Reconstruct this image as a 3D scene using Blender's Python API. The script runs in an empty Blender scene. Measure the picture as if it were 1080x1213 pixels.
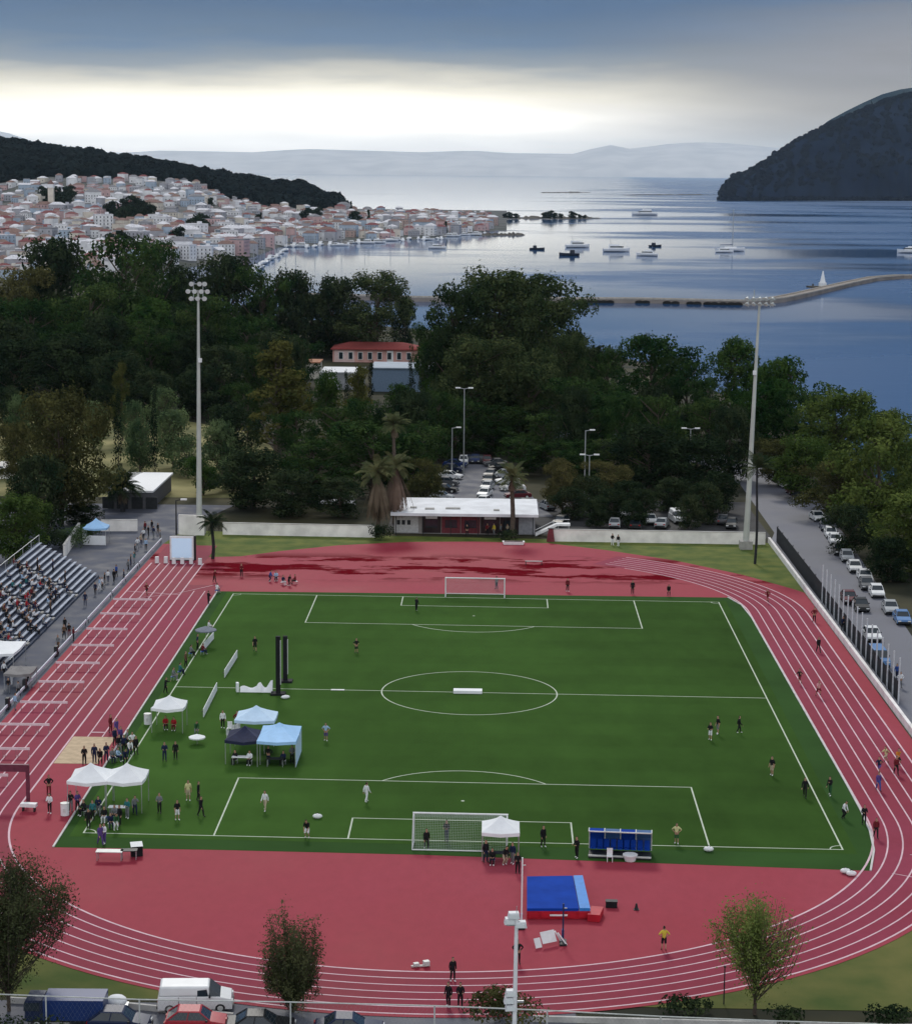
import bpy, math, random
import numpy as np
from mathutils import Vector, Matrix
random.seed(7); np.random.seed(7)
PI = math.pi
S = bpy.context.scene
COL = S.collection

# ------------------------------------------------------------------ camera model (solved from the pitch markings)
CAM = Vector((2.3844, -162.1777, 53.6615)); FPX = 2452.86; YAW, PIT, ROL = -.0191, .1621, .0091
FWD = Vector((math.sin(YAW)*math.cos(PIT), math.cos(YAW)*math.cos(PIT), -math.sin(PIT)))
RGT = Vector((math.cos(YAW), -math.sin(YAW), 0)); UPV = RGT.cross(FWD)
R2 = RGT*math.cos(ROL) + UPV*math.sin(ROL); U2 = UPV*math.cos(ROL) - RGT*math.sin(ROL)
def ray(u, v): return FWD + R2*((u-540)/FPX) - U2*((v-606.5)/FPX)
def G(u, v, z=0.0):                       # point of the level z seen at photo position (u, v)
    d = ray(u, v); t = (z-CAM.z)/d.z
    return CAM + d*t
def AT(u, v, y):                          # point on the vertical plane Y = y
    d = ray(u, v); t = (y-CAM.y)/d.y
    return CAM + d*t

# ------------------------------------------------------------------ mesh helpers
class MB:
    def __init__(s): s.v = []; s.f = []; s.m = []
    def add(s, vs, fs, mi=0):
        n = len(s.v); s.v += [tuple(p) for p in vs]
        for f in fs: s.f.append([i+n for i in f]); s.m.append(mi)
        return s
    def box(s, c, d, mi=0, rz=0.0, taper=1.0, rx=0.0):
        x, y, z = d[0]/2, d[1]/2, d[2]/2; vs = []
        for sz in (-1, 1):
            k = taper if sz > 0 else 1
            for sx, sy in ((-1,-1),(1,-1),(1,1),(-1,1)): vs.append(Vector((sx*x*k, sy*y*k, sz*z)))
        M = Matrix.Rotation(rz, 3, 'Z') @ Matrix.Rotation(rx, 3, 'X')
        vs = [M @ p + Vector(c) for p in vs]
        return s.add(vs, [(3,2,1,0),(4,5,6,7),(0,1,5,4),(1,2,6,5),(2,3,7,6),(3,0,4,7)], mi)
    def tube(s, p0, p1, r0, r1=None, n=8, mi=0, caps=True):
        r1 = r0 if r1 is None else r1
        p0, p1 = Vector(p0), Vector(p1); d = (p1-p0)
        if d.length < 1e-6: return s
        d.normalize(); a = d.orthogonal().normalized(); b = d.cross(a); vs = []
        for p, r in ((p0, r0), (p1, r1)):
            for i in range(n):
                t = 2*PI*i/n; vs.append(p + a*(r*math.cos(t)) + b*(r*math.sin(t)))
        fs = [(i, (i+1) % n, n+(i+1) % n, n+i) for i in range(n)]
        if caps: fs += [tuple(range(n-1, -1, -1)), tuple(range(n, 2*n))]
        return s.add(vs, fs, mi)
    def path(s, pts, r, n=6, mi=0):
        for i in range(len(pts)-1): s.tube(pts[i], pts[i+1], r, r, n, mi)
        return s
    def prism(s, poly, z0, z1, mi=0):
        n = len(poly); vs = [(p[0], p[1], z0) for p in poly] + [(p[0], p[1], z1) for p in poly]
        ar = sum(poly[i][0]*poly[(i+1) % n][1]-poly[(i+1) % n][0]*poly[i][1] for i in range(n))
        top = list(range(n, 2*n)); bot = list(range(n-1, -1, -1)); sd = [(i, (i+1) % n, n+(i+1) % n, n+i) for i in range(n)]
        if ar < 0: top = top[::-1]; bot = bot[::-1]; sd = [f[::-1] for f in sd]
        return s.add(vs, [top, bot]+sd, mi)
    def ball(s, c, r, mi=0, n=10, m=6, sc=(1,1,1)):
        vs = [(c[0], c[1], c[2]+r*sc[2])]; fs = []
        for j in range(1, m):
            t = PI*j/m
            for i in range(n):
                a = 2*PI*i/n; vs.append((c[0]+r*sc[0]*math.sin(t)*math.cos(a), c[1]+r*sc[1]*math.sin(t)*math.sin(a), c[2]+r*sc[2]*math.cos(t)))
        vs.append((c[0], c[1], c[2]-r*sc[2])); L = len(vs)-1
        for i in range(n): fs.append((0, 1+i, 1+(i+1) % n))
        for j in range(m-2):
            for i in range(n): a = 1+j*n; fs.append((a+i, a+n+i, a+n+(i+1) % n, a+(i+1) % n))
        a = 1+(m-2)*n
        for i in range(n): fs.append((a+i, L, a+(i+1) % n))
        return s.add(vs, fs, mi)
    def build(s, name, mats, parent=None, loc=None, rz=0.0, smooth=False):
        me = bpy.data.meshes.new(name); me.from_pydata(s.v, [], s.f); me.update()
        mats = mats if isinstance(mats, (list, tuple)) else [mats]
        for m in mats: me.materials.append(m)
        if len(mats) > 1: me.polygons.foreach_set('material_index', s.m)
        if smooth: me.polygons.foreach_set('use_smooth', [True]*len(me.polygons))
        o = bpy.data.objects.new(name, me); COL.objects.link(o)
        if parent: o.parent = parent
        if loc is not None: o.location = loc
        if rz: o.rotation_euler.z = rz
        return o
def tag(o, label=None, cat=None, group=None, kind=None):
    if label: o['label'] = label
    if cat: o['category'] = cat
    if group: o['group'] = group
    if kind: o['kind'] = kind
    return o
def empty(name, loc=(0,0,0), rz=0.0):
    o = bpy.data.objects.new(name, None); COL.objects.link(o); o.location = loc; o.rotation_euler.z = rz
    o.empty_display_size = .2
    return o
KIDS = {}
def kids(o): return [c for c in o.children]
def copy_tree(o, parent=None):
    c = o.copy(); COL.objects.link(c)
    c.parent = parent
    for ch in o.children: copy_tree(ch, c)
    return c
PROTO_USED = set()
def place(proto, loc, rz=0.0, sc=None):
    """First use moves the prototype itself, later uses copy it with its parts."""
    if proto.name not in PROTO_USED: PROTO_USED.add(proto.name); o = proto
    else: o = copy_tree(proto)
    o.location = loc; o.rotation_euler = (0, 0, rz)
    if sc is not None: o.scale = sc if isinstance(sc, (tuple, list)) else (sc, sc, sc)
    return o
def slotmat(o, i, m):
    o.material_slots[i].link = 'OBJECT'; o.material_slots[i].material = m
def child(o, stem):
    return [c for c in o.children if c.name.split('.')[0] == stem]

# ------------------------------------------------------------------ materials
def srgb(r, g, b):
    f = lambda c: (c/12.92 if c <= .04045 else ((c+.055)/1.055)**2.4)
    return (f(r/255), f(g/255), f(b/255), 1)
MATS = {}
def mat(name, col, rough=.6, var=.12, scale=3.0, metal=0.0, bump=0.0, spec=.22, coord='Object', col2=None, emit=None, alpha=None, detail=4, lo=.35, hi=.65, stretch=None, trans=0.0, rvar=0.0):
    if name in MATS: return MATS[name]
    m = bpy.data.materials.new(name); m.use_nodes = True; nt = m.node_tree; N = nt.nodes; L = nt.links
    b = N['Principled BSDF']; b.inputs['Roughness'].default_value = rough; b.inputs['Metallic'].default_value = metal
    b.inputs['Specular IOR Level'].default_value = spec
    col = tuple(col[:3])+(1,)
    tc = N.new('ShaderNodeTexCoord'); nz = N.new('ShaderNodeTexNoise'); nz.inputs['Scale'].default_value = scale; nz.inputs['Detail'].default_value = detail
    src = tc.outputs['Object']
    if coord == 'World':
        g = N.new('ShaderNodeNewGeometry'); src = g.outputs['Position']
    if stretch:
        mp = N.new('ShaderNodeMapping'); mp.inputs['Scale'].default_value = stretch; L.new(src, mp.inputs['Vector']); src = mp.outputs['Vector']
    L.new(src, nz.inputs['Vector'])
    cr = N.new('ShaderNodeValToRGB'); cr.color_ramp.elements[0].position = lo; cr.color_ramp.elements[1].position = hi
    c2 = col2 if col2 else tuple(min(1, c*(1+var)) for c in col[:3])+(1,)
    c1 = col if col2 else tuple(c*(1-var) for c in col[:3])+(1,)
    cr.color_ramp.elements[0].color = tuple(c1[:3])+(1,); cr.color_ramp.elements[1].color = tuple(c2[:3])+(1,)
    L.new(nz.outputs['Fac'], cr.inputs['Fac']); L.new(cr.outputs['Color'], b.inputs['Base Color'])
    if bump:
        bp = N.new('ShaderNodeBump'); bp.inputs['Strength'].default_value = bump; bp.inputs['Distance'].default_value = .05
        L.new(nz.outputs['Fac'], bp.inputs['Height']); L.new(bp.outputs['Normal'], b.inputs['Normal'])
    if rvar:
        mr = N.new('ShaderNodeMapRange'); mr.inputs['From Min'].default_value = lo; mr.inputs['From Max'].default_value = hi
        mr.inputs['To Min'].default_value = rough-rvar; mr.inputs['To Max'].default_value = rough+rvar
        L.new(nz.outputs['Fac'], mr.inputs['Value']); L.new(mr.outputs['Result'], b.inputs['Roughness'])
    if emit: b.inputs['Emission Color'].default_value = emit[0]; b.inputs['Emission Strength'].default_value = emit[1]
    if trans: b.inputs['Transmission Weight'].default_value = trans
    MATS[name] = m
    return m
def leafmat(name, col, col2, trans=.22, nscale=.35):
    m = bpy.data.materials.new(name); m.use_nodes = True; nt = m.node_tree; N = nt.nodes; L = nt.links
    N.remove(N['Principled BSDF']); out = N['Material Output']
    d = N.new('ShaderNodeBsdfDiffuse'); t = N.new('ShaderNodeBsdfTranslucent'); mx = N.new('ShaderNodeMixShader'); mx.inputs[0].default_value = trans
    tc = N.new('ShaderNodeTexCoord'); nz = N.new('ShaderNodeTexNoise'); nz.inputs['Scale'].default_value = nscale; nz.inputs['Detail'].default_value = 3
    L.new(tc.outputs['Object'], nz.inputs['Vector'])
    cr = N.new('ShaderNodeValToRGB'); cr.color_ramp.elements[0].position = .38; cr.color_ramp.elements[1].position = .64
    cr.color_ramp.elements[0].color = tuple(col)+(1,); cr.color_ramp.elements[1].color = tuple(col2)+(1,)
    L.new(nz.outputs['Fac'], cr.inputs['Fac'])
    oi = N.new('ShaderNodeObjectInfo'); hs = N.new('ShaderNodeHueSaturation')
    r1 = N.new('ShaderNodeMapRange'); r1.inputs['To Min'].default_value = .475; r1.inputs['To Max'].default_value = .52; L.new(oi.outputs['Random'], r1.inputs['Value']); L.new(r1.outputs['Result'], hs.inputs['Hue'])
    r2 = N.new('ShaderNodeMapRange'); r2.inputs['To Min'].default_value = 1.35; r2.inputs['To Max'].default_value = .8; L.new(oi.outputs['Random'], r2.inputs['Value']); L.new(r2.outputs['Result'], hs.inputs['Value'])
    L.new(cr.outputs['Color'], hs.inputs['Color'])
    for s in (d, t): L.new(hs.outputs['Color'], s.inputs['Color'])
    L.new(d.outputs[0], mx.inputs[1]); L.new(t.outputs[0], mx.inputs[2]); L.new(mx.outputs[0], out.inputs['Surface'])
    return m

WHITE = mat('white_paint', (.78,.79,.8), .5, .05)
CANVAS = mat('white_canvas', (.82,.84,.86), .7, .04, 1.2)
METAL = mat('galvanised_steel', (.45,.47,.48), .4, .1, 2.0, .6)
LGREY = mat('light_grey_metal', (.62,.64,.62), .5, .08, 1.0, .1)
DARK = mat('dark_metal', (.025,.027,.03), .5, .2)
BLACKF = mat('black_fabric', (.012,.013,.016), .8, .2)
RUBBER = mat('black_rubber', (.02,.02,.02), .8, .1)
GLASS = mat('dark_glass', (.02,.03,.04), .08, .1, 1, 0, 0, .6)
CONC = mat('concrete', (.36,.35,.33), .85, .15, 1.5, bump=.2)
BARK = mat('bark', (.09,.07,.055), .9, .3, 4, bump=.4)
STONE = mat('pale_stone', (.42,.38,.33), .9, .18, .8, bump=.3)
REDP = mat('red_plastic', (.45,.02,.03), .45, .1)
BLUEP = mat('blue_plastic', (.02,.08,.35), .5, .12)
CREAM = mat('cream_render', (.62,.58,.52), .85, .1, .6)
# ------------------------------------------------------------------ camera, world, sun, haze
cam_d = bpy.data.cameras.new('camera'); cam = bpy.data.objects.new('camera', cam_d); COL.objects.link(cam)
cam_d.sensor_fit = 'HORIZONTAL'; cam_d.sensor_width = 36; cam_d.lens = FPX/1080*36; cam_d.clip_start = 1; cam_d.clip_end = 150000
cam.matrix_world = Matrix(((R2.x, U2.x, -FWD.x, CAM.x), (R2.y, U2.y, -FWD.y, CAM.y), (R2.z, U2.z, -FWD.z, CAM.z), (0,0,0,1)))
S.camera = cam
SUN_AZ, SUN_EL = -.137, math.radians(38)
w = bpy.data.worlds.new('World'); S.world = w; w.use_nodes = True
def build_world():
    nt = w.node_tree; N = nt.nodes; L = nt.links
    bg = N['Background']; out = N['World Output']
    sky = N.new('ShaderNodeTexSky'); sky.sky_type = 'NISHITA'; sky.sun_disc = False; sky.sun_elevation = SUN_EL; sky.sun_rotation = SUN_AZ
    bg.inputs['Strength'].default_value = .07; L.new(sky.outputs[0], bg.inputs['Color'])
    tc = N.new('ShaderNodeTexCoord'); sp = N.new('ShaderNodeSeparateXYZ'); L.new(tc.outputs['Generated'], sp.inputs[0])
    def math_(op, a, b=None, c=None):
        n = N.new('ShaderNodeMath'); n.operation = op
        for i, x in enumerate((a, b, c)):
            if x is None: continue
            if isinstance(x, (int, float)): n.inputs[i].default_value = x
            else: L.new(x, n.inputs[i])
        return n.outputs[0]
    az = math_('ARCTAN2', sp.outputs['X'], sp.outputs['Y'])
    # warped elevation: cloud bands lie flat, so the noise is stretched along the horizon
    cv = N.new('ShaderNodeCombineXYZ'); L.new(az, cv.inputs[0]); L.new(math_('MULTIPLY', sp.outputs['Z'], 7.0), cv.inputs[1])
    n1 = N.new('ShaderNodeTexNoise'); n1.inputs['Scale'].default_value = 9; n1.inputs['Detail'].default_value = 5; n1.inputs['Roughness'].default_value = .55; L.new(cv.outputs[0], n1.inputs['Vector'])
    n2 = N.new('ShaderNodeTexNoise'); n2.inputs['Scale'].default_value = 3.2; n2.inputs['Detail'].default_value = 4; L.new(cv.outputs[0], n2.inputs['Vector'])
    wob = math_('ADD', math_('MULTIPLY', math_('SUBTRACT', n1.outputs['Fac'], .5), .022), math_('MULTIPLY', math_('SUBTRACT', n2.outputs['Fac'], .5), .03))
    amp = math_('MINIMUM', math_('MULTIPLY', math_('MAXIMUM', sp.outputs['Z'], 0.0), 22.0), 1.0)
    e = math_('ADD', sp.outputs['Z'], math_('MULTIPLY', wob, amp))
    t = math_('POWER', math_('MAXIMUM', e, 0.0), .5)        # ramp position = sqrt(sin elevation)
    def ramp(stops):
        r = N.new('ShaderNodeValToRGB'); L.new(t, r.inputs['Fac']); el = r.color_ramp.elements
        while len(el) < len(stops): el.new(.5)
        for i, (z, c) in enumerate(stops):
            el[i].position = math.sqrt(z); el[i].color = tuple(c)+(1,)
        return r.outputs['Color']
    A = ramp(SKY_LEFT); B = ramp(SKY_RIGHT)
    mr = N.new('ShaderNodeMapRange'); mr.interpolation_type = 'SMOOTHSTEP'; mr.inputs['From Min'].default_value = -.06; mr.inputs['From Max'].default_value = .13
    L.new(math_('ADD', az, math_('ADD', math_('MULTIPLY', math_('SUBTRACT', n2.outputs['Fac'], .5), .12), math_('MULTIPLY', sp.outputs['Z'], -1.2))), mr.inputs['Value'])
    mx = N.new('ShaderNodeMix'); mx.data_type = 'RGBA'; L.new(mr.outputs[0], mx.inputs[0]); L.new(A, mx.inputs[6]); L.new(B, mx.inputs[7])
    # added bright sky behind the viewer, out of view, fills surfaces facing the camera
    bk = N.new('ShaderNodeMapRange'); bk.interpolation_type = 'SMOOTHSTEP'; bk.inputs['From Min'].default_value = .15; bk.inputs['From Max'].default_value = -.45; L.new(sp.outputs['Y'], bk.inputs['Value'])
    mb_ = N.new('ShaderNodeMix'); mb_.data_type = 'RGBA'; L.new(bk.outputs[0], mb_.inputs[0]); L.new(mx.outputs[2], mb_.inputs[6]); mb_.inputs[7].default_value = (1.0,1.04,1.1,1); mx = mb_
    # soft texture inside the cloud deck
    mod = math_('ADD', math_('MULTIPLY', math_('SUBTRACT', n1.outputs['Fac'], .5), .85), 1.0)
    mm = N.new('ShaderNodeMix'); mm.data_type = 'RGBA'; mm.blend_type = 'MULTIPLY'; mm.inputs[0].default_value = .8
    L.new(mx.outputs[2], mm.inputs[6]); L.new(mod, mm.inputs[7])
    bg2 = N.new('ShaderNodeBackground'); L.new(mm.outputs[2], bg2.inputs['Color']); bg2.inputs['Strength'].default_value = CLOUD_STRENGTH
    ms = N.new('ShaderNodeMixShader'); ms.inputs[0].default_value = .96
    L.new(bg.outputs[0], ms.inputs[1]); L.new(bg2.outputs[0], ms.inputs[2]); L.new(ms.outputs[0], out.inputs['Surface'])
CLOUD_STRENGTH = .97
SKY_LEFT = [(0, (1.35,1.26,1.16)), (.010, (1.7,1.6,1.46)), (.026, (2.2,2.08,1.85)), (.036, (1.55,1.43,1.15)), (.0435, (.85,.79,.65)), (.051, (.33,.36,.38)), (.062, (.105,.18,.30)), (.078, (.045,.115,.25)), (.14, (.042,.13,.30)), (.3, (.11,.21,.38)), (.55, (.54,.58,.65)), (1, (.62,.66,.72))]
SKY_RIGHT = [(0, (.88,.82,.74)), (.012, (.74,.67,.57)), (.03, (.47,.42,.36)), (.045, (.335,.315,.305)), (.062, (.30,.29,.305)), (.073, (.25,.26,.30)), (.083, (.075,.15,.29)), (.14, (.042,.13,.30)), (.3, (.11,.21,.38)), (.55, (.54,.58,.65)), (1, (.62,.66,.72))]
build_world()
sd = bpy.data.lights.new('sun', 'SUN'); sd.energy = 1.8; sd.angle = math.radians(11); sd.color = (1, .95, .87)
sun = bpy.data.objects.new('sun', sd); COL.objects.link(sun)
sdir = Vector((math.sin(SUN_AZ)*math.cos(SUN_EL), math.cos(SUN_AZ)*math.cos(SUN_EL), math.sin(SUN_EL)))
sun.rotation_euler = sdir.to_track_quat('Z', 'Y').to_euler()
S.view_settings.view_transform = 'Standard'; S.view_settings.look = 'None'; S.view_settings.gamma = 1; S.view_settings.exposure = -0.1
S.render.film_transparent = False
try:
    c = S.cycles; c.use_denoising = True; c.max_bounces = 6; c.diffuse_bounces = 2; c.glossy_bounces = 3; c.transmission_bounces = 3; c.transparent_max_bounces = 6; c.volume_bounces = 1
    c.sample_clamp_indirect = 4; c.caustics_reflective = False; c.caustics_refractive = False
except Exception as ex: print(ex)

def haze_material():
    m = bpy.data.materials.new('haze_air'); m.use_nodes = True; nt = m.node_tree
    nt.nodes.remove(nt.nodes['Principled BSDF'])
    v = nt.nodes.new('ShaderNodeVolumePrincipled'); v.inputs['Color'].default_value = (.66,.84,1.0,1); v.inputs['Density'].default_value = 1.35e-5; v.inputs['Anisotropy'].default_value = .55
    nt.links.new(v.outputs[0], nt.nodes['Material Output'].inputs['Volume'])
    return m
HAZE_ON = True
if HAZE_ON:
    o = MB().box((0, 35000, 560), (90000, 71600, 1132)).build('haze', haze_material()); tag(o, kind='stuff')

# ------------------------------------------------------------------ sea
def sea_material():
    m = bpy.data.materials.new('sea_water'); m.use_nodes = True; nt = m.node_tree; N = nt.nodes; L = nt.links; b = N['Principled BSDF']
    g = N.new('ShaderNodeNewGeometry')
    def noise(sc, scale, det=4, rough=.5):
        mp = N.new('ShaderNodeMapping'); mp.inputs['Scale'].default_value = sc; L.new(g.outputs['Position'], mp.inputs['Vector'])
        n = N.new('ShaderNodeTexNoise'); n.inputs['Scale'].default_value = scale; n.inputs['Detail'].default_value = det; n.inputs['Roughness'].default_value = rough
        L.new(mp.outputs[0], n.inputs['Vector']); return n.outputs['Fac']
    b.inputs['Base Color'].default_value = (.004,.06,.18,1); b.inputs['IOR'].default_value = 1.33
    slick = noise((1/620, 1/300, 1), 1.0, 6, .62)          # wind-ruffled patches between smooth slicks
    mr = N.new('ShaderNodeMapRange'); mr.interpolation_type = 'SMOOTHSTEP'; mr.inputs['From Min'].default_value = .40; mr.inputs['From Max'].default_value = .62
    sx = N.new('ShaderNodeSeparateXYZ'); L.new(g.outputs['Position'], sx.inputs[0])
    # the lee of the town keeps the left of the bay calmer
    lee = N.new('ShaderNodeMath'); lee.operation = 'MULTIPLY_ADD'; L.new(sx.outputs['Y'], lee.inputs[0]); lee.inputs[1].default_value = -.06; L.new(sx.outputs['X'], lee.inputs[2])
    lr = N.new('ShaderNodeMapRange'); lr.inputs['From Min'].default_value = -260; lr.inputs['From Max'].default_value = 260; lr.inputs['To Min'].default_value = -.2; lr.inputs['To Max'].default_value = .075; L.new(lee.outputs[0], lr.inputs['Value'])
    ad = N.new('ShaderNodeMath'); ad.operation = 'ADD'; L.new(slick, ad.inputs[0]); L.new(lr.outputs[0], ad.inputs[1])
    L.new(ad.outputs[0], mr.inputs['Value'])
    ro = N.new('ShaderNodeMapRange'); ro.inputs['To Min'].default_value = .07; ro.inputs['To Max'].default_value = .30; L.new(mr.outputs[0], ro.inputs['Value']); L.new(ro.outputs[0], b.inputs['Roughness'])
    rip = noise((1, .5, 1), .35, 4, .6)
    bp = N.new('ShaderNodeBump'); bp.inputs['Distance'].default_value = .12; L.new(rip, bp.inputs['Height'])
    bs = N.new('ShaderNodeMapRange'); bs.inputs['To Min'].default_value = .012; bs.inputs['To Max'].default_value = .5; L.new(mr.outputs[0], bs.inputs['Value']); L.new(bs.outputs[0], bp.inputs['Strength'])
    L.new(bp.outputs['Normal'], b.inputs['Normal'])
    return m
SEA_Z = -3.0
sea = MB().add([(-40000,-600,SEA_Z),(40000,-600,SEA_Z),(40000,68000,SEA_Z),(-40000,68000,SEA_Z)], [(0,1,2,3)]).build('sea', sea_material()); tag(sea, kind='structure')

# ------------------------------------------------------------------ land of the park with its bank to the sea
GROUND = mat('park_ground', (.018,.020,.011), .95, .3, .05, coord='World', col2=(.075,.068,.032), detail=7, lo=.42, hi=.7)
coast = [(-900,-600),(120,-600),(95,-100),(82,60),(76,150),(70,230),(62,330),(48,430),(20,520),(-40,575),(-100,640),(-145,760),(-170,900),(-200,1040),(-232,1180),(-900,1180)]
def land():
    n = len(coast); mb = MB()
    mb.prism(coast, -4.2, -.05)
    out = [(p[0]+(9 if p[0] > -850 else 0), p[1]+3) for p in coast]
    return mb.build('ground', GROUND)
tag(land(), kind='structure')
# ------------------------------------------------------------------ ground surfaces of the stadium
def sheet(name, poly, z, m, kind='structure'):
    mb = MB(); n = len(poly)
    ar = sum(poly[i][0]*poly[(i+1) % n][1]-poly[(i+1) % n][0]*poly[i][1] for i in range(n))
    if ar < 0: poly = poly[::-1]
    mb.add([(p[0], p[1], z) for p in poly], [tuple(range(n))])
    return tag(mb.build(name, m), kind=kind)
def P2(l, z=0.0): return [tuple(G(u, v, z))[:2] for u, v in l]
LAWN = mat('lawn_grass', (.060,.098,.016), .95, .25, .35, coord='World', col2=(.13,.15,.03), detail=8, bump=.3)
LAWN2 = mat('lawn_near', (.055,.085,.016), .95, .25, .18, coord='World', col2=(.13,.13,.035), detail=8, bump=.3)
ASPH = mat('asphalt', (.115,.12,.145), .75, .12, .25, coord='World', detail=8, rvar=.15)
ROADM = mat('road_asphalt', (.13,.135,.165), .6, .10, .12, coord='World', detail=8, rvar=.12)
PLAZA = mat('plaza_paving', (.085,.092,.12), .8, .18, .3, coord='World', detail=8, rvar=.15)
GRASS = mat('pitch_turf', (.024,.078,.012), .9, .14, .035, coord='World', detail=10, col2=(.042,.102,.020), lo=.36, hi=.68, spec=.04)
def turf_material():
    m = bpy.data.materials.new('pitch_turf'); m.use_nodes = True; nt = m.node_tree; N = nt.nodes; L = nt.links; b = N['Principled BSDF']
    g = N.new('ShaderNodeNewGeometry'); sp = N.new('ShaderNodeSeparateXYZ'); L.new(g.outputs['Position'], sp.inputs[0])
    def noise(sc, det, rough=.55):
        mp = N.new('ShaderNodeMapping'); mp.inputs['Scale'].default_value = sc; L.new(g.outputs['Position'], mp.inputs['Vector'])
        n = N.new('ShaderNodeTexNoise'); n.inputs['Scale'].default_value = 1; n.inputs['Detail'].default_value = det; n.inputs['Roughness'].default_value = rough
        L.new(mp.outputs[0], n.inputs['Vector']); return n.outputs['Fac']
    def mth(op, a, b_=None):
        n = N.new('ShaderNodeMath'); n.operation = op
        for i, x in enumerate((a, b_)):
            if x is None: continue
            if isinstance(x, (int, float)): n.inputs[i].default_value = x
            else: L.new(x, n.inputs[i])
        return n.outputs[0]
    big = noise((.028,.022,1), 5); mid = noise((.35,.16,1), 6, .65)
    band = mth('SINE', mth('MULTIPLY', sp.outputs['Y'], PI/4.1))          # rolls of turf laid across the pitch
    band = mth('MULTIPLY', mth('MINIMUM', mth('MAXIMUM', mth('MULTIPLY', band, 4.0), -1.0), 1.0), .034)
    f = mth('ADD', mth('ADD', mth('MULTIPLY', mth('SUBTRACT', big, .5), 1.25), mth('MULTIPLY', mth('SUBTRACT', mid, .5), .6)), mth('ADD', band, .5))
    f = mth('ADD', f, mth('MULTIPLY', sp.outputs['X'], -.004))             # turf slowly darker toward the sea side
    cr = N.new('ShaderNodeValToRGB'); e = cr.color_ramp.elements; e[0].position = .12; e[0].color = (.025,.058,.010,1); e[1].position = .9; e[1].color = (.054,.124,.023,1); L.new(f, cr.inputs['Fac'])
    L.new(cr.outputs['Color'], b.inputs['Base Color']); b.inputs['Roughness'].default_value = .95; b.inputs['Specular IOR Level'].default_value = .03
    return m
GRASS2 = mat('pitch_turf_edge', (.030,.076,.017), .9, .14, .12, coord='World', detail=8, spec=.04)
LINE = mat('line_paint', (.50,.56,.45), .8, .08, 1.0)
LINEP = mat('track_line_paint', (.62,.43,.48), .7, .12, .6, coord='World', detail=6)
SAND = mat('sand', (.52,.40,.27), .95, .12, 1.5, bump=.3)

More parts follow.
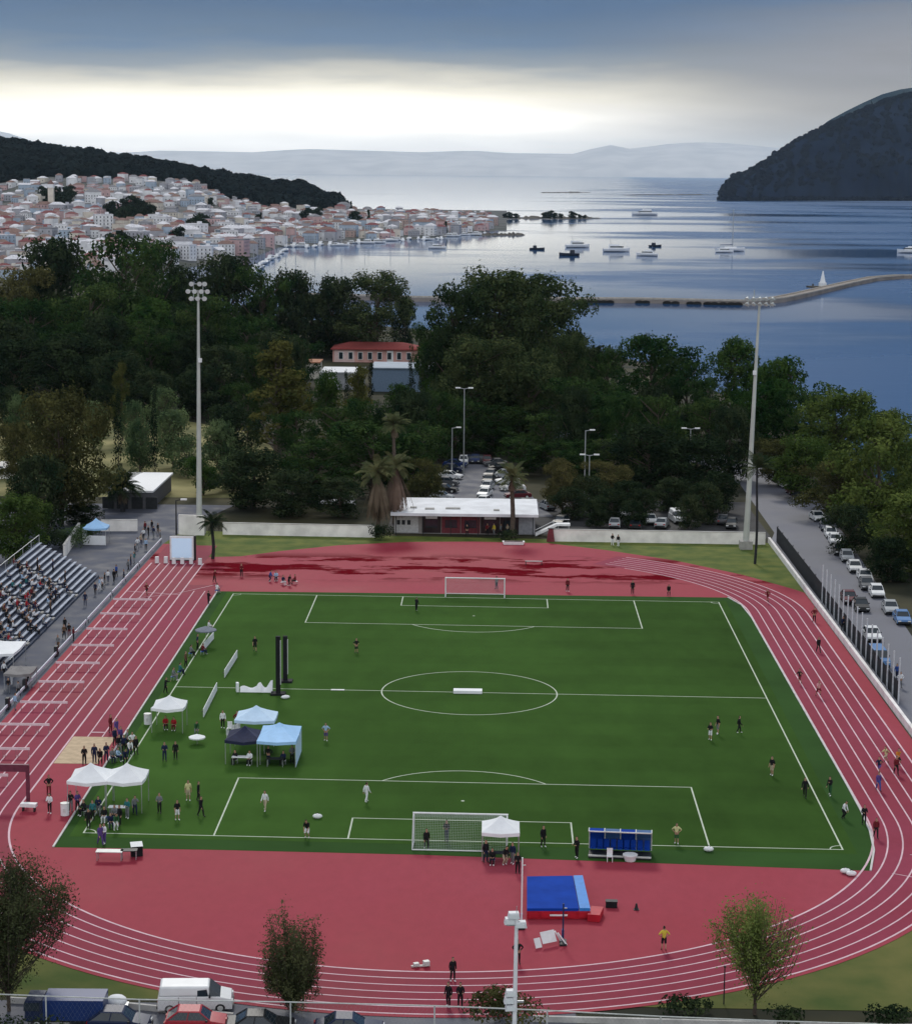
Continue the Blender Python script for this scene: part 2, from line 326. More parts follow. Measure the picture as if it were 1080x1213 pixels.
def track_material(name, stain, c0=(.285,.022,.040,1), c1=(.325,.054,.078,1)):
    m = bpy.data.materials.new(name); m.use_nodes = True; nt = m.node_tree; N = nt.nodes; L = nt.links; b = N['Principled BSDF']
    g = N.new('ShaderNodeNewGeometry')
    def noise(sc, det, rough=.55):
        mp = N.new('ShaderNodeMapping'); mp.inputs['Scale'].default_value = sc; L.new(g.outputs['Position'], mp.inputs['Vector'])
        n = N.new('ShaderNodeTexNoise'); n.inputs['Scale'].default_value = 1; n.inputs['Detail'].default_value = det; n.inputs['Roughness'].default_value = rough
        L.new(mp.outputs[0], n.inputs['Vector']); return n.outputs['Fac']
    big = noise((.045,.045,1), 7); fine = noise((1.2,.6,1), 5, .7)
    cr = N.new('ShaderNodeValToRGB'); e = cr.color_ramp.elements; e[0].position = .36; e[1].position = .66
    e[0].color = c0; e[1].color = c1; L.new(big, cr.inputs['Fac'])
    mm = N.new('ShaderNodeMix'); mm.data_type = 'RGBA'; mm.blend_type = 'OVERLAY'; mm.inputs[0].default_value = .16; L.new(cr.outputs['Color'], mm.inputs[6]); L.new(fine, mm.inputs[7])
    col = mm.outputs[2]
    rr = N.new('ShaderNodeMapRange'); rr.inputs['From Min'].default_value = .35; rr.inputs['From Max'].default_value = .65; rr.inputs['To Min'].default_value = .6; rr.inputs['To Max'].default_value = .8; L.new(big, rr.inputs['Value'])
    rough = rr.outputs[0]
    if stain:      # rainwater stains lying on the far bend
        st = noise((.075,.21,1), 7, .68)
        sp = N.new('ShaderNodeSeparateXYZ'); L.new(g.outputs['Position'], sp.inputs[0])
        my = N.new('ShaderNodeMapRange'); my.interpolation_type = 'SMOOTHSTEP'; my.inputs['From Min'].default_value = 106; my.inputs['From Max'].default_value = 112; L.new(sp.outputs['Y'], my.inputs['Value'])
        my2 = N.new('ShaderNodeMapRange'); my2.interpolation_type = 'SMOOTHSTEP'; my2.inputs['From Min'].default_value = 130; my2.inputs['From Max'].default_value = 124; L.new(sp.outputs['Y'], my2.inputs['Value'])
        ms = N.new('ShaderNodeMapRange'); ms.interpolation_type = 'SMOOTHSTEP'; ms.inputs['From Min'].default_value = .485; ms.inputs['From Max'].default_value = .54; L.new(st, ms.inputs['Value'])
        a = N.new('ShaderNodeMath'); a.operation = 'MULTIPLY'; L.new(my.outputs[0], a.inputs[0]); L.new(my2.outputs[0], a.inputs[1])
        c = N.new('ShaderNodeMath'); c.operation = 'MULTIPLY'; L.new(a.outputs[0], c.inputs[0]); L.new(ms.outputs[0], c.inputs[1])
        mk = N.new('ShaderNodeMix'); mk.data_type = 'RGBA'; L.new(c.outputs[0], mk.inputs[0]); L.new(col, mk.inputs[6]); mk.inputs[7].default_value = (.135,.006,.012,1); col = mk.outputs[2]
        rm = N.new('ShaderNodeMapRange'); rm.inputs['To Min'].default_value = 0; rm.inputs['To Max'].default_value = 1; L.new(c.outputs[0], rm.inputs['Value'])
        mx = N.new('ShaderNodeMix'); L.new(c.outputs[0], mx.inputs[0]); L.new(rough, mx.inputs[2]); mx.inputs[3].default_value = .6; rough = mx.outputs[0]
    if stain:
        sv = N.new('ShaderNodeMapRange'); sv.inputs['To Min'].default_value = .08; sv.inputs['To Max'].default_value = 0.0; L.new(c.outputs[0], sv.inputs['Value']); L.new(sv.outputs[0], b.inputs['Specular IOR Level'])
    L.new(col, b.inputs['Base Color']); L.new(rough, b.inputs['Roughness']); b.inputs['Specular IOR Level'].default_value = .07
    bp = N.new('ShaderNodeBump'); bp.inputs['Strength'].default_value = .15; bp.inputs['Distance'].default_value = .02; L.new(fine, bp.inputs['Height']); L.new(bp.outputs['Normal'], b.inputs['Normal'])
    return m
TRACK = track_material('wet_track_surface', True)

sheet('lawn', [(-60,98),(43,98),(43,141),(10,142),(-36,144.5),(-60,149)], -.02, LAWN)
sheet('lawn', [(8,-33.6),(70,-33.6),(70,20),(30,20)], -.024, LAWN2)
sheet('lawn', [(-70,-33.6),(-12,-33.6),(-24,20),(-46.5,20),(-70,20)], -.028, LAWN2)
sheet('plaza', [(-100,22),(-45.9,22),(-45.9,134),(-44,152),(-40,170),(-100,170)], -.016, PLAZA)
sheet('car_park', [(-75,-75),(8,-75),(8,-34.2),(-75,-34.2)], -.032, ASPH)
sheet('car_park', P2([(486,612),(545,547),(588,547),(655,612)]), -.012, ASPH)
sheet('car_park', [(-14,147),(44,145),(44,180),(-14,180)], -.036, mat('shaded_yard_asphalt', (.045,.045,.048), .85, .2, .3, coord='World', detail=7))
sheet('meadow', [(-104,176),(-38,178),(-36,215),(-46,262),(-78,300),(-120,300)], -.03, mat('dry_grass', (.07,.08,.025), .95, .3, .07, coord='World', col2=(.30,.27,.12), detail=8))
road = sheet('road', [(43.6,-120),(48,-120),(49.6,30),(52.5,90),(55.3,144),(56.5,176),(55,205),(50,232),(38,262),(10,285),(0,275),(28,250),(41,225),(45.5,200),(45,150),(43.6,143)], -.008, ROADM)
# oval: six lanes, inner radius 36.05 m
OX, OY0, OY1, OR, LW = -1.85, 7.8, 91.0, 36.05, 1.2
def arc(cx, cy, r, a0, a1, n):
    return [(cx+r*math.cos(math.radians(a0+(a1-a0)*i/n)), cy+r*math.sin(math.radians(a0+(a1-a0)*i/n))) for i in range(n+1)]
farred = P2([(940,698),(880,681),(800,664),(720,652),(650,643.5),(560,641.5),(480,642),(400,646),(330,653),(285,659)])
track_poly = [(42.98,-12),(42.96,91),(42.9,104)] + farred + [(-40,123.5),(-41,134),(-45.9,134),(-45.9,7.8)] + arc(OX, OY0, 43.75, 180, 334, 52)[1:]
sheet('running_track', track_poly, 0.0, TRACK)
grass_poly = P2([(63,1004),(160,850.5),(257.5,700.5),(400,702),(862,708),(878,717),(890,732),(941,822),(1001,927),(1020,962),(1030,985),(1035,1008),(1031,1032),(780,1023),(500,1013),(250,1007)])
sheet('football_pitch', grass_poly, .008, GRASS2)
# pitch frame from the four corners
c00, c10, c01, c11 = [Vector(G(u, v)[:2]) for u, v in ((99,987),(998,1007),(276.5,703.5),(851,713.5))]
PW, PL = 61.77, 98.4
def PT(x, y):     # x from the left touchline, y from the near goal line (metres)
    s, t = x/PW, y/PL
    return tuple((c00*(1-s)+c10*s)*(1-t) + (c01*(1-s)+c11*s)*t)
mow = MB()
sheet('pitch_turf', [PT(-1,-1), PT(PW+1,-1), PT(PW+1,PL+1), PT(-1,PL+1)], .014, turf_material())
def strip(mb, pts, w, z, closed=False):
    pts = [Vector(p[:2]) for p in pts]; n = len(pts); vs = []
    for i, p in enumerate(pts):
        a = pts[i-1] if (i > 0 or closed) else p; b = pts[(i+1) % n] if (i < n-1 or closed) else p
        d = (b-a).normalized(); q = Vector((-d.y, d.x))*w/2
        vs += [(p.x+q.x, p.y+q.y, z), (p.x-q.x, p.y-q.y, z)]
    m = n if closed else n-1
    mb.add(vs, [(2*i+1, 2*((i+1) % n)+1, 2*((i+1) % n), 2*i) for i in range(m)])
lines = MB(); lz = .02; lw = .13
H2 = PW/2
def pl(*q, w=lw): strip(lines, [PT(*p) for p in q], w, lz)
pl((0,-lw/2),(0,PL+lw/2)); pl((PW,-lw/2),(PW,PL+lw/2))
lz = .022; pl((lw/2,0),(PW-lw/2,0)); pl((lw/2,PL),(PW-lw/2,PL)); pl((lw/2,PL/2),(PW-lw/2,PL/2))
for s, y0 in ((1,0),(-1,PL)):
    lz = .024
    for hw, d in ((20.16,16.5),(9.16,5.5)):
        pl((H2-hw,y0+s*lw/2),(H2-hw,y0+s*d)); pl((H2+hw,y0+s*lw/2),(H2+hw,y0+s*d))
        lz = .026; pl((H2-hw-lw/2,y0+s*d),(H2+hw+lw/2,y0+s*d)); lz = .024
    pts = [(H2+9.15*math.cos(a), y0+s*(11+9.15*math.sin(a))) for a in [math.radians(37+106*i/28) for i in range(29)]]
    pl(*pts)
    sp_ = [(H2+.16*math.cos(a), y0+s*11+.16*math.sin(a)) for a in [2*PI*i/10 for i in range(10)]]
    lines.add([PT(*p)+(.024,) for p in sp_], [tuple(range(10))])
    for sx, x0 in ((1,0),(-1,PW)): pl(*[(x0+sx*1.0*math.cos(a), y0+s*1.0*math.sin(a)) for a in [PI/2*i/8 for i in range(9)]], w=.1)
lz = .028; strip(lines, [PT(H2+9.15*math.cos(2*PI*i/72), PL/2+9.15*math.sin(2*PI*i/72)) for i in range(72)], lw, lz, True)
tag(lines.build('pitch_line', LINE), kind='structure')
LANES = track_material('lane_surface', False, (.215,.017,.036,1), (.265,.044,.078,1))
ln_ = MB(); pts = arc(OX, OY1, OR+3.6, 60, 0, 30) + arc(OX, OY0, OR+3.6, 360, 180, 90) + [(OX-OR-3.6, y) for y in (40, 80, 133)]
strip(ln_, pts, 7.3, .006); strip(ln_, [(-35.5,29.6),(-35.5,104)], 4.6, .005)
tag(ln_.build('track_lanes', LANES), kind='structure')
tl = MB()
for k in range(7):
    r = OR+LW*k
    z = .012
    far_end = 52 if k == 0 else 58
    pts = arc(OX, OY1, r, far_end, 0, 24) + arc(OX, OY0, r, 360, 180, 90)
    if k < 6 or True: pts += [(OX-r, y) for y in (40, 80, 119)]
    strip(tl, pts, .13 if k not in (0,6) else .17, z)
for x in (-36.4,-35.0): strip(tl, [(x,29.6),(x,100)], .12, .012)
strip(tl, [(-36.34,31.2),(-35.06,31.2)], .3, .014)
strip(tl, [(-38.0,97.5),(-45.0,99.3)], .12, .016)
strip(tl, [(-34.0,104.5),(-38.5,98.0),(-43,95)], .10, .018)
strip(tl, [(33.7,-6.5),(40.6,-10.4)], .1, .016); strip(tl, [(36.0,-1.9),(40,-3.3)], .09, .016)
tag(tl.build('lane_marking', LINEP), kind='structure')
# kerb round the infield
kb = MB()
def kerb(pts, w, h, mb):
    for a, b in zip(pts[:-1], pts[1:]):
        a, b = Vector(a[:2]), Vector(b[:2]); d = b-a; c = (a+b)/2
        mb.box((c.x, c.y, h/2+.005), (d.length+.02, w, h), 0, math.atan2(d.y, d.x))
kerb(grass_poly[4:13], .16, .09, kb); kerb(grass_poly[0:3], .16, .09, kb)
tag(kb.build('track_kerb', mat('kerb_concrete', (.55,.53,.52), .7, .12, .7)), kind='structure')
sp = MB().prism([(-37.75,20.4),(-33.7,20.4),(-33.7,29.5),(-37.75,29.5)], 0.002, .03, 0).build('sand_pit', SAND); tag(sp, kind='structure')

# ------------------------------------------------------------------ perimeter walls and fences
WALLM = mat('whitewashed_wall', (.86,.83,.79), .9, .14, .5, coord='World', detail=7)
def wall_run(name, pts, h, t, m, label, cat='wall', cap=None):
    mb = MB(); 
    for a, b in zip(pts[:-1], pts[1:]):
        a, b = Vector(a), Vector(b); d = b-a; c = (a+b)/2
        mb.box((c.x, c.y, h/2-.05), (d.length, t, h+.1), 0, math.atan2(d.y, d.x))
    o = mb.build(name, m); tag(o, label, cat)
    if cap:
        cb = MB()
        for a, b in zip(pts[:-1], pts[1:]):
            a, b = Vector(a), Vector(b); d = b-a; c = (a+b)/2
            cb.box((c.x, c.y, h+.04), (d.length, t+.12, .08), 0, math.atan2(d.y, d.x))
        cb.build('coping', cap, o)
    return o
COPE = mat('wall_coping', (.5,.49,.47), .9, .15, .8)
wall_run('boundary_wall', [tuple(G(264,633)[:2]), tuple(G(444,636.5)[:2])], 1.75, .25, WALLM, 'long whitewashed wall behind the far lawn, between the mast and the skirted palms', cap=COPE)
wall_run('boundary_wall', [tuple(G(655,641)[:2]), tuple(G(906,645)[:2])], 1.75, .25, WALLM, 'whitewashed wall from the clubhouse ramp to the corner of the road', cap=COPE)
wall_run('boundary_wall', [tuple(G(120,629)[:2]), tuple(G(163,629)[:2])], 1.7, .25, WALLM, 'short pale wall behind the blue gazebo on the plaza', cap=COPE)
wall_run('boundary_wall', [tuple(G(212,633)[:2]), tuple(G(242,634)[:2])], 3.0, .3, WALLM, 'square pale wall panel with a dark plaque beside the tall mast foot')
pq = MB().box(tuple(G(218,622)+Vector((0,-.35,.9))), (.9,.06,.8)).build('plaque', DARK, bpy.data.objects['boundary_wall.003'])
wall_run('boundary_wall', [tuple(G(76,661)[:2]), tuple(G(94,634)[:2])], 1.8, .25, WALLM, 'pale slanting wall between the grandstand top and the blue gazebo', cap=COPE)
# right-hand side: low white wall, dark windbreak fence, bare white fence posts
wl = wall_run('track_wall', [(43.1,141.5),(43.3,60),(43.4,-10)], .75, .35, mat('track_wall_paint', (.80,.77,.76), .85, .12, .6), 'low white wall running beside the outer lane of the back straight')
SCREEN = mat('windbreak_mesh', (.018,.022,.027), .85, .25, 1.2)
fr = empty('windbreak_fence', (44.2, 100, 0)); tag(fr, 'tall dark windbreak fence between the white track wall and the road', 'fence')
MB().box((0, 20, 1.25), (.05, 43, 2.3)).build('windbreak_screen', SCREEN, fr)
for k in range(9): MB().tube((.08,-1.4+k*5.3,0),(.08,-1.4+k*5.3,2.55), .05).build('fence_post', DARK, fr)
f2 = empty('roadside_fence', (44.2, 78, 0)); tag(f2, 'roadside fence of dark panels with tall white posts beside the low white wall', 'fence')
POSTM = mat('white_post', (.55,.57,.6), .5, .1)
for k in range(17):
    y = 19.6-k*3.2
    MB().tube((0, y, 0),(0, y, 4.9), .085).build('fence_post', POSTM, f2)
    if k < 16: MB().box((.08, y-1.6, 1.15), (.04, 2.95, 2.1)).build('panel', SCREEN, f2)
# left side: white kerb rail between the walkway and the track, with short posts
rl = empty('trackside_rail', (-46.3, 75, 0)); tag(rl, 'low pale rail between the grandstand walkway and the hurdle lanes', 'rail')
RAILM = mat('pale_rail_paint', (.60,.62,.70), .6, .1)
ys = [-62,-36,-33,-28.5,-27.5,-22.5,-21.5,-8,-7,18,19,40.5,41.5,62]
for a, b in ((-62,-44),(-43,-36.2),(-35,-28.6),(-27.4,-13),(-12,4),(5,20),(21,40),(41,60)):
    MB().box((0,(a+b)/2,.55),(.12,b-a,.25)).build('rail_board', RAILM, rl)
    for y in (a+.3, b-.3): MB().tube((0,y,0),(0,y,.6), .05).build('rail_post', DARK, rl)
for y, r_ in ((-35.6,.0),(-28.0,.0),(-43.5,0),(-12.5,0)):
    MB().box((-.1,y,.6),(.35,.7,1.2)).build('gate_pier', DARK, rl)

# ------------------------------------------------------------------ floodlight masts
LAMPB = mat('lamp_housing', (.42,.45,.45), .4, .1, 1, .4); LENS = mat('lamp_lens', (.75,.80,.80), .15, .05, 1, 0, 0, .6)
def lamp(parent, p, yaw, size=.62, tilt=.5):
    mb = MB(); d = Vector((math.sin(yaw)*math.cos(tilt), -math.cos(yaw)*math.cos(tilt), -math.sin(tilt)))
    p = Vector(p); mb.tube(p-d*.35, p, size*.45, size*.95, 12)
    h = mb.build('floodlamp', LAMPB, parent, smooth=False)
    MB().tube(p+d*.005, p+d*.05, size*.88, size*.88, 12).build('lens', LENS, h)
def mast(u, v, ztop, label, lean, front):
    b = G(u, v); r = empty('floodlight_mast', b); tag(r, label, 'floodlight')
    MB().box((0,0,.6),(1.8,1.8,1.2)).build('concrete_base', CONC, r)
    top = Vector((lean, 0, ztop))
    p = MB(); n = 6
    for i in range(n): p.tube(top*(i/n)+Vector((0,0,1.2 if i == 0 else 0)), top*((i+1)/n), .46-.05*i, .46-.05*(i+1), 14)
    p.build('pole', mat('mast_paint', (.50,.52,.48), .5, .08, .4), r, smooth=False)
    fb = MB()
    if front:
        for dz in (-1.0, .1, 1.1): fb.box((lean,0,ztop+dz),(2.6,.12,.12))
        fb.box((lean-.7,0,ztop),(.1,.12,2.8)); fb.box((lean+.7,0,ztop),(.1,.12,2.8))
        fb.build('lamp_frame', LAMPB, r)
        for dz, xs in ((-1.05,(-1.0,-.05,.95)),(.0,(-1.45,-.5,.5,1.4)),(1.1,(-.95,.25,1.0))):
            for x in xs: lamp(r, (lean+x,-.35,ztop+dz), .15, .40, .35)
    else:
        for dz in (-.3,.45): fb.box((lean,0,ztop+dz),(4.6,.16,.16))
        fb.box((lean-1.6,0,ztop+.1),(.12,.14,1.5)); fb.box((lean+1.6,0,ztop+.1),(.12,.14,1.5)); fb.box((lean-.8,0,ztop+.9),(.12,.12,1.8))
        fb.build('lamp_frame', LAMPB, r)
        for dz in (-.25,.5):
            for x in (-1.8,-.9,0,.9,1.8): lamp(r, (lean+x,-.3,ztop+dz), -.6, .36, .8)
    MB().box((.45,-.3,ztop*.72),(.5,.4,.6)).build('junction_box', WHITE, r)
    return r
mast(236, 632, 36.2, 'tall grey floodlight mast with a round cluster of lamps, left of the long wall', .25, True)
mast(883, 650, 35.8, 'tall grey floodlight mast with flat lamp bars at the road corner', .85, False)
# lamp mast standing in the near car park, only its upper part in the frame
nm = empty('lamp_mast', (3.9,-45,0)); tag(nm, 'near white lamp mast with stacked box floodlights in front of the track bend', 'lamp mast')
MB().tube((0,0,0),(.05,0,10.3), .16, .11, 12).build('pole', WHITE, nm)
MB().box((0,0,4.95),(1.1,.12,.12)).build('crossbar', METAL, nm); MB().box((0,0,9.75),(1.1,.12,.12)).build('crossbar', METAL, nm)
BOXL = mat('box_lamp_shell', (.70,.72,.74), .45, .06)
for z, xs in ((10.3,(-.12,)),(9.95,(-.32,)),(9.75,(.3,)),(5.45,(-.2,)),(5.0,(-.28,)),(4.55,(-.2,))):
    for x in xs:
        mb = MB().box((x,.12,z),(.72,.5,.36), 0, .1, .82); h = mb.build('box_lamp', BOXL, nm)
        MB().box((x,-.16,z-.02),(.5,.04,.24)).build('lens', LENS, h)
MB().tube((.05,0,10.3),(.05,0,10.9), .02).build('spike', METAL, nm)

# ------------------------------------------------------------------ clubhouse behind the far bend
cb = empty('clubhouse', (0,0,0)); tag(cb, 'long low clubhouse with a white flat roof and dark shopfronts behind the far lawn', 'clubhouse')
xa, ya = G(466,633)[:2]; xb, _ = G(634,636)[:2]; ya -= .2
yb = G(550,591,3.4).y
cdir = 0.0
cw = xb-xa; cxm = (xa+xb)/2
MB().box((cxm,(ya+1.2+yb)/2,1.5),(cw,yb-ya-1.2,3.0)).build('wall', mat('clubhouse_wall', (.30,.28,.27), .85, .15, .8), cb)
rf = MB().box((cxm,(ya+yb)/2-.3,3.25),(cw+.8,yb-ya+1.4,.42)).build('roof', mat('white_roof_sheet', (.68,.70,.74), .6, .12, .35, coord='World', detail=7), cb)
for x, y, s in ((-7.5,3,1.4),(-4,3.5,2.2),(2.6,2.4,.9),(-10,4,1.0)): MB().box((x,ya+y,3.54),(s,.9,.18)).build('roof_vent', CONC, rf)
MB().box((xa+1.9,ya+1.16,1.4),(3.6,.08,2.5)).build('panel', mat('pale_panel', (.5,.5,.5), .8), cb)
for k, x in enumerate((-1.6,-.6,.5)): MB().box((xa+1.9+x*.75,ya+1.1,1.7),(.5,.04,.7)).build('notice', DARK, cb)
SHOP = mat('dark_shopfront', (.03,.018,.02), .35, .3, .7)
MAROON = mat('maroon_panel', (.16,.03,.04), .6, .2)
xs = xa+4.2
for k in range(5):
    wdt = (cw-6.6)/5; x = xs+wdt*(k+.5)
    sf = MB().box((x,ya+1.14,1.45),(wdt-.12,.08,2.6), 0).build('shopfront', SHOP if k != 1 and k != 2 else MAROON, cb)
    MB().box((x,ya+1.08,1.55),(wdt*.62,.05,1.2)).build('window', GLASS, sf)
    if k in (0, 3): MB().box((x,ya+1.02,2.5),(wdt*.6,.06,.35)).build('sign', WHITE, cb)
MB().box((xb-1.3,ya+1.12,1.5),(2.4,.08,2.8)).build('panel', mat('grey_panel', (.28,.29,.32), .7), cb)
for k in range(6): MB().tube((xa+.4+k*(cw-.8)/5,ya-.55,0),(xa+.4+k*(cw-.8)/5,ya-.55,3.05), .06).build('column', DARK, cb)
# slanting white ramp at the clubhouse's right end and the little red kiosk
rp = empty('stair_ramp', (xb+1.6, ya+.6, 0)); tag(rp, 'white railed stair ramp rising at the end of the clubhouse', 'stairs')
MB().add([(-1.6,-.5,0),(1.6,-.5,1.5),(1.6,.9,1.5),(-1.6,.9,0),(-1.6,-.5,.35),(1.6,-.5,1.9),(1.6,.9,1.9),(-1.6,.9,.35)], [(3,2,1,0),(4,5,6,7),(0,1,5,4),(1,2,6,5),(2,3,7,6),(3,0,4,7)]).build('flight', WHITE, rp)
MB().box((2.6,.2,1.75),(2.0,1.4,.3)).build('landing', WHITE, rp)
MB().path([(-1.6,-.5,.95),(1.6,-.5,2.6),(3.5,-.5,2.6)], .05).build('handrail', WHITE, rp)
for x in (1.8,3.4): MB().tube((x,-.3,0),(x,-.3,1.65), .07).build('support', METAL, rp)
kx = G(652,641); ki = empty('red_kiosk', (kx.x, kx.y-.3, 0)); tag(ki, 'small dark red tapering kiosk box beside the stair ramp', 'kiosk')
MB().box((0,0,.95),(1.2,.6,1.9), 0, 0, .55).build('body', MAROON, ki); MB().box((0,0,1.95),(.9,.5,.1)).build('cap', DARK, ki)
# ------------------------------------------------------------------ buildings in the park
def windows(parent, x0, x1, y, z, n, wdt, h, m=GLASS, frame=WHITE):
    for k in range(n):
        x = x0+(x1-x0)*(k+.5)/n
        f = MB().box((x,y-.03,z),(wdt+.3,.10,h+.3)).build('window', frame, parent)
        MB().box((x,y-.10,z),(wdt,.06,h)).build('pane', m, f)
PINK = mat('pink_render', (.66,.38,.34), .85, .1, .5); REDTILE = mat('red_roof_tiles', (.26,.055,.05), .9, .2, 1.5, stretch=(1,6,1))
yb0 = 430.0
A = AT(394,438,yb0); B = AT(494,438,yb0); zr = AT(440,413,yb0).z; zt = AT(440,403,yb0).z
ph = empty('pink_villa', ((A.x+B.x)/2, yb0, 0)); tag(ph, 'two-storey pink building with a red hipped roof among the park trees', 'building')
W_ = B.x-A.x
MB().box((0,6,zr/2),(W_,12,zr)).build('wall', PINK, ph)
MB().box((-W_*.36,-.15,zr/2),(W_*.24,.3,zr*.98)).build('bay', mat('light_pink_render', (.70,.52,.50), .85), ph)
hw = W_/2+.5
MB().add([(-hw,-.9,zr),(hw,-.9,zr),(hw,12.9,zr),(-hw,12.9,zr),(-hw+5,6,zr+1.5),(hw-5,6,zr+1.5),(-hw,-.9,zr-.3),(hw,-.9,zr-.3),(hw,12.9,zr-.3),(-hw,12.9,zr-.3)],
         [(0,1,5,4),(1,2,5),(2,3,4,5),(3,0,4),(6,7,1,0),(7,8,2,1),(8,9,3,2),(9,6,0,3),(9,8,7,6)]).build('roof', REDTILE, ph)
windows(ph, -W_/2+1, W_/2-1, -.32, zr-2.0, 8, 1.1, 1.9); windows(ph, -W_/2+1, W_/2-1, -.32, zr-5.4, 8, 1.1, 1.9)
MB().box((W_*.18,-.12,zr-2.6),(1.8,.3,4.2)).build('door_bay', WHITE, ph)
def block(name, u0, u1, vb, vt, y, dep, mw, mr, label, cat='building', nwin=3):
    a, b = AT(u0,vb,y), AT(u1,vb,y); h = AT((u0+u1)/2, vt, y).z
    r = empty(name, ((a.x+b.x)/2, y, 0)); tag(r, label, cat); w_ = b.x-a.x
    MB().box((0,dep/2,h/2),(w_,dep,h)).build('wall', mw, r)
    MB().box((0,dep/2,h+.15),(w_+.6,dep+.6,.3)).build('roof', mr, r)
    if nwin: windows(r, -w_/2+.5, w_/2-.5, 0, max(1.6, h-1.9), nwin, 1.1, 1.2)
    return r
GREYBLUE = mat('grey_blue_sheet', (.24,.30,.38), .6, .12, .4); GREYW = mat('grey_render', (.36,.37,.4), .8, .12, .5)
def shed(name, pts, z0, label, mw, mr, eave):
    pass
b1 = block('grey_annex', 440, 510, 480, 437, 350, 16, mat('blue_render', (.16,.23,.33), .7, .1), GREYBLUE, 'blue grey hall with a flat sheet roof in front of the pink villa', nwin=0)
b2 = block('white_annex', 380, 428, 480, 442, 354, 14, GREYW, mat('pale_sheet', (.62,.64,.68), .6, .1, .5), 'small pale shed with a light flat roof left of the blue grey hall', nwin=2)
OCH = mat('ochre_tiles', (.36,.17,.10), .85, .2, 1.2)
b3 = block('tiled_house', 345, 378, 470, 430, 380, 9, CREAM, OCH, 'small cream house with an ochre roof half hidden by a pointed conifer', nwin=2)
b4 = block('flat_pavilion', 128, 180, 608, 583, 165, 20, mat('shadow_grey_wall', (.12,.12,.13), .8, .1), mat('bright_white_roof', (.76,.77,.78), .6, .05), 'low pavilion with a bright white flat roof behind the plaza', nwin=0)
for x in (-3.5,-1.2,1.2,3.5): MB().box((x,-.06,1.0),(1.8,.12,1.9)).build('opening', DARK, b4)
b5 = block('white_cottage', -8, 22, 600, 556, 196, 8, mat('white_render', (.7,.7,.68), .8), mat('pale_roof', (.6,.58,.55), .8), 'white cottage showing through the trees at the grandstand back', nwin=2)
b6 = block('garden_wall_house', 30, 46, 640, 560, 205, 6, mat('white_render2', (.72,.7,.68), .8), mat('pale_roof2', (.6,.5,.45), .8), 'narrow white house front half covered by the brown leafed tree', nwin=1)
# ------------------------------------------------------------------ goals
NETM = mat('net_cord', (.50,.54,.54), .8, .05)
def goal(name, s, y0, label):
    c = Vector(PT(H2, y0)); ang = math.atan2((c10-c00).y, (c10-c00).x)
    r = empty(name, (c.x, c.y, .02), ang); tag(r, label, 'goal')
    for sx in (-1,1): MB().tube((sx*3.78,0,0),(sx*3.78,0,2.5), .075, n=10).build('post', WHITE, r)
    MB().tube((-3.86,0,2.5),(3.86,0,2.5), .075, n=10).build('crossbar', WHITE, r)
    MB().tube((-3.78,s*2.0,.06),(3.78,s*2.0,.06), .05).build('ground_bar', WHITE, r)
    for sx in (-1,1): MB().path([(sx*3.78,0,2.46),(sx*3.78,s*.9,2.42),(sx*3.78,s*2.0,.06),(sx*3.78,0,.05)], .03).build('side_stay', WHITE, r)
    net = MB(); t = .0065
    def seg(a, b): net.tube(a, b, t, n=3, caps=False)
    prof = [(0,2.46),(.9,2.42),(1.27,1.6),(1.63,.85),(2.0,.06)]
    def at(q):
        q *= len(prof)-1; i = min(int(q), len(prof)-2); f = q-i
        return prof[i][0]+(prof[i+1][0]-prof[i][0])*f, prof[i][1]+(prof[i+1][1]-prof[i][1])*f
    for k in range(57):
        x = -3.78+7.56*k/56; pr = [(x, s*a, b) for a, b in prof]
        for a, b in zip(pr[:-1], pr[1:]): seg(a, b)
    for k in range(27):
        a, b = at(k/26); seg((-3.78,s*a,b),(3.78,s*a,b))
    for sx in (-1,1):
        for k in range(1,8):
            a, b = at(.22+.78*k/8); seg((sx*3.78,0,b),(sx*3.78,s*a,b)); seg((sx*3.78,s*(.25*k),0.06),(sx*3.78,s*.25*k,max(.1,2.42*(1-.9*max(0,(k*.25-.9)/1.1)))))
    net.build('net', NETM, r); return r
goal('football_goal', -1, -.6, 'near football goal with a white frame, in front of the pole vault mat')
goal('football_goal', 1, PL+.3, 'far football goal with a white frame, before the clubhouse side bend')

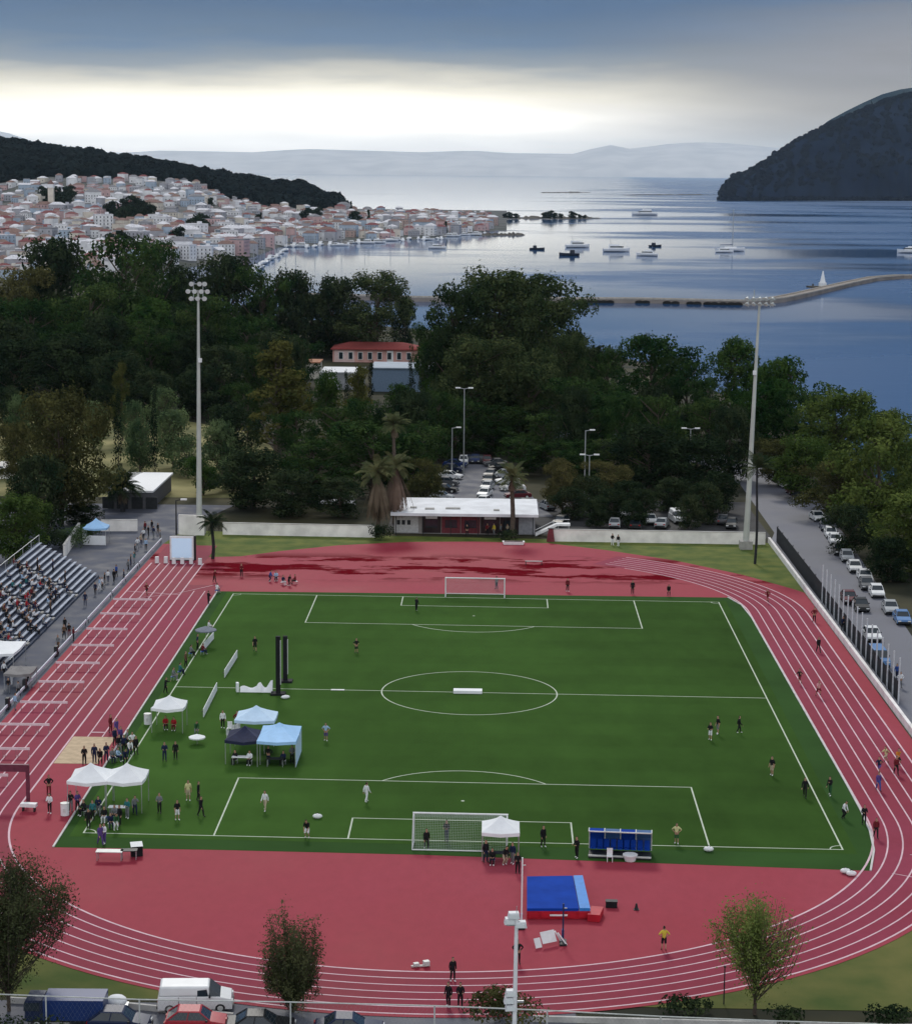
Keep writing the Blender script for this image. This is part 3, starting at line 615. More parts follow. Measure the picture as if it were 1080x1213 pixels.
# ------------------------------------------------------------------ tents
LBLUE = mat('light_blue_canvas', (.36,.60,.90), .65, .05, 1.2); PBLUE = mat('pale_blue_canvas', (.55,.72,.90), .65, .05, 1.2)
NAVY = mat('navy_canvas', (.02,.025,.06), .75, .15); BROWNC = mat('grey_canvas', (.22,.21,.21), .8, .12, 1.0)
def gazebo(name, loc, w_, d_, hp, he, m, label, rz=0, wall=None, legs=True, sag=.12, valance=.28, parent=None, cat='tent', group=None):
    r = empty(name, loc, rz); tag(r, label, cat, group)
    n = 5; mb = MB(); x, y = w_/2, d_/2
    # peaked canopy with slightly sagging slopes and scalloped edge dip between the corners
    rings = []
    for k in range(n):
        f = (k+1)/n; zz = hp-(hp-he)*(f**.75); ring = []
        for a in range(24):
            t = 2*PI*a/24; c_, s_ = math.cos(t), math.sin(t); q = 1/max(abs(c_), abs(s_))
            ed = 1-abs(abs(c_)-abs(s_))*q*1.0
            ring.append((x*f*c_*q, y*f*s_*q, zz - sag*(1-ed)*f + sag*.4*f))
        rings.append(ring)
    vs = [(0,0,hp)]+[p for ri in rings for p in ri]+[(p[0],p[1],p[2]-valance) for p in rings[-1]]
    fs = [(0,1+i,1+(i+1) % 24) for i in range(24)]
    for k in range(n): fs += [(1+24*k+i,25+24*k+i,25+24*k+(i+1) % 24,1+24*k+(i+1) % 24) for i in range(24)]
    mb.add(vs, fs); mb.build('canopy', m, r)
    if legs:
        for sx in (-1,1):
            for sy in (-1,1): MB().box((sx*(x-.06),sy*(y-.06),he/2-.02),(.06,.06,he-.02)).build('leg', METAL, r)
    MB().path([(-x+.06,-y+.06,he-.12),(x-.06,-y+.06,he-.12),(x-.06,y-.06,he-.12),(-x+.06,y-.06,he-.12),(-x+.06,-y+.06,he-.12)], .025).build('truss', METAL, r)
    if wall:
        wm, sides = wall
        for sname in sides:
            q = {'n':((0,y-.02,he/2),(w_-.1,.03,he-.1)),'e':((x-.02,0,he/2),(.03,d_-.1,he-.1)),'w':((-x+.02,0,he/2),(.03,d_-.1,he-.1)),'s':((0,-y+.02,he*.3),(w_-.1,.03,he*.55))}[sname]
            MB().box(*q).build('side_wall', wm, r)
    return r
def gp(u, v, z=0): p = G(u, v, z); return (p.x, p.y, z)
TG = {}
p = gp(592.5,1019); gazebo('gazebo', (p[0],p[1]+1.1,.02), 3.0, 3.0, 3.3, 2.3, CANVAS, 'small white gazebo standing right in front of the near football goal')
p = gp(103,962); gazebo('gazebo', (p[0]+.1,p[1]+1.4,.02), 3.4, 3.6, 3.9, 2.7, CANVAS, 'left half of the white twin tent by the sand pit', cat='tent', sag=.2)
p = gp(146,962); gazebo('gazebo', (p[0]+.1,p[1]+1.4,.02), 3.2, 3.6, 3.9, 2.7, CANVAS, 'right half of the white twin tent by the sand pit', cat='tent', sag=.2)
p = gp(199,867); gazebo('gazebo', (p[0],p[1]+1.0,.02), 3.1, 3.1, 3.4, 2.4, CANVAS, 'lone white gazebo on the left touchline', sag=.2)
p = gp(329,905); gazebo('gazebo', (p[0],p[1]+1.5,.02), 3.6, 5.4, 3.5, 2.4, LBLUE, 'sky blue tent, the brightest of the three joined on the pitch', wall=(PBLUE,'e'))
p = gp(300,888); gazebo('gazebo', (p[0],p[1]+2.6,.02), 3.8, 3.4, 3.6, 2.5, PBLUE, 'pale blue tent behind the navy one on the pitch')
p = gp(288,905); gazebo('gazebo', (p[0],p[1]+1.5,.02), 3.3, 3.6, 3.2, 2.2, NAVY, 'navy tent joined to the two blue tents on the pitch', sag=.2)
p = gp(112,646); gazebo('gazebo', (p[0],p[1]+1.4,0), 3.4, 3.0, 3.8, 2.5, LBLUE, 'blue topped gazebo with white skirts on the plaza', wall=(CANVAS,'sw'))
p = gp(-6,800); gazebo('gazebo', (p[0],p[1]+2,0), 4.6, 6.0, 3.4, 2.6, CANVAS, 'pale tent cut by the frame edge at the near end of the grandstand')
p = gp(26,815); gazebo('gazebo', (p[0]-.3,p[1]+.8,0), 2.8, 3.4, 2.2, 1.7, BROWNC, 'low grey canopy beside the rail below the grandstand')

# ------------------------------------------------------------------ pole vault bed and its gear
MATB = mat('blue_mat_vinyl', (.008,.052,.34), .8, .12, .7, spec=.05); MATL = mat('light_blue_vinyl', (.03,.22,.62), .4, .08); MATR = mat('red_mat_vinyl', (.45,.015,.03), .45, .12, .8)
a, b, c_, d_ = [Vector(G(u, v, .8)) for u, v in ((624,1077),(699,1077),(690,1038),(624,1039))]
pv = empty('vault_bed', (0,0,0)); tag(pv, 'big blue landing bed with red sides on the red apron', 'landing mat')
def slab(q, z0, z1, m, name, par, inset=0):
    mb = MB(); mb.prism([(p_.x,p_.y) for p_ in q], z0, z1); return mb.build(name, m, par)
slab([a,b,c_,d_], .02, .62, MATR, 'base_mat', pv)
e = .14
f_ = a.lerp(b,.82); g_ = d_.lerp(c_,.82)
slab([a.lerp(b,.0),f_,g_,d_], .63, .84, MATB, 'top_mat', pv)
slab([f_+Vector((.05,0,0)),b,c_,g_+Vector((.05,0,0))], .63, .86, MATL, 'edge_mat', pv)
dirx = (b-a).normalized(); nrm = Vector((dirx.y,-dirx.x,0))
mb = MB(); 
for k in range(5):
    q = a.lerp(b,(k+.5)/5)+nrm*.06; mb.box((q.x,q.y,.36),((b-a).length/5-.25,.08,.4), 0, math.atan2(dirx.y,dirx.x))
mb.build('side_pad', MATR, pv)
q = a.lerp(b,.5)+nrm*.13; MB().box((q.x,q.y,.36),(1.3,.05,.12), 0, math.atan2(dirx.y,dirx.x)).build('white_stripe', WHITE, pv)
q = b+Vector((.4,.3,0)); MB().box((q.x,q.y,.3),(.9,1.8,.55), 0, -.2).build('front_wedge', MATR, pv)
def upright(u, v, h, label, m, rz=0):
    p = gp(u, v); r = empty('vault_upright', (p[0],p[1],0), rz); tag(r, label, 'upright')
    MB().box((0,0,.08),(.5,1.1,.12)).build('foot', DARK, r); MB().box((0,0,h/2+.1),(.11,.11,h-.1)).build('post', m, r)
    MB().box((0,.25,.5),(.16,.3,.9)).build('pad', BLUEP, r); MB().box((.1,0,h*.9),(.3,.06,.06)).build('peg_arm', METAL, r)
upright(617.5, 1099, 5.2, 'tall white upright on the left side of the blue landing bed', WHITE)
upright(666.5, 1118, 2.9, 'short dark blue upright in front of the blue landing bed', mat('dark_blue_steel', (.02,.035,.09), .4))
p = gp(654,1119); r = empty('tilted_bench', (p[0],p[1],0), .55); tag(r, 'white framed bench tipped on its side in front of the blue bed', 'bench')
MB().box((-.35,0,.62),(1.15,.07,.85), 0, 0, 1, -.55).build('panel', WHITE, r); MB().box((-1.25,-.05,.35),(.5,.07,.7), 0, 0, 1, -.5).build('panel', WHITE, r)
for dy in (-.5,.15): MB().tube((.25,dy*.6,.9),(.75,dy-.2,.05), .06).build('leg', WHITE, r)
p = gp(724,1075); r = empty('equipment_crate', (p[0],p[1],0), -.05); tag(r, 'small black crate lying on the red apron beside the landing bed', 'crate')
MB().box((0,0,.25),(.85,.5,.42)).build('body', BLACKF, r); MB().box((0,0,.49),(.9,.55,.06)).build('lid', DARK, r)
p = gp(753.5,1078); r = empty('small_cone', (p[0],p[1],0)); tag(r, 'tiny dark cone on the red apron right of the black crate', 'cone')
MB().tube((0,0,.04),(0,0,.5), .16, .05, 10).build('cone_body', DARK, r); MB().box((0,0,.02),(.4,.4,.04)).build('base', DARK, r)
p = gp(498,1146); r = empty('starting_block', (p[0],p[1],0), .2); tag(r, 'pale low starting block frame beside the inner lane of the near bend', 'starting block')
MB().box((0,0,.1),(1.3,.12,.1)).build('rail', LGREY, r); MB().box((.4,0,.28),(.4,.35,.3),0,.2).build('pedal', LGREY, r); MB().box((-.3,0,.22),(.35,.3,.2),0,.2).build('pedal', LGREY, r)
# ------------------------------------------------------------------ substitutes' shelter seen from behind
a_, b_ = Vector(G(697,1014)), Vector(G(771,1017)); ln = (b_-a_).length
dg = empty('team_shelter', ((a_+b_)/2).to_tuple(), math.atan2((b_-a_).y,(b_-a_).x)); tag(dg, 'blue seated team shelter with a clear hood on the near goal line', 'shelter')
CLEAR = mat('clear_hood', (.05,.12,.28), .15, .1, 1, 0, 0, .5)
MB().box((0,.2,.12),(ln,1.7,.12)).build('platform', DARK, dg)
prof = [(1.3,.2),(1.35,1.2),(1.0,1.95),(.2,2.25),(-.5,2.2)]
for k in range(4):
    x0 = -ln/2+ln*k/4+.05; x1 = x0+ln/4-.1; mb = MB()
    for (ya_,za_),(yb_,zb_) in zip(prof[:-1],prof[1:]): mb.add([(x0,ya_,za_),(x1,ya_,za_),(x1,yb_,zb_),(x0,yb_,zb_)],[(0,1,2,3)])
    mb.build('hood_panel', CLEAR if k % 2 else MATB, dg)
for k in range(5): MB().path([(-ln/2+ln*k/4,y_,z_) for y_,z_ in prof], .05).build('rib', LGREY, dg)
MB().box((0,-.5,2.2),(ln,.08,.08)).build('front_beam', LGREY, dg); MB().box((0,-.62,.25),(ln,.1,.12)).build('front_rail', LGREY, dg)
for k in range(9):
    s_ = MB().box((-ln/2+.35+k*(ln-.7)/8,.35,.6),(.42,.45,.08)); s_.box((-ln/2+.35+k*(ln-.7)/8,.58,.95),(.42,.08,.65)); s_.build('seat', MATB, dg)
def whitething(name, u, v, label, cat, f):
    p = gp(u, v); r = empty(name, (p[0],p[1],.02)); tag(r, label, cat); f(r); return r
def chair(r, m=WHITE):
    MB().box((0,0,.44),(.48,.46,.05)).build('seat', m, r); MB().box((0,.22,.75),(.46,.05,.55)).build('backrest', m, r)
    for sx in (-.2,.2):
        for sy in (-.2,.2): MB().tube((sx,sy,0),(sx,sy,.43), .025).build('leg', m, r)
whitething('plastic_chair', 722, 1021, 'white plastic chair in front of the blue team shelter', 'chair', chair)
def tub(r): MB().tube((0,0,0),(0,0,.45), .42, .55, 14).build('body', WHITE, r); MB().tube((0,0,.45),(0,0,.52), .6, .6, 14).build('rim', WHITE, r)
whitething('white_tub', 746, 1020, 'round white tub on the ground in front of the blue team shelter', 'tub', tub)
def bag(r, m=WHITE): MB().ball((0,0,.2), .35, 0, 12, 8, (1.2,.8,.6)).build('body', m, r, smooth=True); MB().path([(-.15,0,.38),(0,0,.52),(.15,0,.38)], .02).build('handle', DARK, r)
for u, v, l in ((839,1009,'white bag on the goal line at the right penalty corner'),(1001,1035,'small white bag where the red apron meets the near bend, left of a pair'),(1008,1038,'small white bag where the red apron meets the near bend, right of a pair'),(376,970,'white bag lying in the near penalty area'),(425,846-75,'')):
    if l: whitething('kit_bag', u, v, l, 'bag', bag)
for u, v, l in ((400,818,'thin white board lying on the left end of the halfway line'),):
    whitething('white_board', u, v, l, 'board', lambda r: (MB().box((0,0,.05),(1.4,.3,.06)).build('board', WHITE, r), MB().box((0,.2,.03),(1.2,.08,.05)).build('batten', LGREY, r)))
def slabmat(r):
    MB().box((0,0,.18),(3.0,1.1,.3)).build('pad', CANVAS, r); MB().box((0,.6,.16),(2.6,.12,.28)).build('edge', DARK, r)
whitething('white_mat', 554, 821, 'white padded mat lying on the centre spot', 'mat', slabmat)
# banners lying and standing by the left half of the halfway line
def banner(u0, v0, u1, v1, h, label, w_=.25):
    a, b = Vector(G(u0,v0)), Vector(G(u1,v1)); d = b-a; c = (a+b)/2
    r = empty('advert_board', (c.x,c.y,.02), math.atan2(d.y,d.x)); tag(r, label, 'board')
    MB().box((0,0,h/2),(d.length,.06,h)).build('panel', CANVAS, r)
    for s_ in (-.4,0,.4): MB().box((s_*d.length,.18,h*.35),(.05,.4,.06)).build('prop', DARK, r)
banner(266,803,281,779, .85, 'narrow white board standing near the black posts, the farther of two in line')
banner(241,850,257,818, .85, 'narrow white board standing in line toward the lone gazebo, the nearer of two')
banner(240,772,253,757, .8, 'short white board leaning by the left touchline')
r = empty('deflated_banner', gp(305,820), 0); tag(r, 'white cloth banner half collapsed at the foot of the black posts', 'banner')
mb = MB(); nx = 16
pts = [(-1.8+3.4*i/nx, .55+.45*math.sin(i*.9)*(.3 if i < 9 else 1)+(.0 if i < 10 else .35)) for i in range(nx+1)]
mb.add([(x,-.35,.05) for x,h in pts]+[(x,.0,h) for x,h in pts]+[(x,.45,h*.8) for x,h in pts], [(i,i+1,nx+2+i,nx+1+i) for i in range(nx)]+[(nx+1+i,nx+2+i,2*nx+3+i,2*nx+2+i) for i in range(nx)])
mb.build('cloth', CANVAS, r, smooth=True); MB().box((-2.1,0,.5),(.25,.5,1.0),0,.3).build('end_roll', CANVAS, r)
for u, v, h, l in ((329.5,823,6.2,'tall black padded post, the left of a pair on the pitch'),(338,808,5.0,'tall black padded post, the right and farther of a pair on the pitch')):
    p = gp(u, v); r = empty('black_post', (p[0],p[1],.02)); tag(r, l, 'post')
    MB().box((0,0,h/2),(.46,.4,h)).build('pad', BLACKF, r); MB().box((0,0,.1),(1.5,1.2,.2)).build('base', BLACKF, r); MB().box((.26,-.02,h*.55),(.07,.3,h*.75)).build('strip', LGREY, r)
p = gp(338,828); r = empty('weight_bag', (p[0],p[1],.02), .4); tag(r, 'pale weight bag beside the black posts', 'bag'); MB().ball((0,0,.18),.4,0,12,8,(1.2,.7,.5)).build('body', CANVAS, r, smooth=True); MB().path([(-.2,0,.35),(0,0,.5),(.2,0,.35)], .02).build('handle', DARK, r)
# parasols
def parasol(u, v, rad, h, m, label):
    p = gp(u, v); r = empty('parasol', (p[0],p[1],.02)); tag(r, label, 'parasol')
    mb = MB(); mb.add([(0,0,h)]+[(rad*math.cos(2*PI*i/10),rad*math.sin(2*PI*i/10),h-.35*rad) for i in range(10)]+[(rad*math.cos(2*PI*i/10),rad*math.sin(2*PI*i/10),h-.35*rad-.12) for i in range(10)], [(0,1+i,1+(i+1) % 10) for i in range(10)]+[(1+i,11+i,11+(i+1) % 10,1+(i+1) % 10) for i in range(10)])
    mb.build('canopy', m, r); MB().tube((0,0,0),(0,0,h-.02), .025).build('pole', METAL, r)
parasol(233.5,882,.8,1.0, CANVAS, 'small white umbrella open on the grass left of the navy tent')
parasol(244,765,1.25,2.3, mat('grey_blue_umbrella', (.17,.19,.23), .8), 'grey umbrella over the group on the left touchline')
# white barrels and boxes
def barrel(r): MB().tube((0,0,0),(0,0,1.0), .36, .36, 14).build('body', WHITE, r); MB().tube((0,0,1.0),(0,0,1.06), .38, .38, 14).build('lid', LGREY, r); MB().box((0,-.37,.5),(.2,.04,.3)).build('spout', LGREY, r)
whitething('water_barrel', 175, 858, 'white barrel left of the lone white gazebo', 'barrel', barrel)
whitething('water_barrel', 77, 966, 'white barrel on the red surface left of the twin tent', 'barrel', barrel)
# ------------------------------------------------------------------ 4 x 10 hurdles on the outer lanes
HB = mat('hurdle_board', (.74,.60,.64), .6, .08); HL = mat('hurdle_leg', (.36,.16,.19), .6, .1, 1, 0)
hp = empty('hurdle', (0,0,0))
MB().box((0,0,.84),(1.19,.06,.24)).build('board', HB, hp)
for sx in (-.5,.5): MB().box((sx,0,.39),(.05,.05,.76)).build('upright', HL, hp); MB().box((sx,.3,.03),(.06,.65,.05)).build('foot', HL, hp)
ordi = ['first','second','third','fourth','fifth','sixth','seventh','eighth','ninth','tenth']
for rw in range(10):
    y = 90.2-8.5*rw
    for ln_ in range(4):
        o = place(hp, (-44.5+ln_*1.2, y, 0))
        tag(o, f"pale hurdle in the {ordi[rw]} row from the white screen, {['outermost lane by the rail','second lane from the rail','third lane from the rail','fourth lane from the rail'][ln_]}", 'hurdle', 'hurdles set on the outer lanes')
# start markers: six white boxes
sb = empty('lane_box', (0,0,0))
MB().box((0,0,.42),(.5,.5,.8), 0, 0, .9).build('body', WHITE, sb); MB().box((0,0,.86),(.46,.46,.06)).build('cap', CANVAS, sb)
for k, (u, v) in enumerate(((186,667),(196.5,667),(206,668),(216,668),(226.5,668),(237,669))):
    o = place(sb, gp(u, v)); tag(o, ['white lane box nearest the rail at the start of the straight','second white lane box from the rail under the screen edge','third white lane box from the rail in front of the screen','fourth white lane box from the rail in front of the screen','fifth white lane box from the rail beneath the screen corner','sixth white lane box, the one nearest the small palm'][k], 'lane box', 'lane boxes at the start')
# screen on its stand
p = gp(215.5,664); sc = empty('display_screen', (p[0],p[1],0)); tag(sc, 'blank pale blue display screen with a white frame at the head of the straight', 'screen')
SCR = mat('pale_screen', (.40,.52,.66), .5, .04, .4, emit=((.50,.64,.82,1),.42))
MB().box((0,.06,1.75),(3.3,.3,3.3)).build('frame', WHITE, sc); MB().box((0,-.1,1.78),(2.8,.05,2.75)).build('panel', SCR, sc)
MB().box((.2,.5,1.7),(3.4,.5,3.5)).build('cabinet', DARK, sc); MB().box((0,.2,.06),(3.4,1.0,.12)).build('base', DARK, sc)
# maroon finish gantry at the frame edge, its white box, take-off board
p0 = gp(33.5,952); ga = empty('finish_gantry', (p0[0],p0[1],0)); tag(ga, 'maroon gantry frame spanning the finish lanes', 'gantry')
MG = mat('maroon_gantry', (.14,.035,.06), .5, .15)
MB().box((0,0,1.7),(.28,.3,3.4)).build('leg', MG, ga); MB().box((-5.0,0,1.7),(.28,.3,3.4)).build('leg', MG, ga); MB().box((-2.5,0,3.15),(5.2,.34,.62)).build('beam', MG, ga)
p0 = gp(33,961); r = empty('photo_finish_box', (p0[0]+.1,p0[1],0), -.12); tag(r, 'white box bench at the foot of the maroon gantry', 'box')
MB().box((0,0,.55),(1.35,.55,.3)).build('top', WHITE, r)
for sx in (-.5,.5): MB().box((sx,0,.2),(.08,.45,.38)).build('leg', DARK, r)
# tables by the near left corner
def table(u, v, w_, d_, rz, m, label):
    p = gp(u, v); r = empty('folding_table', (p[0],p[1],.01), rz); tag(r, label, 'table')
    MB().box((0,0,.74),(w_,d_,.05)).build('tabletop', m, r)
    for sx in (-1,1):
        for sy in (-1,1): MB().tube((sx*(w_/2-.1),sy*(d_/2-.1),0),(sx*(w_/2-.1),sy*(d_/2-.1),.72), .03).build('leg', METAL, r)
table(130,1019,2.1,.8,0, LGREY, 'grey folding table at the near left corner of the turf edge')
table(153,1018,1.3,.7,.1, DARK, 'dark table between the grey table and the white lidded box')
p = gp(162,1014); r = empty('lidded_box', (p[0],p[1],.01), .3); tag(r, 'black box with a tilted white lid at the near left turf edge', 'box')
MB().box((0,0,.42),(.9,.6,.8)).build('body', BLACKF, r); MB().box((0,.05,.9),(.95,.7,.06),0,0,1,.35).build('lid', WHITE, r)
for k, (u, v, l) in enumerate(((140,966,'white covered table under the right half of the twin tent'),(110,966,'dark table under the left half of the twin tent'),(285,906,'white table under the navy tent'),(326,908,'long dark table under the sky blue tent'),(590,1021,'dark table under the small gazebo by the goal'))):
    table(u, v, 1.6, .7, 0, (CANVAS, DARK, CANVAS, DARK, DARK)[k], l)
# bank of white chairs left of the pale blue tent
ch = [(272,868),(278,872),(284,870),(272,876),(281,877)]
for k, (u, v) in enumerate(ch):
    p = gp(u, v); r = empty('plastic_chair', (p[0],p[1],.02), .4*k); tag(r, 'white plastic chair in the small cluster left of the pale blue tent', 'chair', 'chairs left of the pale blue tent'); chair(r)
# rotated goal-line ladders: steeple hurdle rack on the far right apron
p = gp(632,669); r = empty('barrier_frame', (p[0],p[1],0), .0); tag(r, 'low dark barrier frame lying on the wet far bend', 'barrier')
MB().box((0,0,.5),(2.4,.1,.12)).build('bar', LGREY, r)
for sx in (-1,1): MB().box((sx*1.1,0,.25),(.1,.6,.5)).build('foot', DARK, r)
p = gp(608,645); r = empty('foam_boat', (p[0],p[1],0), .03); tag(r, 'low white curved planter in front of the clubhouse palm', 'planter')
mb = MB(); mb.box((0,0,.25),(2.9,.9,.45),0,0,1.12); mb.build('body', WHITE, r); MB().box((0,0,.5),(2.7,.8,.1)).build('soil', BARK, r)

# ------------------------------------------------------------------ grandstand
gs = empty('grandstand', (-50.4, 0, 0)); tag(gs, 'open stepped grandstand with pale bench rows along the home straight', 'grandstand')
STEP = mat('stand_concrete', (.07,.085,.125), .85, .2, .4, coord='World', detail=7); BENCH = mat('bench_plank', (.38,.42,.50), .8, .15, .6)
ROWS, RD, RH, Y0, Y1 = 12, .66, .36, 56.0, 108.5
prof = [(0,0)]
for k in range(ROWS): prof += [(-RD*k, .25+RH*k), (-RD*(k+1), .25+RH*k)]
prof += [(-RD*ROWS, 0)]
n = len(prof); mb = MB()
mb.add([(x,Y0,z) for x,z in prof]+[(x,Y1,z) for x,z in prof], [tuple(range(n)), tuple(range(2*n-1,n-1,-1))]+[(i,n+i,n+i+1,i+1) for i in range(n-1)])
mb.build('tiers', STEP, gs)
for k in range(ROWS):
    x = -RD*k-.42; z = .25+RH*k
    for (ya_, yb_) in ((Y0+.4,66.5),(67.6,80),(81.2,94),(95.1,Y1-.2)):
        if k >= ROWS-1 and yb_ > 95: pass
        MB().box((x,(ya_+yb_)/2,z+.36),(.34,yb_-ya_,.07)).build('bench', BENCH, gs)
    for ya_, yb_ in ((67.0,67.1),(80.6,80.7),(94.5,94.6)):
        MB().box((-RD*k-.2,ya_,z+.09),(.3,.9,.18)).build('stair_step', CONC, gs)
x = -RD*ROWS
MB().path([(x,Y0,0),(x,Y0,5.6),(x,Y1,5.6),(x,Y1,0)], .05).build('back_rail', METAL, gs)
for k in range(12): MB().tube((x,Y0+(Y1-Y0)*k/11,4.2),(x,Y0+(Y1-Y0)*k/11,5.6), .035).build('rail_post', METAL, gs)
MB().box((x-.1,(Y0+Y1)/2,2.3),(.15,Y1-Y0,4.6)).build('back_wall', STEP, gs)
MB().path([(.1,Y0,.9),(.1,66.4,.9)], .035).build('front_rail', METAL, gs)
# ------------------------------------------------------------------ people
CL = {}
def cloth(n, c): CL[n] = mat('cloth_'+n, c, .85, .12, 6.0); return CL[n]
for n, c in dict(black=(.012,.012,.014), navy=(.015,.022,.06), blue=(.03,.08,.30), red=(.38,.02,.03), darkred=(.14,.015,.02), white=(.75,.76,.78), grey=(.18,.19,.2), green=(.03,.10,.04), yellow=(.60,.48,.06), paleyellow=(.62,.58,.30), purple=(.10,.06,.22), orange=(.55,.20,.03), pink=(.60,.30,.32), brown=(.12,.07,.04), lightblue=(.35,.50,.68), beige=(.45,.38,.27), teal=(.03,.16,.17)).items(): cloth(n, c)
SKIN = mat('skin', (.42,.25,.17), .6, .08, 8); HAIRB = mat('dark_hair', (.02,.014,.01), .7, .2, 10); SHOEW = mat('white_shoe', (.7,.7,.7), .6); SHOED = mat('dark_shoe', (.03,.03,.03), .6)
POSES = {}
def make_pose(name):
    """joints of one figure facing -Y, feet on z = 0; grown with a Skin modifier into one surface"""
    V = []; E = []; R = []; T = []          # positions, edges, radii, body region of the edge
    def v(p, r): V.append(Vector(p)); R.append(r); return len(V)-1
    def e(a, b, t): E.append((a, b)); T.append(t)
    sit = name == 'sit'; walk = name in ('walk','run'); k = {'walk':.22,'run':.5,'lean':.12}.get(name, .05); bend = name == 'bend'
    hz = .5 if sit else (.80 if bend else (.90 if name == 'run' else .93))
    hip = v((0,0,hz), (.145,.105)); 
    lean = .14 if name == 'lean' else .12 if name == 'run' else (.42 if bend else (.08 if sit else .02))
    U = Vector((0,-math.sin(lean),math.cos(lean)))
    w_ = v(Vector((0,0,hz))+U*.18, (.135,.095)); c = v(Vector((0,0,hz))+U*.40, (.165,.11)); n_ = v(Vector((0,0,hz))+U*.56, (.065,.065))
    e(hip,w_,'trunk'); e(w_,c,'trunk'); e(c,n_,'trunk')
    h1 = v(Vector((0,-.02,hz))+U*.66, (.082,.095)); h2 = v(Vector((0,-.02,hz))+U*.765, (.085,.10)); h3 = v(Vector((0,-.015,hz))+U*.835, (.05,.06))
    e(n_,h1,'neck'); e(h1,h2,'head'); e(h2,h3,'head')
    ns = v(Vector((0,-.125,hz-.005))+U*.70, (.014,.016)); e(h1,ns,'head')
    for sx in (-1,1):
        sw = sx*k
        th = v((sx*.095,0,hz-.05), (.09,.09)); e(hip,th,'pelvis')
        if sit: kn = Vector((sx*.12,-.44,.50)); an = Vector((sx*.12,-.42,.09)); toe = Vector((sx*.13,-.56,.04))
        elif bend: kn = Vector((sx*.14,-.20,.45)); an = Vector((sx*.13,.02,.09)); toe = Vector((sx*.15,-.13,.04))
        elif name == 'run' and sx > 0: kn = Vector((.10,-.34,.72)); an = Vector((.10,-.18,.36)); toe = Vector((.10,-.30,.28))
        elif name == 'run': kn = Vector((-.10,.16,.48)); an = Vector((-.10,.38,.16)); toe = Vector((-.10,.32,.04))
        else: kn = Vector((sx*.11,-sw*.55-.03,.49)); an = Vector((sx*.115,-sw*.95+(.05 if sw < 0 else 0),.09+(.05 if sw < -.1 else 0))); toe = an+Vector((sx*.03,-.16,-.05))
        a = v(kn, (.062,.065)); b = v(kn.lerp(an,.35)+Vector((0,.015,0)), (.056,.058)); c2 = v(an, (.038,.042)); t = v(toe, (.038,.03))
        e(th,a,'thigh'); e(a,b,'shin'); e(b,c2,'shin'); e(c2,t,'foot')
        C_ = V[c]; sh = v(C_+Vector((sx*.185,0,.05)), (.062,.062)); e(c,sh,'trunk')
        if name == 'armsup': el = C_+Vector((sx*.34,-.05,.22)); ha = C_+Vector((sx*.26,-.08,.50))
        elif sit: el = C_+Vector((sx*.24,-.12,-.20)); ha = C_+Vector((sx*.12,-.34,-.24))
        elif name == 'hips': el = C_+Vector((sx*.38,.08,-.16)); ha = C_+Vector((sx*.18,-.02,-.34))
        elif bend: el = C_+Vector((sx*.20,-.10,-.22)); ha = C_+Vector((sx*.14,-.22,-.42))
        elif name == 'run': el = C_+Vector((sx*.25,sx*.22,-.16)); ha = C_+Vector((sx*.20,sx*.22-.24,-.10+sx*.06))
        elif name == 'lean' and sx > 0: el = C_+Vector((.27,-.16,-.14)); ha = C_+Vector((.20,-.40,-.02))
        elif name == 'carry': el = C_+Vector((sx*.25,-.04,-.22)); ha = C_+Vector((sx*.16,-.30,-.20))
        else: el = C_+Vector((sx*.24,sw*.35+.03,-.23)); ha = C_+Vector((sx*.24,sw*.8-.07,-.46))
        ev = v(el, (.043,.043)); wv = v(ha, (.028,.03)); d = (ha-el).normalized(); pv_ = v(ha+d*.07, (.036,.02))
        e(sh,ev,'arm'); e(ev,wv,'forearm'); e(wv,pv_,'hand')
        side = d.cross(Vector((0,-1,.3))).normalized(); nb = d.cross(side).normalized()
        for q, l in ((-.028,.060),(-.009,.072),(.010,.066),(.028,.050)):
            k1 = v(V[pv_]+side*q+d*(.03+l*.4), (.0085,.0085)); k2 = v(V[pv_]+side*q*1.15+d*(.03+l)+nb*.018, (.007,.007)); e(pv_,k1,'hand'); e(k1,k2,'hand')
        tb = v(V[wv]+d*.045-side*.052, (.010,.010)); e(wv,tb,'hand')
    me = bpy.data.meshes.new('pose'); me.from_pydata([tuple(p) for p in V], E, []); o = bpy.data.objects.new('pose', me); COL.objects.link(o)
    sk = o.modifiers.new('skin', 'SKIN'); sk.use_smooth_shade = True
    ly = me.skin_vertices[0].data
    for i, r in enumerate(R): ly[i].radius = r; ly[i].use_root = (i == 0)
    ss = o.modifiers.new('sub', 'SUBSURF'); ss.levels = 1; ss.render_levels = 1
    dg_ = bpy.context.evaluated_depsgraph_get(); body = bpy.data.meshes.new_from_object(o.evaluated_get(dg_)); bpy.data.objects.remove(o)
    # region of every face = nearest bone
    P = np.empty(len(body.vertices)*3); body.vertices.foreach_get('co', P); P = P.reshape(-1,3)
    reg = []
    A = np.array([V[a] for a, b in E]); B = np.array([V[b] for a, b in E]); AB = B-A; L2 = (AB**2).sum(1)+1e-9
    for f in body.polygons:
        c = np.array(f.center); tt = np.clip(((c-A)*AB).sum(1)/L2, 0, 1); dd = ((A+AB*tt[:,None]-c)**2).sum(1); i = int(dd.argmin())
        r = T[i]
        if r == 'trunk' and c[2] < hz-.02 and not bend: r = 'pelvis'
        if r == 'head' and (c[2] > V[h2].z+.015 or c[1] > V[h2].y+.035): r = 'hair'
        reg.append(r)
    body.name = 'body_'+name
    return body, reg
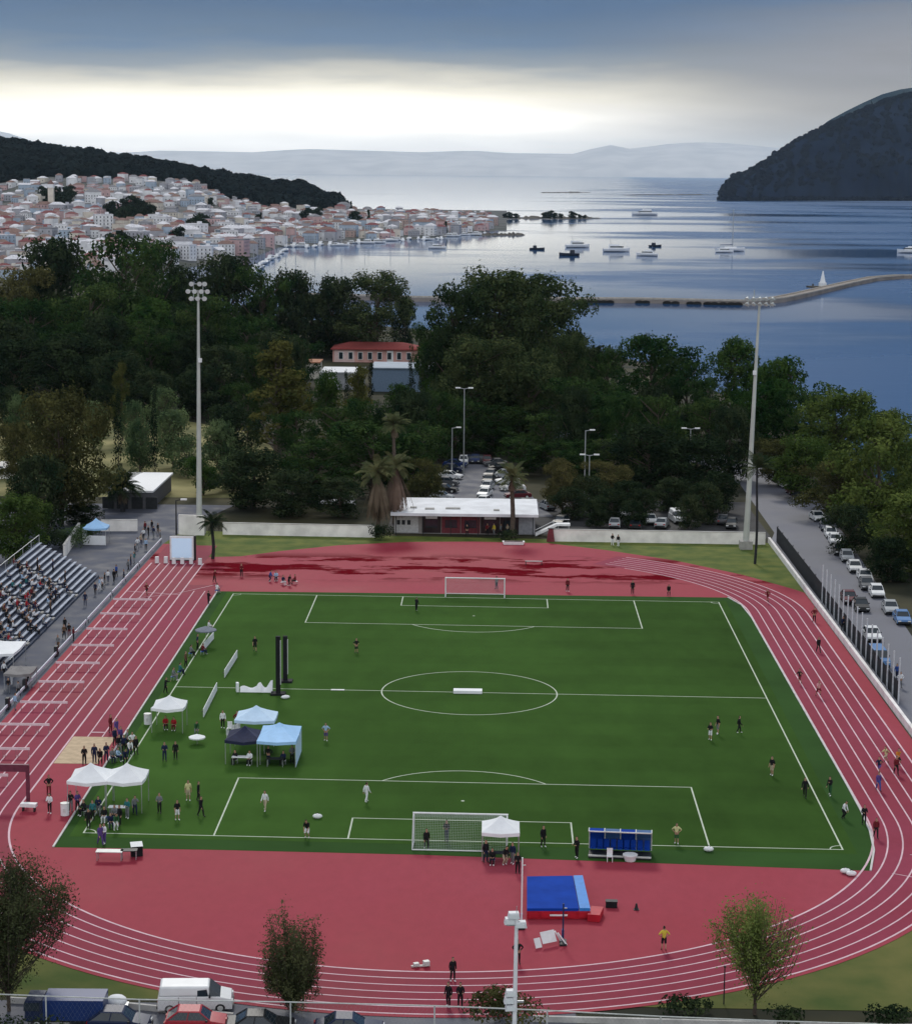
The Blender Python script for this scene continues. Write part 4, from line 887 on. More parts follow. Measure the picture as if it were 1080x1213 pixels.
def shell(body, reg, regions, off, name, side=0):
    nv = len(body.vertices); use = [i for i, r in enumerate(reg) if r in regions and (not side or body.polygons[i].center.x*side > 0)]
    idx = {}; vs = []; fs = []
    for i in use:
        f = []
        for q in body.polygons[i].vertices:
            if q not in idx:
                idx[q] = len(vs); vv = body.vertices[q]; vs.append(vv.co+vv.normal*off)
            f.append(idx[q])
        fs.append(f)
    me = bpy.data.meshes.new(name); me.from_pydata([tuple(p) for p in vs], [], fs); me.polygons.foreach_set('use_smooth', [True]*len(fs)); me.materials.append(CL['black']); return me
for nme in ('stand','walk','run','sit','bend','armsup','hips','carry','lean'):
    body, reg = make_pose(nme); body.materials.clear(); body.materials.append(SKIN)
    for f in body.polygons: f.material_index = 0; f.use_smooth = True
    parts = {'shirt': shell(body, reg, ('trunk','arm'), .014, 'shirt'), 'long_shirt': shell(body, reg, ('trunk','arm','forearm'), .014, 'long_shirt'), 'trousers': shell(body, reg, ('pelvis','thigh','shin'), .012, 'trousers'), 'shorts': shell(body, reg, ('pelvis','thigh'), .016, 'shorts'), 'hair': shell(body, reg, ('hair',), .014, 'hair'), 'shoe': shell(body, reg, ('foot',), .012, 'shoe', 1), 'shoe2': shell(body, reg, ('foot',), .012, 'shoe', -1)}
    one = body.copy(); one.materials.clear()
    for m in (SKIN, CL['black'], CL['black'], HAIRB, SHOED): one.materials.append(m)
    mp = dict(trunk=1, arm=1, forearm=1, pelvis=2, thigh=2, shin=2, hair=3, foot=4)
    for f, r in zip(one.polygons, reg): f.material_index = mp.get(r, 0)
    POSES[nme] = (body, parts, one)
def person(loc, rz, pose, top, bottom, label, group=None, shorts=False, sleeves=True, shoe=SHOED, sc=1.0, hair=HAIRB):
    body, parts, one = POSES[pose]
    o = bpy.data.objects.new('person', body); COL.objects.link(o); o.location = loc; o.rotation_euler.z = rz; o.scale = (sc,)*3; tag(o, label, 'person', group)
    for pn, m, nm_ in (('long_shirt' if sleeves else 'shirt', CL[top], 'shirt'), ('shorts' if shorts else 'trousers', CL[bottom], 'shorts' if shorts else 'trousers'), ('hair', hair, 'hair'), ('shoe', shoe, 'shoe'), ('shoe2', shoe, 'shoe')):
        c = bpy.data.objects.new(nm_, parts[pn]); COL.objects.link(c); c.parent = o; slotmat(c, 0, m)
    return o
def small_person(loc, rz, pose, top, bottom, label, group, sc=1.0):
    o = bpy.data.objects.new('person', POSES[pose][2]); COL.objects.link(o); o.location = loc; o.rotation_euler.z = rz; o.scale = (sc,)*3
    slotmat(o, 1, CL[top]); slotmat(o, 2, CL[bottom]); tag(o, label, 'person', group); return o
W_ = SHOEW
PEOPLE = [  # u, v(feet), pose, top, bottom, facing (deg), shorts, white shoes, label
 (286,683,'stand','darkred','black',30,0,0,'person in dark red standing alone on the wet bend left of the seated group'),
 (319,689,'bend','blue','navy',40,0,1,'person in blue stooping at the left of the group on the far bend'),
 (327,688,'sit','lightblue','navy',-30,0,1,'person in light blue sitting in the group on the far bend'),
 (335,693,'sit','navy','white',60,0,1,'person in navy with white trousers sitting on the far bend'),
 (342,694,'bend','black','black',10,0,1,'person in black crouching in the group on the far bend'),
 (350,692,'sit','darkred','black',-60,0,0,'person in dark red sitting at the right of the far bend group'),
 (302,772,'walk','black','black',30,1,0,'person in black walking behind the white boards on the pitch'),
 (422,774,'hips','black','black',0,1,0,'person in black with hands on hips alone in the far half'),
 (493,724,'stand','black','black',200,0,1,'person in black with white shoes inside the far penalty area'),
 (672,701,'stand','darkred','black',0,0,1,'person in dark red behind the far goal line, right of the far goal'),
 (749,704,'stand','black','black',0,0,0,'person in black behind the far right penalty corner'),
 (792,706,'bend','black','black',20,0,0,'person in black crouching on the red beyond the far goal line'),
 (588,698,'stand','grey','navy',180,0,0,'person in grey behind the right post of the far goal'),
 (909,714,'run','darkred','darkred',-20,1,0,'runner in dark red on the far right bend'),
 (964,737,'stand','darkred','black',0,0,0,'person in dark red against the low white track wall'),
 (969,773,'walk','black','black',10,0,0,'person in black walking the middle lane of the back straight'),
 (947,811,'run','black','darkred',-10,1,0,'runner in black in the inner lane of the back straight'),
 (969,826,'run','pink','darkred',-10,1,0,'runner in a pale pink top in the back straight'),
 (1049,905,'run','paleyellow','beige',-20,1,0,'runner in a pale yellow top on the back straight'),
 (1063,909,'run','orange','black',-20,1,0,'runner in an orange top beside the track wall'),
 (1061,918,'walk','darkred','black',-20,0,0,'person in dark red beside the yellow topped runner'),
 (1041,918,'run','navy','purple',-10,1,0,'runner in navy in the second lane of the back straight'),
 (1040,937,'walk','purple','blue',-10,0,0,'person in purple and blue walking the back straight'),
 (841,877,'stand','black','white',10,1,1,'player in black with white shorts, left of three on the right side'),
 (850,870,'stand','black','grey',-30,1,1,'player in black with grey shorts, middle of three on the right side'),
 (875,869,'walk','black','black',60,0,1,'player all in black, right of three on the right side'),
 (914,919,'stand','black','beige',0,1,1,'player in black with beige shorts alone near the right touchline'),
 (953,945,'walk','black','black',0,0,0,'person in black on the right touchline'),
 (983,943,'stand','black','green',0,0,1,'person in black and green between the touchline and the kerb'),
 (998,970,'bend','white','black',40,0,0,'person with a white top bending near the right corner'),
 (1023,977,'stand','black','black',-30,0,0,'person in black by the inner kerb, the farther of two'),
 (1037,993,'walk','darkred','black',-30,0,0,'person in dark red by the inner kerb, the nearer of two'),
 (801,1000,'stand','paleyellow','green',0,1,1,'player in pale yellow on the goal line right of the shelter'),
 (643,1004,'stand','black','black',20,0,1,'person in black beside the goal line left of the shelter'),
 (683,1017,'stand','black','black',0,0,1,'person in black at the left end of the team shelter'),
 (505,1007,'walk','black','black',0,0,1,'person in black by the left post of the near goal'),
 (529,997,'stand','black','navy',0,0,0,'person in black inside the net of the near goal'),
 (607,1024,'stand','navy','grey',0,0,1,'person in navy at the right leg of the small white gazebo'),
 (583,1024,'sit','black','black',0,0,1,'person in black sitting under the small white gazebo'),
 (597,1025,'bend','black','beige',20,0,1,'person in black leaning over the table under the small white gazebo'),
 (613,1035,'stand','black','black',0,0,0,'person in black beside the top of the tall white upright'),
 (434,951,'walk','white','white',160,0,1,'person in all white walking in the near penalty area'),
 (314,961,'walk','white','beige',20,0,1,'player in white top at the left edge of the near penalty area'),
 (364,993,'bend','black','white',30,1,1,'person in black and white bending near the goal line'),
 (189,964,'stand','grey','black',10,0,0,'person in grey and black, leftmost of the group left of the near box'),
 (210,972,'stand','black','white',0,1,1,'player in black with white shorts in the group left of the near box'),
 (223,949,'stand','paleyellow','beige',-10,1,1,'player in pale yellow in the group left of the near box'),
 (235,949,'stand','black','black',40,0,0,'person in black, the farther of two at the group\'s end'),
 (238,968,'walk','black','black',40,0,0,'person in black, the nearer of two at the group\'s end'),
 (195,902,'stand','navy','navy',0,0,0,'person in navy, left of the pair in front of the lone gazebo'),
 (208,900,'stand','black','black',0,0,0,'person in black, right of the pair in front of the lone gazebo'),
 (386,878,'hips','lightblue','purple',0,1,1,'player in light blue and purple right of the sky blue tent'),
 (232,872,'bend','green','grey',0,0,1,'person in green behind the small white umbrella'),
 (264,863,'stand','white','black',30,0,1,'person in a white top at the chairs by the pale blue tent'),
 (281,864,'stand','darkred','black',-20,0,0,'person in dark red behind the pale blue tent'),
 (196,864,'sit','red','black',0,0,1,'person in red sitting under the left of the lone gazebo'),
 (206,865,'sit','red','darkred',10,0,1,'person in red sitting under the right of the lone gazebo'),
 (247,748,'sit','white','grey',90,0,1,'person in white sitting behind the grey umbrella'),
 (240,776,'sit','darkred','navy',90,0,1,'person in dark red sitting at the short white board'),
 (234,770,'stand','navy','black',90,0,0,'person in navy standing beside the grey umbrella'),
 (226,778,'sit','grey','black',90,0,0,'person in grey sitting on the touchline below the umbrella'),
 (220,790,'stand','brown','black',90,0,0,'person in brown standing on the touchline by the kerb'),
 (213,800,'sit','teal','navy',90,0,0,'person in teal sitting on the turf edge by the kerb'),
 (205,806,'sit','grey','grey',90,0,1,'person all in grey sitting on the turf edge'),
 (196,822,'stand','black','black',90,0,0,'person in black at the kerb behind the lone gazebo'),
 (257,703,'sit','white','grey',120,0,1,'person in white at the far left corner flag'),
 (247,716,'stand','black','black',120,0,0,'person in black near the far left corner'),
 (149,812,'walk','grey','black',30,0,0,''),
 (131,868,'stand','darkred','darkred',60,0,0,'person in dark red on the runway by the sand pit'),
 (138,872,'walk','purple','purple',70,0,0,'athlete in purple at the end of the runway'),
 (143,882,'stand','purple','navy',80,0,0,'person in purple beside the sand pit corner'),
 (147,892,'stand','navy','black',60,0,0,'person in navy at the kerb by the sand pit'),
 (153,896,'bend','white','navy',60,0,1,'person with a white top bending by the sand pit'),
 (139,902,'sit','lightblue','navy',60,0,1,'official in light blue sitting behind the twin tent'),
 (161,894,'stand','black','black',40,0,0,'person in black at the touchline by the twin tent'),
 (133,903,'sit','grey','navy',60,0,0,'person in grey sitting behind the twin tent'),
 (100,906,'stand','black','black',0,0,0,'person in black at the sand pit edge, left of the tent peak'),
 (119,906,'bend','black','black',40,0,0,'person in black leaning over the sand pit by the tent'),
 (126,903,'stand','navy','navy',20,0,0,'person in navy between the sand and the twin tent'),
 (136,884,'stand','navy','black',50,0,0,'person in navy between the sand pit and the kerb, behind another'),(141,893,'walk','black','grey',50,0,0,'person in black and grey stepping along the kerb by the sand'),(151,886,'stand','grey','black',60,0,0,'person in grey top at the inner kerb above the twin tent'),(157,889,'stand','white','black',60,0,0,'person in white and black at the touchline above the twin tent'),(148,906,'bend','navy','black',20,0,0,'person in navy leaning just behind the right tent peak'),(112,904,'stand','navy','navy',0,0,0,'person all in navy between the two tent peaks'),(84,962,'stand','black','grey',0,0,0,'person in black and grey outside the left tent leg'),(110,972,'stand','teal','black',0,0,0,'person in teal and black in the shade of the twin tent'),(142,978,'stand','black','black',0,0,0,'person all in black before the right half of the twin tent'),(160,966,'stand','grey','navy',0,0,0,'person in grey and navy at the outer right tent leg'),(279,905,'sit','black','black',0,0,0,'person in black sitting at the table under the navy tent'),(296,906,'sit','white','black',0,0,1,'person in white sitting under the navy tent'),(318,905,'stand','black','navy',0,0,0,'person in black and navy under the sky blue tent'),(336,906,'sit','navy','black',0,0,0,'person in navy sitting under the sky blue tent'),(346,905,'stand','grey','black',0,0,0,'person in grey under the right leg of the sky blue tent'),(575,1022,'stand','black','navy',0,0,0,'person in black and navy at the left leg of the small white gazebo'),
 (58,942,'stand','black','darkred',10,0,0,'person in black on the red, the farther of two left of the twin tent'),
 (59,964,'stand','white','black',10,0,1,'person with a white top and black trousers left of the twin tent'),
 (92,962,'stand','purple','black',20,0,0,'person in purple under the left edge of the twin tent'),
 (100,966,'sit','black','black',-20,0,1,'person in black sitting under the twin tent'),
 (117,968,'stand','navy','grey',0,0,0,'person in navy under the middle of the twin tent'),
 (124,974,'sit','black','white',0,0,1,'person in black with white trousers sitting before the twin tent'),
 (136,972,'sit','grey','black',0,0,0,'person in grey at the table before the twin tent'),
 (151,970,'stand','teal','grey',0,0,1,'person in teal at the right end of the twin tent'),
 (105,982,'stand','black','black',0,0,0,'person in black near the near left corner'),
 (119,1002,'walk','purple','purple',0,0,0,'person in purple at the near left corner of the pitch'),
 (124,1000,'stand','white','purple',0,0,1,'person in white beside the purple one at the near left corner'),
 (137,984,'bend','green','white',0,0,1,'person in green with white trousers behind the corner'),
 (131,981,'sit','navy','navy',0,0,0,'person in navy sitting at the corner'),
 (786,1126,'hips','yellow','black',170,1,0,'person in a yellow top with black shorts standing on the red apron'),
 (536,1163,'stand','black','black',0,0,1,'person in black, the farthest of three on the near bend'),
 (531,1193,'stand','black','black',-20,0,1,'person in black, left of the two close together on the near bend'),
 (545,1194,'stand','black','black',20,0,1,'person in black, right of the two close together on the near bend'),
 (613,1142,'stand','black','black',0,0,0,'person in black half hidden behind the near lamp mast'),
 (725,646,'stand','black','white',0,0,1,'person in black with white trousers by the far wall, left of two'),
 (732,647,'stand','black','white',0,0,1,'person in black with white trousers by the far wall, right of two'),
 (577,634,'stand','darkred','black',0,0,0,'person in dark red before the clubhouse shopfront'),
 (585,634,'stand','yellow','grey',0,0,0,'person in yellow before the clubhouse'),
 (593,634,'walk','grey','black',40,0,0,'person in grey before the clubhouse'),
 (601,634,'stand','beige','navy',0,0,0,'person in beige before the clubhouse'),
 (553,635,'stand','black','black',0,0,0,'person in black at the clubhouse column'),
 (174,706,'run','darkred','black',-20,1,0,'sprinter in dark red leaving the start in the outer lanes'),
 (254,690,'stand','darkred','black',40,0,0,'person in dark red at the far left kerb end'),
 (998,748,'stand','navy','black',0,0,0,'person in navy on the pavement behind the roadside fence'),
 (1062,806,'walk','blue','navy',0,0,0,'person in blue on the pavement near the blue van'),
 (1066,815,'stand','white','grey',0,0,0,'person in white on the pavement near the blue van'),
]
rp_ = random.Random(41)
for u, v, ps, t, bt, fa, sh, ws, l in PEOPLE:
    if not l: continue
    g = G(u, v); zz = .02 if (abs(g.x) < 33.5 and -6 < g.y < 103) else 0
    if ps == 'stand': ps = rp_.choice(['stand','stand','hips','carry','lean'])
    o = person((g.x, g.y, zz), math.radians(fa+rp_.uniform(-45,45)), ps, t, bt, l, None, bool(sh), not sh, SHOEW if ws else SHOED, random.uniform(.98,1.06))
    if ps == 'sit':
        m = {'red':REDP}.get(t, WHITE if random.random() < .6 else BLUEP)
        r = empty('camp_stool', (g.x, g.y, zz), math.radians(fa)); tag(r, 'small stool under the '+l, 'stool')
        MB().box((0,.04,.38),(.42,.4,.05)).build('seat', m, r)
        for sx in (-.17,.17):
            for sy in (-.12,.2): MB().tube((sx,sy,0),(sx,sy,.36), .02).build('leg', METAL, r)
        r['label'] = 'small stool under the '+l if len(l.split()) <= 12 else 'small stool of the '+' '.join(l.split()[:12]).rstrip(',')
# bib of the person on the near bend is a part of that person
# plaza walkers
rnd = random.Random(4)
cols = ['black','navy','grey','white','darkred','blue','brown','beige','teal','lightblue']
PLZ = [(124,694,'black','grey','white'),(128,690,'white','navy',''),(135,690,'black','black',''),(147,690,'navy','black',''),(152,678,'grey','black',''),(155,672,'black','navy',''),(159,668,'teal','grey',''),(160,658,'black','black',''),(163,651,'white','grey',''),(167,646,'beige','navy',''),(170,640,'white','black',''),(173,652,'lightblue','black',''),(176,636,'black','black',''),(182,637,'navy','grey',''),(187,633,'black','brown',''),(190,641,'grey','black',''),(172,631,'darkred','black',''),(180,629,'black','navy',''),(138,684,'blue','black',''),(121,699,'white','black',''),(87,760,'darkred','black',''),(82,755,'black','darkred',''),(76,757,'brown','black',''),(77,748,'black','black',''),(69,770,'grey','brown',''),(101,718,'navy','navy',''),(113,705,'navy','black',''),(118,700,'lightblue','white',''),(14,812,'white','white',''),(10,822,'black','grey',''),(5,802,'white','black',''),(22,826,'grey','black',''),(34,812,'brown','black',''),(18,842,'lightblue','grey','')]
zone = lambda v: 'by the far end of the plaza' if v < 645 else 'midway along the plaza' if v < 670 else 'where the plaza meets the grandstand end' if v < 702 else 'on the walkway below the benches' if v < 775 else 'by the grey canopy'
for i, (u, v, t, bt, _x) in enumerate(PLZ):
    g = G(u, v); small_person((g.x, g.y, 0), rnd.uniform(0,6.28), rnd.choice(['stand','walk','stand','hips','carry']), t, bt, f"bystander in {t} top and {bt} trousers standing {zone(v)}", 'bystanders on the plaza and walkway', rnd.uniform(.97,1.05))
# spectators: seated on the bench rows
rowname = ['lowest']+ordi[1:10]+['eleventh','top']
seen = set(); cnt = 0
clusters = [(3,.9,86,5),(5,.9,84,5),(2,.8,94,4),(4,1.0,78,5),(7,1.2,83,5),(6,1,70,5),(2,1,74,5),(8,1,76,4),(4,1,66,6),(1,1,68,5),(6,.8,92,3),(9,1,88,4),(3,1,62,4),(8,1,66,5)]
while cnt < 92:
    ck, ckw, cy_, cyw = rnd.choice(clusters)
    k = int(round(rnd.gauss(ck, 1.4))); y = rnd.gauss(cy_, cyw*.8)
    if not (0 <= k < ROWS and Y0+.8 < y < Y1-.6): continue
    slot = (k, int(y/.62))
    if slot in seen: continue
    seen.add(slot); y = slot[1]*.62+.3
    t = rnd.choice(['black','black','black','navy','navy','grey','grey','white','darkred','navy','brown','lightblue','teal','red','white']); bt = rnd.choice(['black','navy','grey','black','navy'])
    x = -50.4-RD*k-.42; z = .25+RH*k
    part = 'far end' if y > 92 else 'far half' if y > 82 else 'near half' if y > 72 else 'near end'
    small_person((x, y, z+.36+.04-.40), PI/2+rnd.uniform(-.3,.3), 'sit', t, bt, f"spectator in {t} top, {bt} trousers, {rowname[k]} bench row, {part} of grandstand", 'spectators on the grandstand', rnd.uniform(.95,1.05)); cnt += 1
for k, y, t in ((4,90.5,'black'),(2,88,'navy'),(6,99,'navy'),(8,96,'black'),(1,82,'brown'),(3,97,'black'),(5,76,'red')):
    small_person((-50.4-RD*k-.15, y, .25+RH*k), PI/2, 'stand', t, 'black', f"spectator in {t} standing up on the {rowname[k]} grandstand row", 'spectators on the grandstand')
# ------------------------------------------------------------------ vehicles
CARP = {n: mat('car_paint_'+n, c, .38, .05, 1, 0.0, 0, .3) for n, c in dict(white=(.74,.75,.76), silver=(.38,.40,.42), black=(.012,.013,.015), grey=(.10,.105,.115), darkred=(.10,.012,.02), red=(.38,.02,.035), blue=(.012,.035,.14), navy=(.01,.02,.06), lightblue=(.10,.22,.45), beige=(.42,.38,.32)).items()}
HEADL = mat('headlight_glass', (.7,.72,.72), .1, .05); TAILL = mat('tail_light_red', (.35,.01,.01), .3, .05)
def wheel(par, x, y, r=.32, w=.2):
    s = -1 if x < 0 else 1
    t = MB().tube((x-w/2*s,y,r),(x+w/2*s,y,r), r, r, 16).build('wheel', RUBBER, par)
    MB().tube((x+w/2*s-.02*s,y,r),(x+w/2*s+.015*s,y,r), r*.62, r*.58, 12).build('rim', LGREY, t)
def bev(o, w_, seg=3):
    m = o.modifiers.new('rounded', 'BEVEL'); m.width = w_; m.segments = seg; m.limit_method = 'ANGLE'; m.angle_limit = .5
    for f in o.data.polygons: f.use_smooth = True
    try: m.harden_normals = True
    except Exception: pass
    return o
def car_proto(name, kind):
    """nose toward -Y; body swept across sections so the flanks tuck in and the glasshouse narrows"""
    r = empty(name, (0,0,0))
    if kind == 'sedan': L_, W_c, pr, cab = 4.4, 1.74, [(-2.2,.55),(-2.12,.74),(-1.1,.90),(-.9,.92),(1.25,.95),(2.05,.92),(2.2,.7)], [(-1.0,.90),(-.28,1.40),(.85,1.42),(1.55,.95)]
    elif kind == 'hatch': L_, W_c, pr, cab = 3.9, 1.68, [(-1.95,.55),(-1.88,.78),(-1.05,.95),(-.8,.97),(1.5,1.0),(1.88,.95),(1.95,.6)], [(-.95,.94),(-.3,1.46),(1.1,1.48),(1.8,.98)]
    else: L_, W_c, pr, cab = 4.8, 1.86, [(-2.4,.55),(-2.32,.95),(-1.7,1.12),(-1.5,1.16),(2.3,1.2),(2.38,1.1),(2.4,.6)], [(-1.62,1.14),(-.95,1.88),(2.2,1.92),(2.36,1.2)]
    h = W_c/2
    poly = [(pr[0][0],.28)]+pr+[(pr[-1][0],.28)]
    n = len(poly); mb = MB(); rows = []
    for x, k in ((-h,.0),(-h*.97,.10),(h*.97,.10),(h,.0)):
        rows.append([(x, y*(1 if k else .985), z+(k if z > .5 else 0)-.10*(0 if z < .5 else 1)) for y, z in poly])
    vs = [p for ro in rows for p in ro]; fs = [tuple(range(n)), tuple(range(4*n-1,3*n-1,-1))]
    for q in range(3): fs += [(q*n+i, q*n+(i+1) % n, (q+1)*n+(i+1) % n, (q+1)*n+i) for i in range(n)]
    mb.add(vs, [f[::-1] for f in fs]); b = bev(mb.build('body', CARP['white'], r), .07)
    # glasshouse
    g = MB(); (a0,z0),(a1,z1),(a2,z2),(a3,z3) = cab; wb, wt = h*.93, h*.76
    if kind == 'van':
        gv = MB(); gv.add([(-wb,-.95,1.16),(wb,-.95,1.16),(wb,2.36,1.18),(-wb,2.36,1.18),(-wt*1.08,-.95,1.86),(wt*1.08,-.95,1.86),(wt*1.1,2.25,1.92),(-wt*1.1,2.25,1.92)], [(3,2,1,0),(4,5,6,7),(0,1,5,4),(1,2,6,5),(2,3,7,6),(3,0,4,7)]); bev(gv.build('cargo_box', CARP['white'], r), .16)
        g.add([(-wb,a0,z0),(wb,a0,z0),(wb,-.96,1.17),(-wb,-.96,1.17),(-wt,a1,z1-.06),(wt,a1,z1-.06)], [(0,1,5,4),(1,2,5),(3,0,4)])
        g.build('windscreen', GLASS, r)
        for s in (-1,1): MB().add([(s*(wb+.005),-.85,1.2),(s*(wb+.005),-.15,1.2),(s*(wt*1.08+.02),-.15,1.72),(s*(wt*1.08+.02),-.75,1.72)], [(0,1,2,3) if s > 0 else (3,2,1,0)]).build('side_window', GLASS, r)
    else:
        g.add([(-wb,a0,z0),(wb,a0,z0),(wb,a3,z3),(-wb,a3,z3),(-wt,a1,z1),(wt,a1,z1),(wt,a2,z2),(-wt,a2,z2)], [(0,1,5,4),(1,2,6,5),(2,3,7,6),(3,0,4,7)])
        g.build('window', GLASS, r)
        MB().add([(-wt-.02,a1-.06,z1),(wt+.02,a1-.06,z1),(wt+.02,a2+.06,z2),(-wt-.02,a2+.06,z2),(-wt*.9,a1+.05,z1+.05),(wt*.9,a1+.05,z1+.05),(wt*.9,a2-.05,z2+.05),(-wt*.9,a2-.05,z2+.05)], [(3,2,1,0),(4,5,6,7),(0,1,5,4),(1,2,6,5),(2,3,7,6),(3,0,4,7)]).build('roof', CARP['white'], r)
        pm = MB()
        for s in (-1,1):
            pm.tube((s*wb,a0,z0),(s*wt,a1,z1),.045,n=5); pm.tube((s*wb,a3,z3),(s*wt,a2,z2),.06,n=5); pm.tube((s*wb,(a0+a3)/2+.1,z0),(s*wt,(a1+a2)/2,z1),.035,n=5)
        pm.build('pillar', CARP['white'], r)
    if kind == 'van':
        for s in (-1,1):
            for y in (-.1,1.05): MB().box((s*(h+.004),y,.82),(.02,.025,.75)).build('door_seam', DARK, r)
            MB().box((s*(h+.01),.5,.98),(.03,.16,.05)).build('door_handle', DARK, r)
    for x in (-h+.1, h-.1):
        for y in (-L_/2+.78, L_/2-.78): wheel(r, x, y)
    for s in (-1,1):
        MB().box((s*(h-.28),-L_/2+.02,pr[1][1]-.17),(.38,.10,.14)).build('headlight', HEADL, r)
        MB().box((s*(h-.22),L_/2-.03,pr[-2][1]-.2),(.28,.10,.18)).build('tail_light', TAILL, r)
        MB().box((s*(h+.07),-.72 if kind != 'van' else -.95,z0+.06),(.16,.12,.12)).build('wing_mirror', DARK, r)
    MB().box((0,-L_/2+.0,.40),(W_c*.9,.14,.2)).build('bumper', DARK, r); MB().box((0,L_/2-.0,.42),(W_c*.9,.14,.2)).build('bumper', DARK, r)
    return r
PROTOC = {k: car_proto({'sedan':'parked_car','hatch':'parked_car','van':'parked_van'}[k], k) for k in ('sedan','hatch','van')}
def car(x, y, rz, kind, col, label, group=None, z=0, sc=None):
    o = place(PROTOC[kind], (x, y, z), rz, sc); tag(o, label, 'van' if kind == 'van' else 'car', group)
    for c in o.children:
        if c.name.split('.')[0] in ('body','roof','pillar','cargo_box'): slotmat(c, 0, CARP[col])
    return o
# along the road on the right, near to far; nose toward the camera
ROADCARS = [(1066,737,'sedan','lightblue','pale blue car on the road edge, the nearest to the frame edge'),(1052,725,'sedan','silver','silver car parked by the avenue, second from the frame edge'),(1036,706,'hatch','white','white car parked between the silver car and a dark one'),(1024,697,'hatch','grey','grey car half hidden behind the white ones by the avenue'),(1022,687,'sedan','white','white car with a dark rear window, lower of the two bright white ones'),(1010,676,'sedan','white','white car, upper of the two bright white ones by the avenue'),(1001,664,'hatch','silver','silver hatchback in the dark under the avenue trees'),(992,656,'hatch','black','black car below the two small white ones'),(987,644,'hatch','white','small white car farther along the avenue, nearer of a touching pair'),(982,636,'hatch','white','small white car farther along the avenue, farther of a touching pair'),(976,627,'sedan','navy','navy car in shadow beyond the touching white pair'),(966,616,'sedan','white','white car parked inside the kerb where the road bends'),(946,594,'hatch','black','black car at the road bend under the trees'),(937,585,'hatch','darkred','dark red car at the road bend under the trees'),(928,577,'sedan','white','white car at the far end of the parked row'),(917,569,'hatch','silver','silver car at the far end of the parked row')]
for u, v, k, c, l in ROADCARS:
    g = G(u, v); ang = -.05 if g.y < 160 else .12
    car(g.x+.2, g.y, ang, k, c, l, 'cars parked along the avenue')
for u, v, k, c, l, rz in ((1005,713,'sedan','darkred','dark red car driving on the road beside the parked row',-.03),(1019,722,'sedan','black','black car on the road just behind the white posts',-.03),(1032,757,'sedan','white','white car with a dark windscreen close behind the roadside fence',.0),(1040,787,'van','lightblue','pale blue van behind the roadside fence',.0)):
    g = G(u, v); car(g.x, g.y, rz, k, c, l)
# rows in the car park behind the clubhouse
cc = ['white','silver','black','grey','white','navy','blue','black','darkred','white']
rnd = random.Random(11); nn = 0
for sd_, uu in (('left',[(519,601),(523,592),(527,583),(530,575),(533,567),(536,559),(539,553)]),('right',[(620,601),(613,590),(607,581),(601,573),(596,565),(591,558),(587,552)]),('back',[(549,549),(556,548),(563,548),(570,548),(577,549)]),('middle',[(572,598),(574,588),(577,580),(579,572),(581,565)])):
    for i, (u, v) in enumerate(uu):
        g = G(u, v); c = cc[nn % 10]; nn += 1; kd = rnd.choice(['sedan','hatch'])
        car(g.x, g.y, {'left':PI/2-.2,'right':-PI/2+.2,'back':0,'middle':-.25}[sd_]+rnd.uniform(-.06,.06), kd, c, f"{c} car, {sd_} row of the clubhouse car park, {ordi[i]} from the {'left' if sd_ == 'back' else 'roof'}", 'cars in the car park behind the clubhouse')
for i, (u, v, k, c) in enumerate(((648,603,'hatch','silver'),(664,622,'hatch','black'),(728,624,'sedan','silver'),(738,612,'hatch','white'),(752,625,'sedan','black'),(770,620,'hatch','white'),(784,624,'sedan','silver'),(802,618,'van','white'),(856,620,'sedan','grey'),(866,625,'hatch','black'))):
    g = G(u, v); car(g.x, g.y, rnd.uniform(-.4,.4)+(0 if i % 2 else PI), k, c, f"{c} {'van' if k == 'van' else 'hatchback' if k == 'hatch' else 'saloon'} under trees behind the wall, {ordi[i]+' from the clubhouse' if i < 10 else 'in the group nearest the road'}", 'cars behind the right boundary wall')
for i, (u, v) in enumerate(((384,598),(397,597),(413,598))):
    g = G(u, v); car(g.x, g.y, .2, 'hatch', 'white', 'white car showing under the dark trees behind the long wall, ' + ['nearest the mast','in the middle of three','nearest the skirted palms'][i])
# near car park at the bottom edge
g = G(231,1196); car(g.x, g.y+.3, PI/2+.10, 'van', 'white', 'white panel van parked by the near bend behind the wire fence', None, 0, (1.04,1.0,.93))
car(-16.1, -38.6, PI/2+.05, 'hatch', 'red', 'red car under the wire fence at the bottom edge')
car(-20.9, -38.9, PI/2, 'hatch', 'navy', 'dark navy car between the blue truck and the red car')
car(-6.4, -39.2, PI/2+.04, 'sedan', 'navy', 'dark blue saloon at the bottom edge beside the tall young tree')
car(-12.0, -39.0, PI/2+.06, 'sedan', 'black', 'black saloon at the bottom edge under the tall young tree')
# flat bed truck with a blue box, long white trailer
tb = empty('box_truck', (-23.8,-38.2,0), .02); tag(tb, 'dark blue box truck behind the wire fence beside the big dark tree', 'truck')
MB().box((0,0,1.42),(3.8,2.0,1.34)).build('cargo_box', CARP['blue'], tb); MB().box((0,0,.68),(5.6,1.8,.14)).build('chassis', DARK, tb)
MB().box((-2.5,0,1.35),(1.15,1.9,1.35),0,0,.9).build('cab', CARP['navy'], tb); MB().box((-2.62,0,1.62),(1.0,1.93,.5),0,0,.95).build('window', GLASS, tb)
for x in (-2.3,1.3):
    for y in (-.85,.85): t = MB().tube((x,y-.12,.42),(x,y+.12,.42), .42, .42, 14).build('wheel', RUBBER, tb); MB().tube((x,y-.14,.42),(x,y+.14,.42), .24, .24, 10).build('rim', LGREY, t)
g = G(124,1190); tr = empty('boat_trailer', (g.x, -36.4, 0), .03); tag(tr, 'white covered trailer between the blue truck and the white van', 'trailer')
